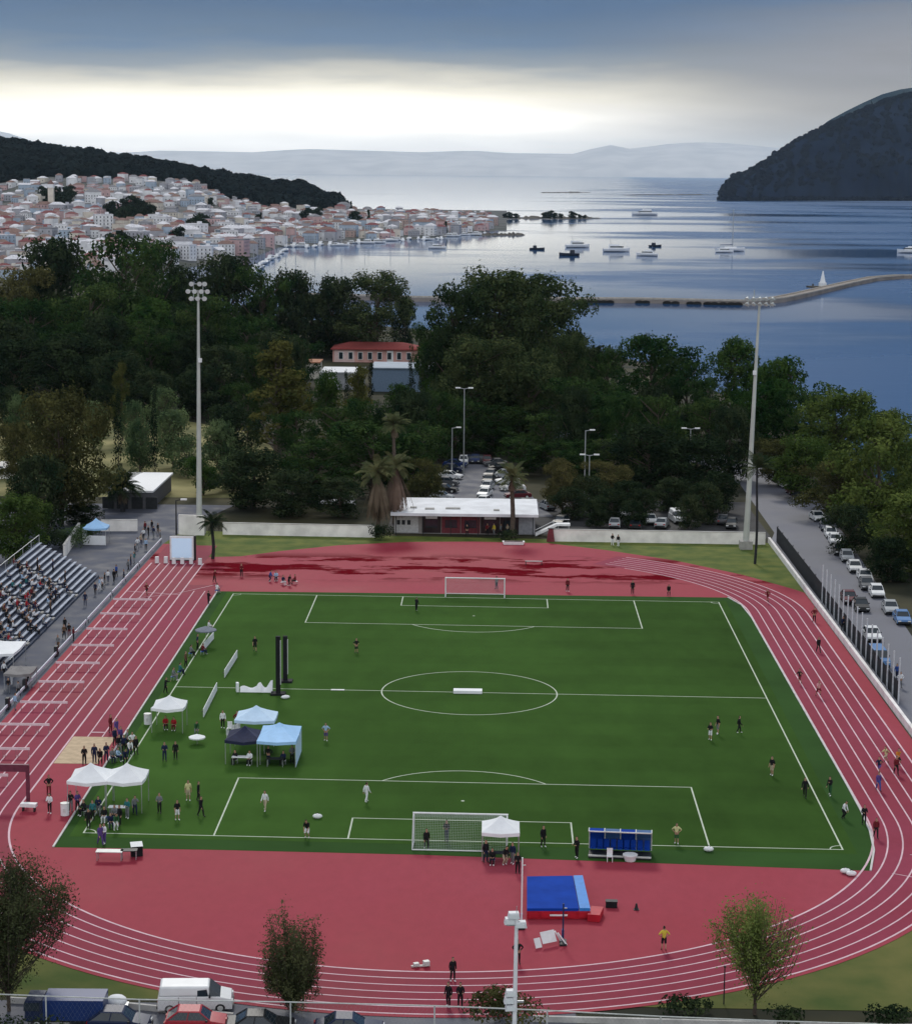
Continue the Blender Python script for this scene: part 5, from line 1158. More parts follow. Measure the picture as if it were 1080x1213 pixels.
MB().box((0,0,.55),(3.6,1.4,.14)).build('chassis', METAL, tr)
for k in range(3): MB().ball((-1.1+1.1*k,0,.95), .72, 0, 14, 8, (.95,.9,.55)).build('cover', CANVAS, tr, smooth=True)
for y in (-.7,.7): MB().tube((.3,y-.1,.32),(.3,y+.1,.32), .32, .32, 12).build('wheel', RUBBER, tr)
MB().tube((-1.8,0,.5),(-2.8,0,.4), .05).build('drawbar', METAL, tr)
# wire fence with white top rail along the bottom edge
FEN = mat('fence_rail_paint', (.50,.52,.50), .5, .1)
wf = empty('wire_fence', (0,0,0)); tag(wf, 'wire fence with a pale top rail across the bottom edge', 'fence')
fx = [(-29,-39.4,2.55),(-25.4,-39.5,2.5),(-19.5,-39.6,2.42),(-10,-39.8,2.5),(-1,-40,2.5),(6,-40.2,2.40),(13,-40.6,2.30),(20,-41.0,2.30),(30,-41.4,2.30)]
for a, b in zip(fx[:-1], fx[1:]): MB().tube(a, b, .045).build('top_rail', FEN, wf)
WIRE = mat('fence_wire', (.28,.29,.28), .5, .1, 2, .5)
for a, b in zip(fx[:-1], fx[1:]):
    MB().tube((a[0],a[1],0),a, .05).build('fence_post', FEN, wf)
    mb = MB(); d = Vector(b)-Vector(a); n = int(d.length/.28)
    for k in range(n):
        p = Vector(a)+d*(k/n); q = Vector(a)+d*min(1,(k+4)/n); mb.tube((p.x,p.y,.6),(q.x,q.y,q.z), .003, n=3, caps=False); mb.tube((q.x,q.y,.6),(p.x,p.y,p.z), .003, n=3, caps=False)
    mb.build('wire_mesh', WIRE, wf)
lw_ = wall_run('kerb_wall', [(5.2,-36.2),(20,-36.5),(34,-36.6)], .35, .2, COPE, 'low concrete kerb wall under the near lawn at the bottom right')
lw2 = wall_run('kerb_wall', [(-29,-34.6),(-21,-35.2),(-14,-36.6)], .35, .2, COPE, 'low concrete kerb wall behind the white trailer at the bottom left')
# ------------------------------------------------------------------ street lamps and poles
def streetlamp(u, v, h, label, arms=1, dark=False, th=1.0):
    p = G(u, v); r = empty('street_lamp', (p.x,p.y,0)); tag(r, label, 'street lamp'); m = DARK if dark else METAL
    MB().tube((0,0,0),(0,0,h), .14*th, .08*th, 8).build('pole', m, r)
    for s in ((1,) if arms == 1 else (-1,1)):
        MB().path([(0,0,h-.1),(s*.9,0,h+.1)], .06).build('arm', m, r); MB().box((s*1.15,0,h+.1),(.9,.35,.2)).build('lamp_head', WHITE, r)
streetlamp(549,561,15.5,'tallest slim grey lamp pole at the back of the car park',2)
streetlamp(535,566,9,'shorter dark lamp pole left of the tallest one in the car park',1)
streetlamp(697,600,8.5,'twin headed lamp among the trees right of the clubhouse',2)
streetlamp(692,586,11,'thin single lamp pole rising behind the twin headed one',1)
streetlamp(816,579,10.5,'twin armed lamp among the dark trees left of the corner mast',2)
streetlamp(209,640,6,'dark short lamp post by the pale wall panel at the plaza end',1,True)
pp = G(857,1190); r = empty('marker_post', (pp.x,pp.y,0)); tag(r, 'thin dark post beside the sparse tree on the near lawn', 'post'); MB().tube((0,0,0),(0,0,2.6),.045,.04,6).build('pole', DARK, r); MB().box((0,0,2.6),(.14,.14,.1)).build('cap', DARK, r)

# ------------------------------------------------------------------ vegetation
def quads(P, Nn, size, aspect=.6, rs=None):
    rs = rs or np.random
    n = len(P); Nn = Nn/np.linalg.norm(Nn,axis=1,keepdims=True); a = rs.normal(size=(n,3)); t = np.cross(Nn,a); t /= np.linalg.norm(t,axis=1,keepdims=True); b = np.cross(Nn,t)
    s = size*(.6+.8*rs.rand(n,1)); t = t*s; b = b*s*aspect
    V = np.stack([P-t*.9, P+b, P+t, P-b*.9], 1).reshape(-1,3)
    return V
def leafmesh(name, V, m):
    nq = len(V)//4; me = bpy.data.meshes.new(name); me.vertices.add(len(V)); me.vertices.foreach_set('co', V.astype(np.float32).ravel())
    me.loops.add(nq*4); me.loops.foreach_set('vertex_index', np.arange(nq*4,dtype=np.int32)); me.polygons.add(nq)
    me.polygons.foreach_set('loop_start', np.arange(0,nq*4,4,dtype=np.int32)); me.polygons.foreach_set('loop_total', np.full(nq,4,dtype=np.int32))
    me.update(calc_edges=True); me.validate(); me.materials.append(m)
    return me
def clusters_to_quads(cl, per, size, rs, upb=.35, asp=.6):
    Ps, Ns = [], []
    for c, r in cl:
        vol = (r[0]*r[1]*r[2])**(2/3); n = max(12, int(per*vol)); d = rs.normal(size=(n,3)); d[:,2] += upb*.6; d /= np.linalg.norm(d,axis=1,keepdims=True)
        rad = .72+.38*rs.rand(n,1); Ps.append(np.array(c)+d*np.array(r)*rad); Ns.append(d+rs.normal(size=(n,3))*.55+np.array([0,0,upb]))
    return quads(np.concatenate(Ps), np.concatenate(Ns), size, asp, rs)
LEAF = dict(pine=leafmat('pine_needles',(.013,.036,.012),(.054,.090,.027)), euc=leafmat('eucalyptus_leaves',(.017,.034,.015),(.064,.086,.034)), broad=leafmat('broad_leaves',(.014,.042,.011),(.054,.098,.023)), olive=leafmat('olive_green_leaves',(.030,.058,.015),(.095,.138,.036)),
            brown=leafmat('brown_green_leaves',(.042,.046,.018),(.125,.118,.045)), cypress=leafmat('cypress_leaves',(.006,.014,.009),(.018,.030,.015)), pointed=leafmat('pointed_conifer_leaves',(.045,.056,.017),(.125,.12,.036)), dark=leafmat('dark_leaves',(.011,.024,.013),(.044,.062,.028)), grey=leafmat('grey_green_leaves',(.04,.072,.034),(.14,.19,.085)), young=leafmat('young_tree_leaves',(.07,.085,.035),(.20,.21,.085),.4,.8), dusk=leafmat('dusky_leaves',(.040,.050,.024),(.125,.135,.062),.3,.8), fresh=leafmat('fresh_leaves',(.065,.105,.028),(.19,.26,.075),.4,.8), palm=leafmat('palm_fronds',(.05,.068,.034),(.13,.14,.065)), skirt=leafmat('dry_palm_skirt',(.12,.09,.065),(.24,.19,.14)), town=leafmat('town_tree_leaves',(.012,.026,.018),(.030,.045,.025)))
def tree_proto(name, kind, seed, H, W, leaf, size, per, base=.09):
    rs = np.random.RandomState(seed); cl = []
    r = empty(name, (0,0,0)); limbs = MB()
    def prof(h):
        if kind == 'pine': q = (h-.60)/.46; return max(.45,math.sqrt(max(0,1-q*q))) if h < .6 else math.sqrt(max(0,1-q*q))
        if kind == 'pointed': return max(.06, (1-h)**.8*1.05)*(1 if h > .12 else .75)
        if kind == 'cypress': return math.sin(min(1,h*1.2+.12)*PI)**.5*(1-.35*h)
        if kind == 'euc': q = (h-.60)/.46; return max(.5,math.sqrt(max(0,1-q*q))) if h < .6 else math.sqrt(max(0,1-q*q))
        q = (h-.54)/.5; return max(.55,math.sqrt(max(0,1-q*q))) if h < .5 else math.sqrt(max(0,1-q*q))
    n = {'pine':92,'euc':104,'broad':92,'pointed':96,'cypress':34,'avenue':96}[kind]
    ax = rs.normal(size=(7,2))*.09
    for i in range(n):
        h = base+(1-base)*(rs.rand()**(.85))*.97
        a = rs.rand()*2*PI; q = rs.rand()**.45 if kind != 'cypress' else rs.rand()**.7
        off = ax[int(h*6.99)]
        lob = 1+.22*math.sin(a*3+seed)+.12*math.sin(a*5+h*7)
        rr = W/2*prof(h)*q*.86*lob
        c = (math.cos(a)*rr+off[0]*W, math.sin(a)*rr+off[1]*W, h*H)
        k = W*{'pine':.115,'euc':.115,'broad':.125,'pointed':.10,'cypress':.24,'avenue':.12}[kind]*(.65+.7*rs.rand())
        fz = {'pine':.62,'euc':.85,'broad':.8,'pointed':.5,'cypress':1.6,'avenue':.85}[kind]
        cl.append((c, (k,k,k*fz)))
        if i % 3 == 0 and kind != 'cypress':
            z0 = max(H*base*.6, c[2]-rr*.8); limbs.tube((0,0,min(z0,H*.8)), (c[0]*.9,c[1]*.9,c[2]-k*.2), W*.012, W*.004, 5)
    V = clusters_to_quads(cl, per, size, rs, {'pointed':.15}.get(kind,.35))
    # loose sprays sticking out so the outline is uneven
    ii = rs.choice(len(V)//4, size=len(V)//28, replace=False); W4 = V.reshape(-1,4,3)[ii]; ctr = np.array([0,0,H*.55]); W4 = W4+(W4.mean(1,keepdims=True)-ctr)*(.07*rs.rand(len(ii),1,1))+np.array([0,0,.25]); V = np.concatenate([V, W4.reshape(-1,3)])
    limbs.tube((0,0,0),(ax[2][0]*W*.4,ax[2][1]*W*.4,H*.45), W*.03, W*.018, 8); limbs.tube((ax[2][0]*W*.4,ax[2][1]*W*.4,H*.45),(ax[4][0]*W,ax[4][1]*W,H*.88), W*.018, W*.005, 7)
    limbs.build('trunk', BARK, r)
    o = bpy.data.objects.new('crown', leafmesh('crown', V, LEAF[leaf])); COL.objects.link(o); o.parent = r
    r['h'] = H; r['w'] = W
    return r
TP = {}
def reg(key, name, *a, n=2):
    TP[key] = [tree_proto(name, a[0], 100*len(TP)+7*i+3, *a[1:]) for i in range(n)]
reg('pine','pine_tree','pine',16,13,'pine',.27,46, n=3)
reg('euc','eucalyptus_tree','euc',26,18,'euc',.34,30, n=3)
reg('broad','leafy_tree','broad',14,12,'broad',.28,44, n=3)
reg('avenue','avenue_tree','avenue',14,12,'olive',.25,56, n=3)
reg('brown','leafy_tree','broad',18,14,'brown',.26,48, n=2)
reg('dark','dark_tree','broad',13,12,'dark',.28,40, n=2)
reg('pointed','conifer_tree','pointed',18,13,'pointed',.26,60, n=2)
reg('cypress','cypress_tree','cypress',11,2.4,'cypress',.16,70, n=2)
reg('grey','garden_tree','broad',8,7.5,'grey',.2,52, n=2)
for l in TP.values():
    for t in l: t.hide_render = False
rt = random.Random(21)
def tree(kind, u, y, vtop, wpx, label, group=None, cat='tree', z0=0):
    pr = rt.choice(TP[kind]); b = AT(u, 500, y); topz = AT(u, vtop, y).z; h = max(3, topz-z0); dist = (Vector((b.x,b.y,0))-CAM).length; wm = wpx/FPX*dist
    o = place(pr, (b.x, y, z0), rt.uniform(0,6.28), (wm/pr['w'], wm/pr['w'], h/pr['h'])); tag(o, label, cat, group)
    return o
TREES = [
 # avenue beside the sea, right
 ('avenue',1043,150,500,112,'big yellow green avenue tree over the silver and white cars'),('avenue',1090,118,585,110,'olive avenue tree cut by the right frame edge'),('avenue',1075,185,540,60,'dark olive tree top at the water behind the big avenue tree'),
 ('avenue',990,206,466,100,'broad green avenue tree with the flat top against the sea'),('avenue',952,185,520,74,'olive avenue tree leaning over the road bend'),('brown',1000,165,545,84,'brownish avenue tree behind the touching white cars'),('avenue',1050,215,490,66,'green tree behind the big avenue tree, next to the water'),
 ('broad',935,258,428,84,'rounded dark green tree right of the corner mast'),('broad',900,246,455,74,'dark green tree just right of the corner mast'),('broad',866,300,408,66,'tall narrow dark tree behind the top half of the corner mast'),('pine',960,232,462,66,'dense green tree between the mast tree and the avenue'),
 ('brown',925,200,520,66,'brown green tree at the far end of the road'),('dark',1010,132,600,60,'dark undergrowth tree behind the parked cars'),('dark',1062,112,640,60,'dark tree behind the silver car by the avenue'),
 # behind the right wall
 ('dark',826,188,520,86,'dark round tree left of the corner mast behind the wall'),('dark',770,190,505,84,'dark tree over the white van behind the wall'),('brown',720,178,548,58,'brownish tree behind the wall near the twin headed lamp'),('brown',668,166,545,44,'upright brownish tree next to the red kiosk'),('dark',855,168,560,46,'small dark tree against the corner mast foot'),('dark',745,165,570,44,'low dark tree behind the middle of the right wall'),('dark',700,165,565,50,'low dark tree behind the wall next to the kiosk'),('dark',728,158,580,40,'low dark bushy tree right behind the wall, over the two persons'),('dark',680,160,578,44,'low dark bushy tree right behind the wall, beside the kiosk'),('dark',765,158,582,36,'low dark bushy tree right behind the wall, under the twin armed lamp'),('dark',708,154,590,34,'low dark shrubby tree against the wall, right of the kiosk'),('dark',750,153,594,34,'low dark shrubby tree against the wall near the two persons'),('dark',818,153,588,36,'low dark shrubby tree against the wall beside the mast tree'),('dark',836,158,575,48,'low dark bushy tree right behind the wall, left of the corner mast'),('pine',790,205,505,80,'dark pine over the yard behind the wall'),('pine',740,200,515,80,'dark pine over the yard next to the twin headed lamp'),('pine',690,195,525,70,'dark pine over the yard next to the kiosk'),('dark',800,170,568,50,'low dark tree behind the wall beside the white van'),
 ('pine',770,262,398,104,'tall dark pine with twin crown, second highest above the water'),('pine',720,280,412,70,'dark pine left shoulder of the twin crowned one'),('pine',812,256,432,66,'dark pine right shoulder of the twin crowned one'),('pine',690,232,450,84,'broad dark pine in front of the great eucalyptus, right side'),('pine',745,222,470,84,'dark green pine below the twin crowned pine'),('pine',645,215,490,74,'dark pine above the car park, right side'),('pine',840,232,470,68,'dark green pine left of the corner mast, upper'),('pine',620,208,520,56,'low dark pine at the back right of the car park'),
 # great eucalyptus group in the middle
 ('euc',590,300,323,116,'great eucalyptus whose crown stands highest in the middle'),('euc',540,292,338,84,'left crown of the great eucalyptus group'),('euc',648,286,352,90,'right crown of the great eucalyptus group'),('euc',598,318,330,134,'broad back crown of the great eucalyptus group'),('euc',560,250,400,104,'grey green eucalyptus below the great crown'),('euc',625,245,415,90,'grey green eucalyptus in front of the right great crown'),('broad',520,300,385,54,'small rounded tree at the gap of water left of the great eucalyptus'),('euc',670,262,398,56,'feathery eucalyptus side crown against the water'),('pine',500,330,384,26,'little tree silhouetted in the water gap'),
 ('pine',540,232,470,84,'dark pine behind the slim lamp pole'),('pine',585,238,478,80,'dark pine closing the back of the car park'),
 # between the villa and the long wall
 ('pointed',327,236,404,112,'tall pointed yellow green conifer left of the pink villa'),('pine',440,180,500,112,'spreading pine with flat branches above the skirted palms'),('pine',370,176,520,106,'spreading dark pine above the long wall'),('dark',300,168,535,84,'dark dense tree behind the left of the long wall'),('dark',345,160,560,70,'low dark tree behind the middle of the long wall'),('pine',490,186,500,84,'dark pine right of the skirted palms'),('dark',405,160,566,62,'dark low tree left of the skirted palms behind the wall'),('brown',505,168,545,44,'yellowish small tree at the left edge of the car park'),
 ('pointed',424,230,432,60,'feathery conifer in front of the white annex'),('cypress',410,290,440,10,'slim cypress left of the white annex'),('cypress',439,300,425,9,'slim cypress before the middle of the pink villa'),('cypress',486,290,428,12,'slim cypress in front of the right end of the blue hall'),('broad',466,262,458,40,'round dark bush tree before the blue hall'),('pine',400,215,480,70,'dark pine below the white annex'),('pine',465,210,488,80,'dark pine below the blue hall'),('pine',520,225,462,60,'dark tree right of the blue hall'),
 ('broad',388,262,440,40,'small green tree beside the ochre roof'),
 # skyline row in front of the town and water
 ('euc',446,440,326,84,'large round eucalyptus standing against the bright water'),('dark',395,450,333,70,'dark tree left of the round eucalyptus on the skyline'),('dark',345,440,326,64,'spiky topped dark tree on the skyline over the water'),('pine',310,430,318,60,'dark skyline tree at the left end of the bright water'),('dark',268,440,304,84,'dark rounded skyline tree right of the mast lamps'),('dark',220,430,318,70,'dark skyline tree behind the mast lamps'),('pine',150,400,276,108,'tallest yellow green pine on the left skyline'),('pine',185,420,288,60,'dark green pine shoulder right of the tallest left pine'),('dark',75,420,290,96,'dark round tree on the skyline below the red roofs'),('brown',20,400,318,90,'yellowish tree at the left frame edge on the skyline'),('dark',480,470,352,30,'small dark tree right of the round eucalyptus'),
 ('pine',110,350,340,92,'green pine below the tallest left pine'),('pine',40,345,352,96,'green pine at the left frame edge'),('broad',165,340,362,84,'deep green tree in the middle of the left wood'),('pine',245,360,350,84,'dark pine right of the tall mast, upper'),('pine',295,350,372,76,'dark pine behind the pointed conifer'),('dark',370,462,352,72,'dark tree left behind the pink villa'),('dark',415,462,368,54,'dark tree right above the pink villa roof'),('dark',205,330,392,74,'dark tree behind the tall mast'),('dark',85,300,400,96,'blackish green tree in the left wood'),('dark',20,300,404,84,'blackish tree at the left frame edge'),('dark',140,290,418,80,'blackish tree above the slim cypresses'),('dark',265,300,410,74,'dark tree between the mast and the pointed conifer'),('dark',185,280,440,60,'dark tree above the small garden trees'),('dark',230,290,440,60,'dark tree touching the tall mast'),
 ('dark',330,330,395,70,'dark tree peeping behind the pointed conifer'),
 # gardens left
 ('brown',70,150,462,108,'large brown leafed tree behind the grandstand'),('dark',52,142,540,76,'dark lower half tree under the brown leafed one'),('brown',18,185,500,50,'brown tree at the left frame edge behind the grandstand'),('olive' if 'olive' in TP else 'avenue',14,118,588,76,'olive tree at the left frame edge behind the grandstand'),('dark',98,150,600,50,'dark bushy tree behind the blue gazebo'),('cypress',140,199,462,15,'tall black cypress in the left gardens, left of two'),('cypress',183,199,462,13,'tall black cypress in the left gardens, right of two'),('pointed',145,250,428,34,'pointed green conifer behind the left cypress'),
 ('grey',165,206,500,44,'round green garden tree between the two cypresses'),('grey',205,212,488,48,'grey green garden tree right of the cypresses'),('grey',222,200,520,44,'grey green garden tree touching the mast'),('grey',160,225,478,34,'small garden tree high between the cypresses'),('grey',110,235,478,40,'olive garden tree left of the cypresses'),('grey',262,200,500,46,'garden tree right of the mast'),('grey',275,185,545,50,'garden tree behind the small palm'),('grey',24,240,470,30,'small dark garden conifer at the left'),('dark',10,250,462,46,'dark garden tree at the left frame edge'),('grey',195,250,462,40,'low garden tree behind the cypresses'),('broad',240,180,545,40,'green tree just behind the tall mast foot'),('grey',60,215,476,60,'grey olive tree above the brown leafed one'),
]
for k, u, y, vt, wp, l in TREES: tree(k, u, y, vt, wp, l)
# packed wood behind: filler individuals where the photo shows only dark mass
fill = [(u, y) for y in (205,250,310,360) for u in range(290,890,62)]
for i, (u, y) in enumerate(fill):
    u += rt.uniform(-18,18); 
    base_v = 606.5-0; gv = 205.4+53.7*FPX/(y+162)
    vt = gv-rt.uniform(11,15)*FPX/(y+162)
    if 520 < u < 650 and y < 245: continue
    if 380 < u < 515 and y > 240: continue
    if u > 820 and y > 300: continue
    if u > 690 and y > 320: continue
    tree('pine' if i % 3 else 'dark', u, y, vt, rt.uniform(50,76)*300/(y+100), 'dark tree closed in by others in the wood behind the far walls', 'trees of the packed wood')
fill2 = [(u, y) for y in (320,375,415) for u in range(10,300,58)]
for i, (u, y) in enumerate(fill2):
    u += rt.uniform(-16,16); gv = 205.4+53.7*FPX/(y+162); vt = gv-rt.uniform(16,21)*FPX/(y+162)
    tree('pine' if i % 2 else 'dark', u, y, vt, rt.uniform(56,84), 'dark tree closed in by others in the wood on the left below the town', 'trees of the left wood')
# shrubs along walls, hedge at the base of the fence
def bush(u, v, w_, h, leaf, label, group=None, zc=0):
    p = G(u, v); rs = np.random.RandomState(int(u*7+v)); cl = [((rs.uniform(-.35,.35)*w_, rs.uniform(-.3,.3)*w_, h*(.3+.35*rs.rand())), (w_*.28,w_*.28,h*.32)) for _ in range(9)]
    o = bpy.data.objects.new('bush', leafmesh('bush', clusters_to_quads(cl, 160, .13, rs), LEAF[leaf])); COL.objects.link(o); o.location = (p.x,p.y,zc); tag(o, label, 'bush', group)
for u, v, w_, h, lf, l in ((452,640,3.4,2.6,'dark','dark bush at the foot of the skirted palms'),(602,640,3.0,1.8,'dark','dark bush around the clubhouse palm'),(85,648,4,3,'grey','grey green bush behind the top of the grandstand'),(100,640,4,2.6,'broad','green bush beside the pale slanting wall'),(60,652,4.5,3.2,'dark','dark bush behind the top bench row'),(600,1213,4.6,2.6,'brown','purplish brown bush around the near lamp mast'),(812,1203,3.2,1.3,'dark','low dark bush at the near lawn edge, left of the sparse tree'),(1050,1212,3.0,1.3,'dark','low dark bush nearest the bottom right corner'),(930,1211,2.6,1.2,'dark','low dark bush right of the sparse tree')): bush(u, v, w_, h, lf, l)
rs = np.random.RandomState(5)
hd = bpy.data.objects.new('hedge', leafmesh('hedge', clusters_to_quads([((x, -39+rs.uniform(-.3,.3), .5+.3*rs.rand()), (.9,.7,.6)) for x in np.arange(24,34,2.3)], 110, .10, rs), LEAF['dark'])); COL.objects.link(hd); tag(hd, 'low dark hedge below the near lawn along the wire fence', 'hedge')
hd = bpy.data.objects.new('hedge', leafmesh('hedge', clusters_to_quads([((x, -41.2+rs.uniform(-.3,.3), .9+.4*rs.rand()), (.8,.5,.8)) for x in np.arange(-31,-24,.8)], 150, .12, rs), LEAF['dark'])); COL.objects.link(hd); tag(hd, 'dark ragged hedge in front of the wire fence at the bottom corner', 'hedge')

# palms
def palm(name, loc, h, rad, skirt, label, fan=True, seed=1, thick=.28, nfr=34, dark=False):
    rs = np.random.RandomState(seed); r = empty(name, loc); tag(r, label, 'palm')
    t = MB(); n = 8
    for i in range(n): t.tube((.12*math.sin(i*.6),0,h*i/n),(.12*math.sin((i+1)*.6),0,h*(i+1)/n), thick*(1.15-.3*i/n), thick*(1.15-.3*(i+1)/n), 9)
    t.build('trunk', DARK if dark else BARK, r)
    def fronds(nf, e0, e1, L_, width, name_, m, droop, z):
        V = []
        for k in range(nf):
            a = 2*PI*k*.618+rs.rand()*.3; el = e0+(e1-e0)*rs.rand(); L2 = L_*(.8+.4*rs.rand()); pts = []; p = np.array([0,0,z]); d = el
            for s in range(7):
                pts.append(p.copy()); p = p+np.array([math.cos(a)*math.cos(d),math.sin(a)*math.cos(d),math.sin(d)])*L2/6; d -= droop*(.5+.2*s)
            side = np.array([-math.sin(a),math.cos(a),0])
            for s in range(6):
                w0 = width*(.35+.65*math.sin(PI*(s+.3)/6.6))
                for q in range(3):
                    for sg in (-1,1):
                        b0 = pts[s]+(pts[s+1]-pts[s])*(q/3); b1 = pts[s]+(pts[s+1]-pts[s])*((q+.75)/3); tip = (b0+b1)/2+side*sg*w0+(pts[s+1]-pts[s])*.8-np.array([0,0,w0*.45]); V += [b0, b1, tip, tip-(pts[s+1]-pts[s])*.18]
        o = bpy.data.objects.new(name_, leafmesh(name_, np.array(V), m)); COL.objects.link(o); o.parent = r
    fronds(nfr, -.35, 1.35, rad, rad*.22, 'crown', LEAF['dark'] if dark else LEAF['palm'], .16, h)
    if skirt: fronds(60, -1.45, -1.05, skirt, .35, 'skirt', LEAF['skirt'], .05, h-.2)
p = gp(446,636); palm('fan_palm', (p[0],p[1]+2,0), 9.6, 2.9, 6.0, 'skirted palm with a thick dry skirt, left of the pair by the clubhouse', seed=2)
p = gp(470,634); palm('fan_palm', (p[0]-.3,p[1]+2.6,0), 10.2, 2.8, 6.2, 'skirted palm with a thick dry skirt, right of the pair by the clubhouse', seed=3)
p = gp(463,632); palm('fan_palm', (p[0],p[1]+9,0), 15.5, 2.3, 1.5, 'taller green palm behind the skirted pair', seed=4)
p = gp(606,637); palm('fan_palm', (p[0],p[1]-.3,0), 9.2, 2.5, 1.6, 'single palm before the right end of the clubhouse', seed=5, thick=.34)
p = gp(894,668); palm('slim_palm', (p[0],p[1],0), 13.6, 2.6, 0, 'very slender dark palm in front of the corner mast', seed=6, thick=.17, nfr=22, dark=True)
p = gp(252,662); palm('small_palm', (p[0],p[1],0), 5.2, 2.3, 0, 'small dark palm on the red behind the lane boxes', seed=7, thick=.22, nfr=26, dark=True)
p = gp(145,606); palm('spiky_palm', (p[0],p[1],0), 4.2, 3.4, 2.2, 'round black spiky palm in front of the white roofed pavilion', seed=8, thick=.35, nfr=60, dark=True)
# foreground young trees: fine feathery twigs
def feathery(name, x, y, H, W, leaf, label, seed, ntw, per, lean=0, bare=0.0, size=.10, dense=1.0, spiky=False, lop=0.0):
    rs = np.random.RandomState(seed); r = empty(name, (x,y,0)); tag(r, label, 'tree'); t = MB(); cl = []
    t.tube((0,0,0),(0,0,H*.3), .13, .09, 8); P_, N_ = [], []
    for i in range(ntw):
        a = rs.rand()*2*PI; z0 = H*(.08+.5*rs.rand()); rr = W/2*(rs.rand()**.6); z1 = min(H*(1-.28*(rr/(W/2))**2)*(.80+.22*rs.rand()), z0+H*.75)
        
        if spiky: z0 = H*(.02+.3*rs.rand()); rr = W/2*(rs.rand()**.5); z1 = min(H, H*(.14+.72*rs.rand()**.75)*(1.0 if rs.rand() < .7 else 1.3)+z0*.3)
        b = np.array([math.cos(a)*rr, math.sin(a)*rr, max(z1, z0+(.1 if spiky else .6))]); s = np.array([0,0,z0]); mid = (s+b)/2+np.array([math.cos(a),math.sin(a),0])*rr*.25
        t.tube(s, mid, .035, .022, 4); t.tube(mid, b, .022, .006, 4)
        if rs.rand() < bare: continue
        n = int(per*(.6+.8*rs.rand())*(1-lop*max(0,math.cos(a)+.15))); f = rs.rand(n,1)**.7; q = np.where(f < .5, s+(mid-s)*f*2, mid+(b-mid)*(f*2-1)); k = rs.normal(size=(n,3))*np.array([.26,.26,.30])*dense
        P_.append(q+k); N_.append(k+np.array([0,0,.25])+rs.normal(size=(n,3))*.3)
    t.build('trunk', BARK, r)
    o = bpy.data.objects.new('crown', leafmesh('crown', quads(np.concatenate(P_), np.concatenate(N_), size, .45, rs), LEAF[leaf])); COL.objects.link(o); o.parent = r
feathery('young_tree', -10.4, -35.4, 6.9, 4.0, 'dusk', 'tall young tree at the bottom edge, standing before the near bend', 31, 150, 150, size=.09, dense=.8, spiky=True)
feathery('dark_tree', -28.6, -36.0, 10.8, 8.8, 'dusk', 'big dark tree at the bottom left corner', 32, 200, 140, size=.10, dense=1.15)
feathery('sparse_tree', 19.6, -34.6, 8.3, 6.6, 'fresh', 'sparse green tree with bare twigs on its right side, on the near lawn', 33, 150, 135, bare=.12, size=.10, lop=.8)
# ------------------------------------------------------------------ town hill and town
HOR = lambda u: 606.5-FPX*math.tan(PIT) - 0  # centre of the horizon
def interp(x, pts):
    if x <= pts[0][0]: return pts[0][1]
    for (a, b), (c, d) in zip(pts[:-1], pts[1:]):
        if x <= c: return b+(d-b)*(x-a)/(c-a)
    return pts[-1][1]
VS = [(-260,352),(0,340),(150,326),(300,302),(330,291),(400,288),(450,284),(520,280),(585,272)]     # foot of the town (quay)
VT = [(-260,226),(0,222),(60,214),(150,214),(230,220),(275,239),(320,247),(400,250),(520,253),(590,258)]  # upper edge of the houses
VR = [(-260,150),(0,171),(60,180),(110,187),(150,193),(200,200),(240,208),(300,218),(360,226),(395,240),(410,249),(520,252),(600,258)]  # ridge
D1 = [(-260,2150),(230,2150),(300,2350),(585,2600)]; D2 = [(-260,2900),(300,2800),(400,2650),(600,2640)]
def shore_d(u): return (G(u, interp(u, VS), SEA_Z+.6)-CAM).dot(FWD)
def town_pt(u, f):      # f 0..1 quay to upper houses, 1..2 up to the ridge, 2..3 behind
    d0 = shore_d(u); d1 = interp(u, D1); d2 = interp(u, D2)
    if f <= 1: d = d0+(d1-d0)*f; v = interp(u,VS)+(interp(u,VT)-interp(u,VS))*(f**.8)
    elif f <= 2: d = d1+(d2-d1)*(f-1); v = interp(u,VT)+(interp(u,VR)-interp(u,VT))*(f-1)
    else: d = d2+700*(f-2); v = interp(u,VR)
    q = ray(u, v); p = CAM+q*d
    if f > 2: p.z = p.z*(1-(f-2)*1.2)
    p.z = max(p.z, SEA_Z+1.2)
    return p
US = list(range(-260,601,10)); FS = [-.06]+[i/10 for i in range(0,21)]+[2.3,2.7,3.0]
mb = MB(); vs = []
for f in FS:
    for u in US:
        p = town_pt(u, max(0,f))
        if f < 0: p = p+(CAM-p).normalized()*25; p.z = SEA_Z-1
        vs.append((p.x,p.y,p.z))
nu = len(US)
for i in range(nu): x,y,z = vs[-nu+i]; vs[-nu+i] = (x,y,SEA_Z-1)
mb.add(vs, [(j*nu+i, j*nu+i+1, (j+1)*nu+i+1, (j+1)*nu+i) for j in range(len(FS)-1) for i in range(nu-1)])
HILLM = mat('hill_scrub', (.025,.034,.028), .95, .3, .02, coord='World', col2=(.11,.11,.115), detail=9)
tag(mb.build('town_hill', HILLM, smooth=True), kind='structure')
def scatter_wood(name, pts, size, leaf, seed):
    rs = np.random.RandomState(seed); cl = []
    for p in pts: k = size*(.7+.6*rs.rand()); cl.append(((p[0],p[1],p[2]+k*.35), (k,k,k*.75)))
    o = bpy.data.objects.new(name, leafmesh(name, clusters_to_quads(cl, 12*(4/size)**2, size*.42, rs, .5, .7), leaf)); COL.objects.link(o); return tag(o, kind='stuff')
FARW = leafmat('far_pine_wood', (.006,.014,.016), (.016,.028,.028), .05, .02)
rr = random.Random(3); pts = []
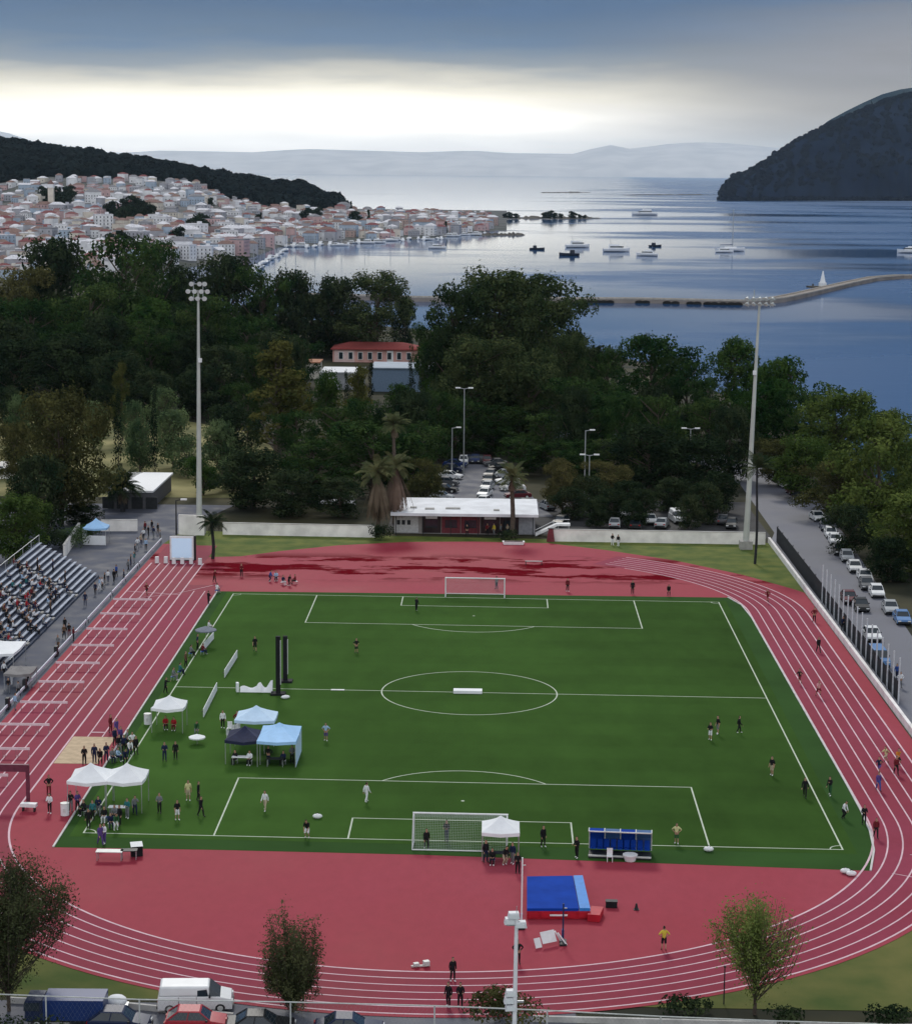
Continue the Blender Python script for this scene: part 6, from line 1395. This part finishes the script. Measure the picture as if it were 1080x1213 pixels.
for i in range(1500):
    u = rr.uniform(-230,405); f = 1+rr.random()**.8*1.02
    if u > 300: f = 1.1+.92*rr.random()
    if u < 250 and f < 1.12: continue
    p = town_pt(u, min(f,2.02)); pts.append((p.x,p.y,p.z))
for i in range(260):
    u = -230+635*i/260; p = town_pt(u, 1.99); pts.append((p.x,p.y,p.z+rr.uniform(-1,3)))
scatter_wood('pine_wood', pts, 8.0, FARW, 8)
# houses
HW = [mat('house_'+n, c, .85, .1, .3) for n, c in (('white',(.78,.78,.80)),('cream',(.68,.62,.54)),('pink',(.58,.40,.40)),('ochre',(.46,.38,.28)),('pale_blue',(.40,.48,.58)),('grey',(.40,.40,.44)),('salmon',(.46,.34,.31)))]
HWN = ['white','cream','pink','ochre','pale blue','grey','salmon']
HR = [mat('roof_'+n, c, .85, .2, .8) for n, c in (('terracotta',(.185,.11,.095)),('dark_red',(.17,.045,.05)),('grey',(.20,.20,.22)),('flat_white',(.62,.62,.66)))]
HRN = ['terracotta','dark red','grey','flat white']
WINM = mat('house_window_dark', (.12,.125,.14), .4, .2)
def house_proto(kind, W, D, H):
    mb = MB(); hx, hy = W/2, D/2
    mb.box((0,0,H/2-2),(W,D,H+4), 0)
    nf = max(1,int(H/3.1)); nw = max(2,int(W/3))
    for fl in range(nf):
        for k in range(nw):
            x = -hx+W*(k+.5)/nw; z = 1.6+fl*3.0
            mb.box((x,-hy-.02,z),(1.0,.12,1.5), 2)
            if fl and k % 2 == 0: mb.box((x,-hy-.5,z-1.0),(2.0,1.0,.15), 0)
        for k in range(2): mb.box((hx+.02,-hy+D*(k+.5)/2,1.6+fl*3.0),(.12,1.0,1.5), 2); mb.box((-hx-.02,-hy+D*(k+.5)/2,1.6+fl*3.0),(.12,1.0,1.5), 2)
    o = .5
    if kind == 'hip': mb.add([(-hx-o,-hy-o,H),(hx+o,-hy-o,H),(hx+o,hy+o,H),(-hx-o,hy+o,H),(-hx+D*.4,0,H+D*.26),(hx-D*.4,0,H+D*.26)], [(0,1,5,4),(1,2,5),(2,3,4,5),(3,0,4),(3,2,1,0)], 1)
    elif kind == 'gable': mb.add([(-hx-o,-hy-o,H),(hx+o,-hy-o,H),(hx+o,hy+o,H),(-hx-o,hy+o,H),(-hx-o,0,H+D*.26),(hx+o,0,H+D*.26)], [(0,1,5,4),(2,3,4,5),(0,4,3),(1,2,5),(3,2,1,0)], 1)
    else: mb.box((0,0,H+.35),(W+.3,D+.3,.7), 1); mb.box((W*.2,0,H+1.6),(3,3,1.8), 0)
    me_o = mb.build('town_house', [HW[0], HR[0], WINM]); return me_o
HP = [house_proto('hip',12,10,7),house_proto('hip',15,11,9.5),house_proto('gable',11,9,7.5),house_proto('gable',14,9,6),house_proto('flat',13,11,10),house_proto('flat',16,12,12.5),house_proto('hip',18,12,12),house_proto('gable',9,8,6)]
rr = random.Random(17); cntH = 0; placed = []
def zone_of(u, f):
    if u > 460: return 'harbour front tip'
    if u > 300: return 'middle harbour front' if f < .45 else 'low streets behind the harbour'
    a = 'at the frame edge' if u < 60 else 'over the tallest pine' if u < 190 else 'toward the harbour'
    return ('lowest terraces, ' if f < .3 else 'mid hillside, ' if f < .65 else 'top terraces, ')+a
tries = 0
while cntH < 300 and tries < 30000:
    tries += 1
    u = rr.uniform(-12,300) if rr.random() < .66 else rr.uniform(300,584)
    f = rr.random() if u < 300 else rr.random()**1.25
    p = town_pt(u, f)
    if u < 300 and ((150-u)/26)**2+((f-.52)/.07)**2 < 1: continue     # dark wooded gaps
    if u < 300 and ((62-u)/20)**2+((f-.70)/.09)**2 < 1: continue
    dd = 6.8
    if any((p.x-q[0])**2+((p.y-q[1])*.45)**2 < dd*dd for q in placed): continue
    vpix = interp(u,VS)+(interp(u,VT)-interp(u,VS))*(f**.8)
    if u < 300 and vpix > interp(u, [(0,335),(80,322),(150,306),(220,318),(300,330)]): continue
    placed.append((p.x,p.y)); k = rr.choice([0,1,2,3,4,5,6,7] if u < 300 else [0,1,2,4,6,1,4]); 
    if f > .75 and u < 280: k = rr.choice([0,2,3,4,7,7])
    wi = rr.choice([0,0,0,0,1,1,2,4,5,5,5,2] if u < 300 else [0,1,2,0,0,6,1,5,0,4,5]); ri = rr.choice([3,3,2]) if k in (4,5) else rr.choice([0,0,3,3,2,2,3] if u < 300 else [0,0,3,2,1])
    if u < 62 and .18 < f < .52 and rr.random() < .7: wi = rr.choice([2,2,6]); ri = 1
    if 70 < u < 130 and .08 < f < .38 and rr.random() < .7: wi = 4
    o = place(HP[k], (p.x,p.y,p.z), rr.uniform(-.5,.5)+(0 if rr.random() < .7 else PI/2), rr.uniform(.62,.86)); slotmat(o,0,HW[wi]); slotmat(o,1,HR[ri])
    tag(o, f"{HWN[wi]} {'apartment block' if k in (4,5,6) else 'house'}, {HRN[ri]} roof, {zone_of(u,f)}", 'house', 'houses of the hillside town'); cntH += 1
# the many smaller houses between them, beyond what one could count
mbs = MB(); n2 = 0; tries = 0
while n2 < 720 and tries < 20000:
    tries += 1; u = rr.uniform(-60,300) if rr.random() < .72 else rr.uniform(300,580); f = rr.random()
    if u < 300 and (((150-u)/26)**2+((f-.52)/.07)**2 < 1 or ((62-u)/20)**2+((f-.70)/.09)**2 < 1): continue
    p = town_pt(u, f)
    if any((p.x-q[0])**2+((p.y-q[1])*.45)**2 < 20 for q in placed): continue
    placed.append((p.x,p.y)); w_, d_, h_ = rr.uniform(6,9.5), rr.uniform(6,9), rr.uniform(4.5,8); a_ = rr.uniform(-.5,.5); wi = rr.choice([0,0,1,2,4,5]); ri = 7+rr.choice([0,0,1,2,3,3])
    mbs.box((p.x,p.y,p.z+h_/2-2),(w_,d_,h_+4), wi, a_); c_, s_ = math.cos(a_), math.sin(a_); k_ = rr.choice([.02,.22,.22])
    mbs.add([(p.x+x*c_-y*s_, p.y+x*s_+y*c_, p.z+z) for x,y,z in ((-w_*.53,-d_*.53,h_),(w_*.53,-d_*.53,h_),(w_*.53,d_*.53,h_),(-w_*.53,d_*.53,h_),(-w_*.2,0,h_+d_*k_),(w_*.2,0,h_+d_*k_))], [(0,1,5,4),(1,2,5),(2,3,4,5),(3,0,4)], ri)
    for q in (-.25,.25): mbs.box((p.x+q*w_*c_+d_*.5*s_, p.y+q*w_*s_-d_*.5*c_, p.z+2), (.9,.2,1.3), 11, a_)
    n2 += 1
tag(mbs.build('small_town_houses', HW+HR+[WINM]), kind='stuff')
# landmark: pale belfry tower
p = town_pt(61,.62); bt = empty('bell_tower', p.to_tuple()); tag(bt, 'slim pale bell tower standing among the dark trees of the town', 'tower')
MB().box((0,0,10),(4.5,4.5,22)).build('shaft', HW[1], bt); MB().box((0,0,22.5),(5.2,5.2,3)).build('belfry', HW[0], bt); MB().add([(-2.6,-2.6,24),(2.6,-2.6,24),(2.6,2.6,24),(-2.6,2.6,24),(0,0,28)], [(0,1,4),(1,2,4),(2,3,4),(3,0,4)]).build('roof', HR[0], bt)
# town trees
tp = tree_proto('town_tree','broad',77,13,13,'town',.9,6); tp2 = tree_proto('town_cypress','cypress',78,16,4,'town',.7,12)
for i in range(46):
    if i < 16: u = 150+rr.uniform(-26,26); f = .52+rr.uniform(-.07,.07)
    elif i < 26: u = 62+rr.uniform(-20,20); f = .7+rr.uniform(-.09,.09)
    elif i < 30: u = rr.uniform(232,250); f = rr.uniform(.3,.4)
    else: u = rr.uniform(0,540); f = rr.random()
    p = town_pt(u,f); o = place(tp if i % 5 else tp2, p.to_tuple(), rr.uniform(0,6), rr.uniform(.6,1.1))
    tag(o, ('dark tree in the wooded gap halfway up the town hill' if i < 16 else 'dark tree in the clump round the bell tower' if i < 26 else 'dark tree of the small clump toward the harbour' if i < 30 else 'lone dark tree between the town houses') if i % 5 else 'narrow dark cypress between the town houses', 'tree', 'trees between the town houses')
# breakwater, spit, islets
ROCK = mat('shore_rock', (.05,.045,.04), .95, .3, .05, coord='World', col2=(.10,.09,.075))
def spit(u0, u1, v, wd, h, label, seed, name='rocky_spit'):
    rs = random.Random(seed); a, b = G(u0,v,SEA_Z), G(u1,v-.3,SEA_Z); n = 26; L_ = []; R_ = []; T_ = []
    for i in range(n+1):
        f = i/n; p = a.lerp(b,f); k = (math.sin(PI*f)**.4)*rs.uniform(.7,1.2)+.05; L_.append((p.x,p.y-wd*k,SEA_Z-.5)); R_.append((p.x,p.y+wd*k,SEA_Z-.5)); T_.append((p.x,p.y,SEA_Z+h*k*rs.uniform(.5,1.4)))
    mb = MB(); m = n+1; mb.add(L_+T_+R_, [(i,i+1,m+i+1,m+i) for i in range(n)]+[(m+i,m+i+1,2*m+i+1,2*m+i) for i in range(n)])
    return tag(mb.build(name, ROCK), kind='structure')
spit(560,622,278.5,12,2.5,'',1); spit(575,652,258.5,20,2.6,'',2,'islet'); spit(648,712,258.8,22,2.6,'',4,'islet'); spit(640,700,228,30,2.5,'',5,'islet'); spit(735,850,231,40,2.5,'',6,'islet')
for i, (u, h_) in enumerate(((604,9),(611,7),(645,9),(651,11),(657,8),(664,7),(678,10),(686,6),(598,7),(692,5))):
    p = G(u, 258.6, SEA_Z+.5); o = place(tp, p.to_tuple(), i, (h_/11,h_/11,h_/15)); tag(o, 'dark low tree on the thin islets off the harbour tip', 'tree', 'trees on the islets')
# stone causeway with an obelisk
CAUS = mat('causeway_stone', (.20,.175,.155), .9, .25, .08, coord='World', col2=(.30,.26,.23))
cpx = [(330,352.5),(420,355),(480,357),(560,358),(650,358.5),(760,359),(850,361),(895,361.5),(930,357.5),(960,351),(985,345),(1010,339),(1040,332.5),(1070,330),(1110,330)]
cp = [G(u,v,SEA_Z) for u,v in cpx]
cs = empty('stone_causeway', (0,0,0)); tag(cs, 'long low stone causeway with dark arches crossing the bay', 'bridge')
mb = MB(); pr = MB()
nrmv = []
for i, p in enumerate(cp):
    a = cp[max(0,i-1)]; b = cp[min(len(cp)-1,i+1)]; d = (b-a); d.z = 0; d.normalize(); nrmv.append(Vector((d.y,-d.x,0)))
def ribbon(mb, o0, o1, z0, z1):
    m = len(cp); vs = []
    for p, q in zip(cp, nrmv): vs += [tuple(p+q*o0+Vector((0,0,z0))), tuple(p+q*o1+Vector((0,0,z0))), tuple(p+q*o1+Vector((0,0,z1))), tuple(p+q*o0+Vector((0,0,z1)))]
    fs = []
    for i in range(m-1):
        a = 4*i; b = a+4
        for j in range(4): fs.append((a+j, a+(j+1) % 4, b+(j+1) % 4, b+j))
    mb.add(vs, fs)
ribbon(mb, 0, -6, -1, 1.7); mb.build('roadway', CAUS, cs)
mb = MB(); ribbon(mb, .12, -.35, 1.69, 2.25); mb.build('parapet', STONE, cs); mb = MB(); ribbon(mb, -5.65, -6.12, 1.69, 2.25); mb.build('parapet', STONE, cs)
ARCH = mat('arch_shadowed_void', (.02,.018,.016), .9)
for u in (684,692,700,708,715,722,757,765,790,800,818,826,838,846,856,866,874):
    
    for ia in range(len(cpx)-1):
        if cpx[ia][0] <= u <= cpx[ia+1][0]: break
    p = cp[ia].lerp(cp[ia+1], (u-cpx[ia][0])/(cpx[ia+1][0]-cpx[ia][0])); q = MB(); w_ = 1.9
    q.add([(p.x-w_,p.y-.35,SEA_Z-.5),(p.x+w_,p.y-.35,SEA_Z-.5),(p.x+w_,p.y-.35,SEA_Z+.7),(p.x+w_*.6,p.y-.35,SEA_Z+1.15),(p.x,p.y-.35,SEA_Z+1.3),(p.x-w_*.6,p.y-.35,SEA_Z+1.15),(p.x-w_,p.y-.35,SEA_Z+.7)]+[(p.x-w_,p.y+.35,SEA_Z-.5),(p.x+w_,p.y+.35,SEA_Z-.5),(p.x+w_,p.y+.35,SEA_Z+.7),(p.x+w_*.6,p.y+.35,SEA_Z+1.15),(p.x,p.y+.35,SEA_Z+1.3),(p.x-w_*.6,p.y+.35,SEA_Z+1.15),(p.x-w_,p.y+.35,SEA_Z+.7)], [(0,1,2,3,4,5,6)]+[(i,7+i,7+(i+1) % 7,(i+1) % 7) for i in range(7)])
    q.build('arch', ARCH, cs)
ob = G(974,340.5,SEA_Z); oo = empty('obelisk', (ob.x, ob.y, SEA_Z)); tag(oo, 'small white stone obelisk on a rock base beside the causeway', 'obelisk')
MB().prism([(-7,-3),(7,-3),(8,2),(-8,3)], -.5, .8).build('rock_base', ROCK, oo); MB().box((0,0,1.7),(3.6,3.6,1.8)).build('plinth', WHITE, oo); MB().box((0,0,5.6),(2.6,2.6,6.0),0,0,.18).build('shaft', WHITE, oo)
MB().tube((-5,0,.8),(-5,0,2.0),.4,n=6).build('bollard', ROCK, oo)
# ------------------------------------------------------------------ boats
HULLW = mat('hull_white', (.82,.83,.84), .35, .05); HULLD = mat('hull_dark', (.03,.035,.05), .4, .1); SAILC = mat('furled_sail', (.06,.09,.18), .8)
def hull(L_, B_, H_, m, par):
    st = [(-.5,.72,0),(-.3,.95,0),(0,1,0),(.25,.85,.08),(.42,.42,.2),(.5,.02,.32)]; vs = []; n = 5
    for f, w_, sh in st:
        x = f*L_; b = B_/2*w_; z = H_*(1+sh)
        vs += [(x,-b,z),(x,-b*.86,H_*.35),(x,0,-H_*.25),(x,b*.86,H_*.35),(x,b,z)]
    fs = [(i*n+j,(i+1)*n+j,(i+1)*n+j+1,i*n+j+1) for i in range(len(st)-1) for j in range(n-1)]+[(0,1,2,3,4)]+[(i*n,i*n+4,(i+1)*n+4,(i+1)*n) for i in range(len(st)-1)]
    return MB().add(vs, fs).build('hull', m, par)
def motor_proto(name='motor_boat', big=False):
    r = empty(name); L_ = 11 if not big else 24; B_ = 3.4 if not big else 6; hull(L_, B_, 1.3 if not big else 2, HULLW, r)
    MB().box((-.05*L_,0,1.9 if not big else 3.1),(L_*.5,B_*.72,1.2 if not big else 2.2),0,0,.86).build('cabin', HULLW, r); MB().box((-.02*L_,0,2.0 if not big else 3.3),(L_*.505,B_*.735,.5 if not big else .8)).build('window', GLASS, r)
    MB().box((-.1*L_,0,2.75 if not big else 5),(L_*.34,B_*.6,.5 if not big else 1.4),0,0,.9).build('flybridge', HULLW, r); MB().tube((-.2*L_,0,2.6),(-.25*L_,0,5 if not big else 8),.08,n=5).build('mast', METAL, r)
    return r
def sail_proto():
    r = empty('sailing_boat'); hull(12,3.6,1.2,HULLW,r); MB().box((0,0,1.5),(5,2.0,.6),0,0,.85).build('cabin', HULLW, r); MB().tube((.8,0,1.2),(.8,0,16.5),.2,.14,6).build('mast', METAL, r)
    MB().tube((.8,0,2.6),(-4.4,0,2.5),.18,.14,6).build('boom', SAILC, r); MB().path([(5.8,0,1.5),(.8,0,16.3),(-5.9,0,1.4)],.03,3).build('rigging', METAL, r); return r
BP = {'motor':motor_proto(),'sail':sail_proto(),'big':motor_proto('ferry_boat',True)}
dk = empty('work_boat'); hull(10,3.2,1.2,HULLD,dk); MB().box((-1.5,0,1.9),(2.4,2.0,1.8),0,0,.9).build('wheelhouse', HULLD, dk); MB().tube((-1.5,0,2.7),(-1.5,0,5),.06,n=5).build('mast', METAL, dk); BP['work'] = dk
for u, v, k, rz, sc_, l in ((636,295.5,'work',.1,1.0,'small dark boat lying alone left of the anchored boats'),(674,302.5,'work',3.2,1.25,'long low dark boat in front of the tall white cruiser'),(684,293,'motor',.3,1.15,'tall white cruiser behind the long dark boat'),(730,298,'motor',.2,1.2,'white cruiser in the middle of the anchored boats'),(766,303,'motor',2.9,.9,'small white boat in front of the dark hulled sailing boat'),(776,292,'work',.5,1.0,'dark hulled boat right behind the small white one'),(865,297.5,'sail',.25,1.25,'tall masted sailing boat anchored right of the others'),(858,299,'motor',.1,.8,'white tender lying beside the tall masted sailing boat'),(763,254.5,'big',3.3,1.0,'white ferry far out beyond the islets'),(1077,299.5,'motor',2.8,1.1,'white motor boat at the right frame edge'),(518,294.5,'motor',.1,.8,'small white boat under way before the harbour tip'),(975,334,'work',.2,.4,'')):
    if not l: continue
    p = G(u, v, SEA_Z); o = place(BP[k], (p.x,p.y,SEA_Z), rz, sc_*(1.15 if k == 'work' else 1.55)); tag(o, l, 'boat')
rr = random.Random(29)
for i in range(34):
    u = 338+ (i*242/34)+rr.uniform(-4,4); v = interp(u, VS)+rr.uniform(1.0,4.0); p = G(u, v, SEA_Z); k = 'sail' if i % 4 == 1 else 'motor'
    o = place(BP[k], (p.x,p.y,SEA_Z), rr.choice([.2,1.5,1.7,3.0]), rr.uniform(.75,1.3)); tag(o, ('masted white yacht' if k == 'sail' else 'white motor boat')+' moored at the town quay '+('near the ochre houses' if u < 420 else 'in mid harbour' if u < 500 else 'toward the harbour tip'), 'boat', 'boats moored along the town quay')
for i in range(10):
    u = 300+i*4.2; v = 322-i*2.6+rr.uniform(-2,2); p = G(u, v, SEA_Z); o = place(BP['motor' if i % 3 else 'sail'], (p.x,p.y,SEA_Z), 1.4, rr.uniform(.8,1.2)); tag(o, 'white boat in the marina where the park wood meets the town', 'boat', 'boats in the little marina')
# ------------------------------------------------------------------ mountains
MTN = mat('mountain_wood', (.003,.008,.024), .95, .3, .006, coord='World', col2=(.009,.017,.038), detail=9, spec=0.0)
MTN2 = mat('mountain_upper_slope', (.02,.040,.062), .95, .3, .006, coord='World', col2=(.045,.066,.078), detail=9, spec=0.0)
def ridge(name, prof, vbase, dist, depth, m, seed, rough=6, base_z=SEA_Z-1):
    """a hill whose crest follows the skyline; slopes fall to the shore in front and to the plain behind"""
    rs = np.random.RandomState(seed); us = [prof[0][0]+(prof[-1][0]-prof[0][0])*i/90 for i in range(91)]; rows = []; q = [0,.12,.3,.5,.72,.88,1,1.4,2.0]
    for j, f in enumerate(q):
        ro = []
        for u in us:
            d0 = (G(u, vbase, SEA_Z)-CAM).dot(FWD) if dist is None else dist
            d = d0+depth*f; vt = interp(u, prof); c = CAM+ray(u,vt)*(d0+depth); H = max(.5, c.z-base_z); p = CAM+ray(u,vbase)*d
            g_ = f**.72 if f <= 1 else max(0,1-(f-1))
            ro.append((p.x+(rs.normal()*depth*.012 if 0 < f < 1 else 0), p.y+(rs.normal()*depth*.02 if 0 < f < 1 else 0), base_z+H*g_+(rs.normal()*rough*min(1,H/60) if 0 < f < 1 else 0)))
        rows.append(ro)
    mb = MB(); n = len(us); mb.add([p for r in rows for p in r], [(j*n+i,j*n+i+1,(j+1)*n+i+1,(j+1)*n+i) for j in range(len(q)-1) for i in range(n-1)])
    return tag(mb.build(name, m, smooth=True), kind='structure'), rows
P1 = [(852,234),(858,218),(872,208),(884,204),(905,192),(930,174),(955,160),(980,148),(1010,134),(1045,120),(1080,110),(1130,98),(1200,88),(1300,84)]
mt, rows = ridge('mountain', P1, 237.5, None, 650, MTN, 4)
rs_ = random.Random(9); pts = []
for i in range(650):
    j = rs_.choice([1,2,3,4,5]); k = rs_.randrange(0,60); f = rs_.random(); a, b = rows[j][k], rows[j+1][k+1]; pts.append(tuple(a[t]+(b[t]-a[t])*f for t in range(3)))
for k in range(0,75):
    for q in range(5): f = rs_.random(); a, b = rows[6][k], rows[6][k+1]; p_ = [a[t]+(b[t]-a[t])*f for t in range(3)]; pts.append((p_[0],p_[1]+rs_.uniform(-20,5),p_[2]-rs_.uniform(0,6)))
for k in range(0,60):
    a = rows[0][k]; pts.append((a[0]+8,a[1],a[2]+3))
scatter_wood('mountain_trees', pts, 7.0, leafmat('mountain_canopy', (.004,.010,.024), (.008,.018,.036), .05, .02), 12)
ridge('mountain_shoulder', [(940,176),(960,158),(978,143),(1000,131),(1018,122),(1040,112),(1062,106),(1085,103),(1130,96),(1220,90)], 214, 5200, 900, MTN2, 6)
pv_ = AT(1066,226,(G(1066,236,SEA_Z)).y+160); vb = empty('villa', (pv_.x,pv_.y,pv_.z-4)); tag(vb, 'small white villa low on the dark mountain', 'villa')
MB().box((0,0,4),(22,12,8)).build('wall', HW[0], vb); MB().add([(-12,-7,8),(12,-7,8),(12,7,8),(-12,7,8),(-6,0,11),(6,0,11)], [(0,1,5,4),(1,2,5),(2,3,4,5),(3,0,4)]).build('roof', HR[3], vb)
for x in (-7,0,7): MB().box((x,-6.1,4),(2,.3,3)).build('window', WINM, vb)
FARH = mat('far_hills', (.66,.60,.54), .95, .12, .001, coord='World', detail=5, spec=0.0)  # pale base colour carries part of the distant haze fade
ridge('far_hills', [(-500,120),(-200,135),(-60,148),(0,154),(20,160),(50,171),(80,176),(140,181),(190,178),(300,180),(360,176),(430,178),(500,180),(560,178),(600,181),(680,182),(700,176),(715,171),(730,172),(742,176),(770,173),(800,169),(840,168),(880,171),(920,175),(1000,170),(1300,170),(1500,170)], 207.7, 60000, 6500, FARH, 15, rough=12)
# ------------------------------------------------------------------ labels of look-alikes: told apart by their order in the view
ordn = ordi+['eleventh','twelfth','thirteenth','fourteenth','fifteenth']
same = {}
for o in S.objects:
    if o.parent is None and o.get('label') and o.get('group') in ('houses of the hillside town','spectators on the grandstand','boats moored along the town quay','boats in the little marina','trees on the islets','bystanders on the plaza and walkway','trees between the town houses','chairs left of the pale blue tent'):
        same.setdefault(o['label'], []).append(o)
for l, os_ in same.items():
    if len(os_) < 2: continue
    os_.sort(key=lambda o: ((o.location-CAM).dot(R2)/(o.location-CAM).dot(FWD)))
    for i, o in enumerate(os_):
        o['label'] = l+', '+('leftmost' if i == 0 else 'rightmost' if i == len(os_)-1 else ordn[i]+' from left')
# ------------------------------------------------------------------ tidy: prototypes that were never placed
def drop(o):
    for c in list(o.children): drop(c)
    bpy.data.objects.remove(o, do_unlink=True)
for l in TP.values():
    for t in l:
        if t.name not in PROTO_USED: drop(t)
for t in list(HP)+list(BP.values())+list(PROTOC.values()):
    if t.name not in PROTO_USED: drop(t)
bpy.context.view_layer.update()
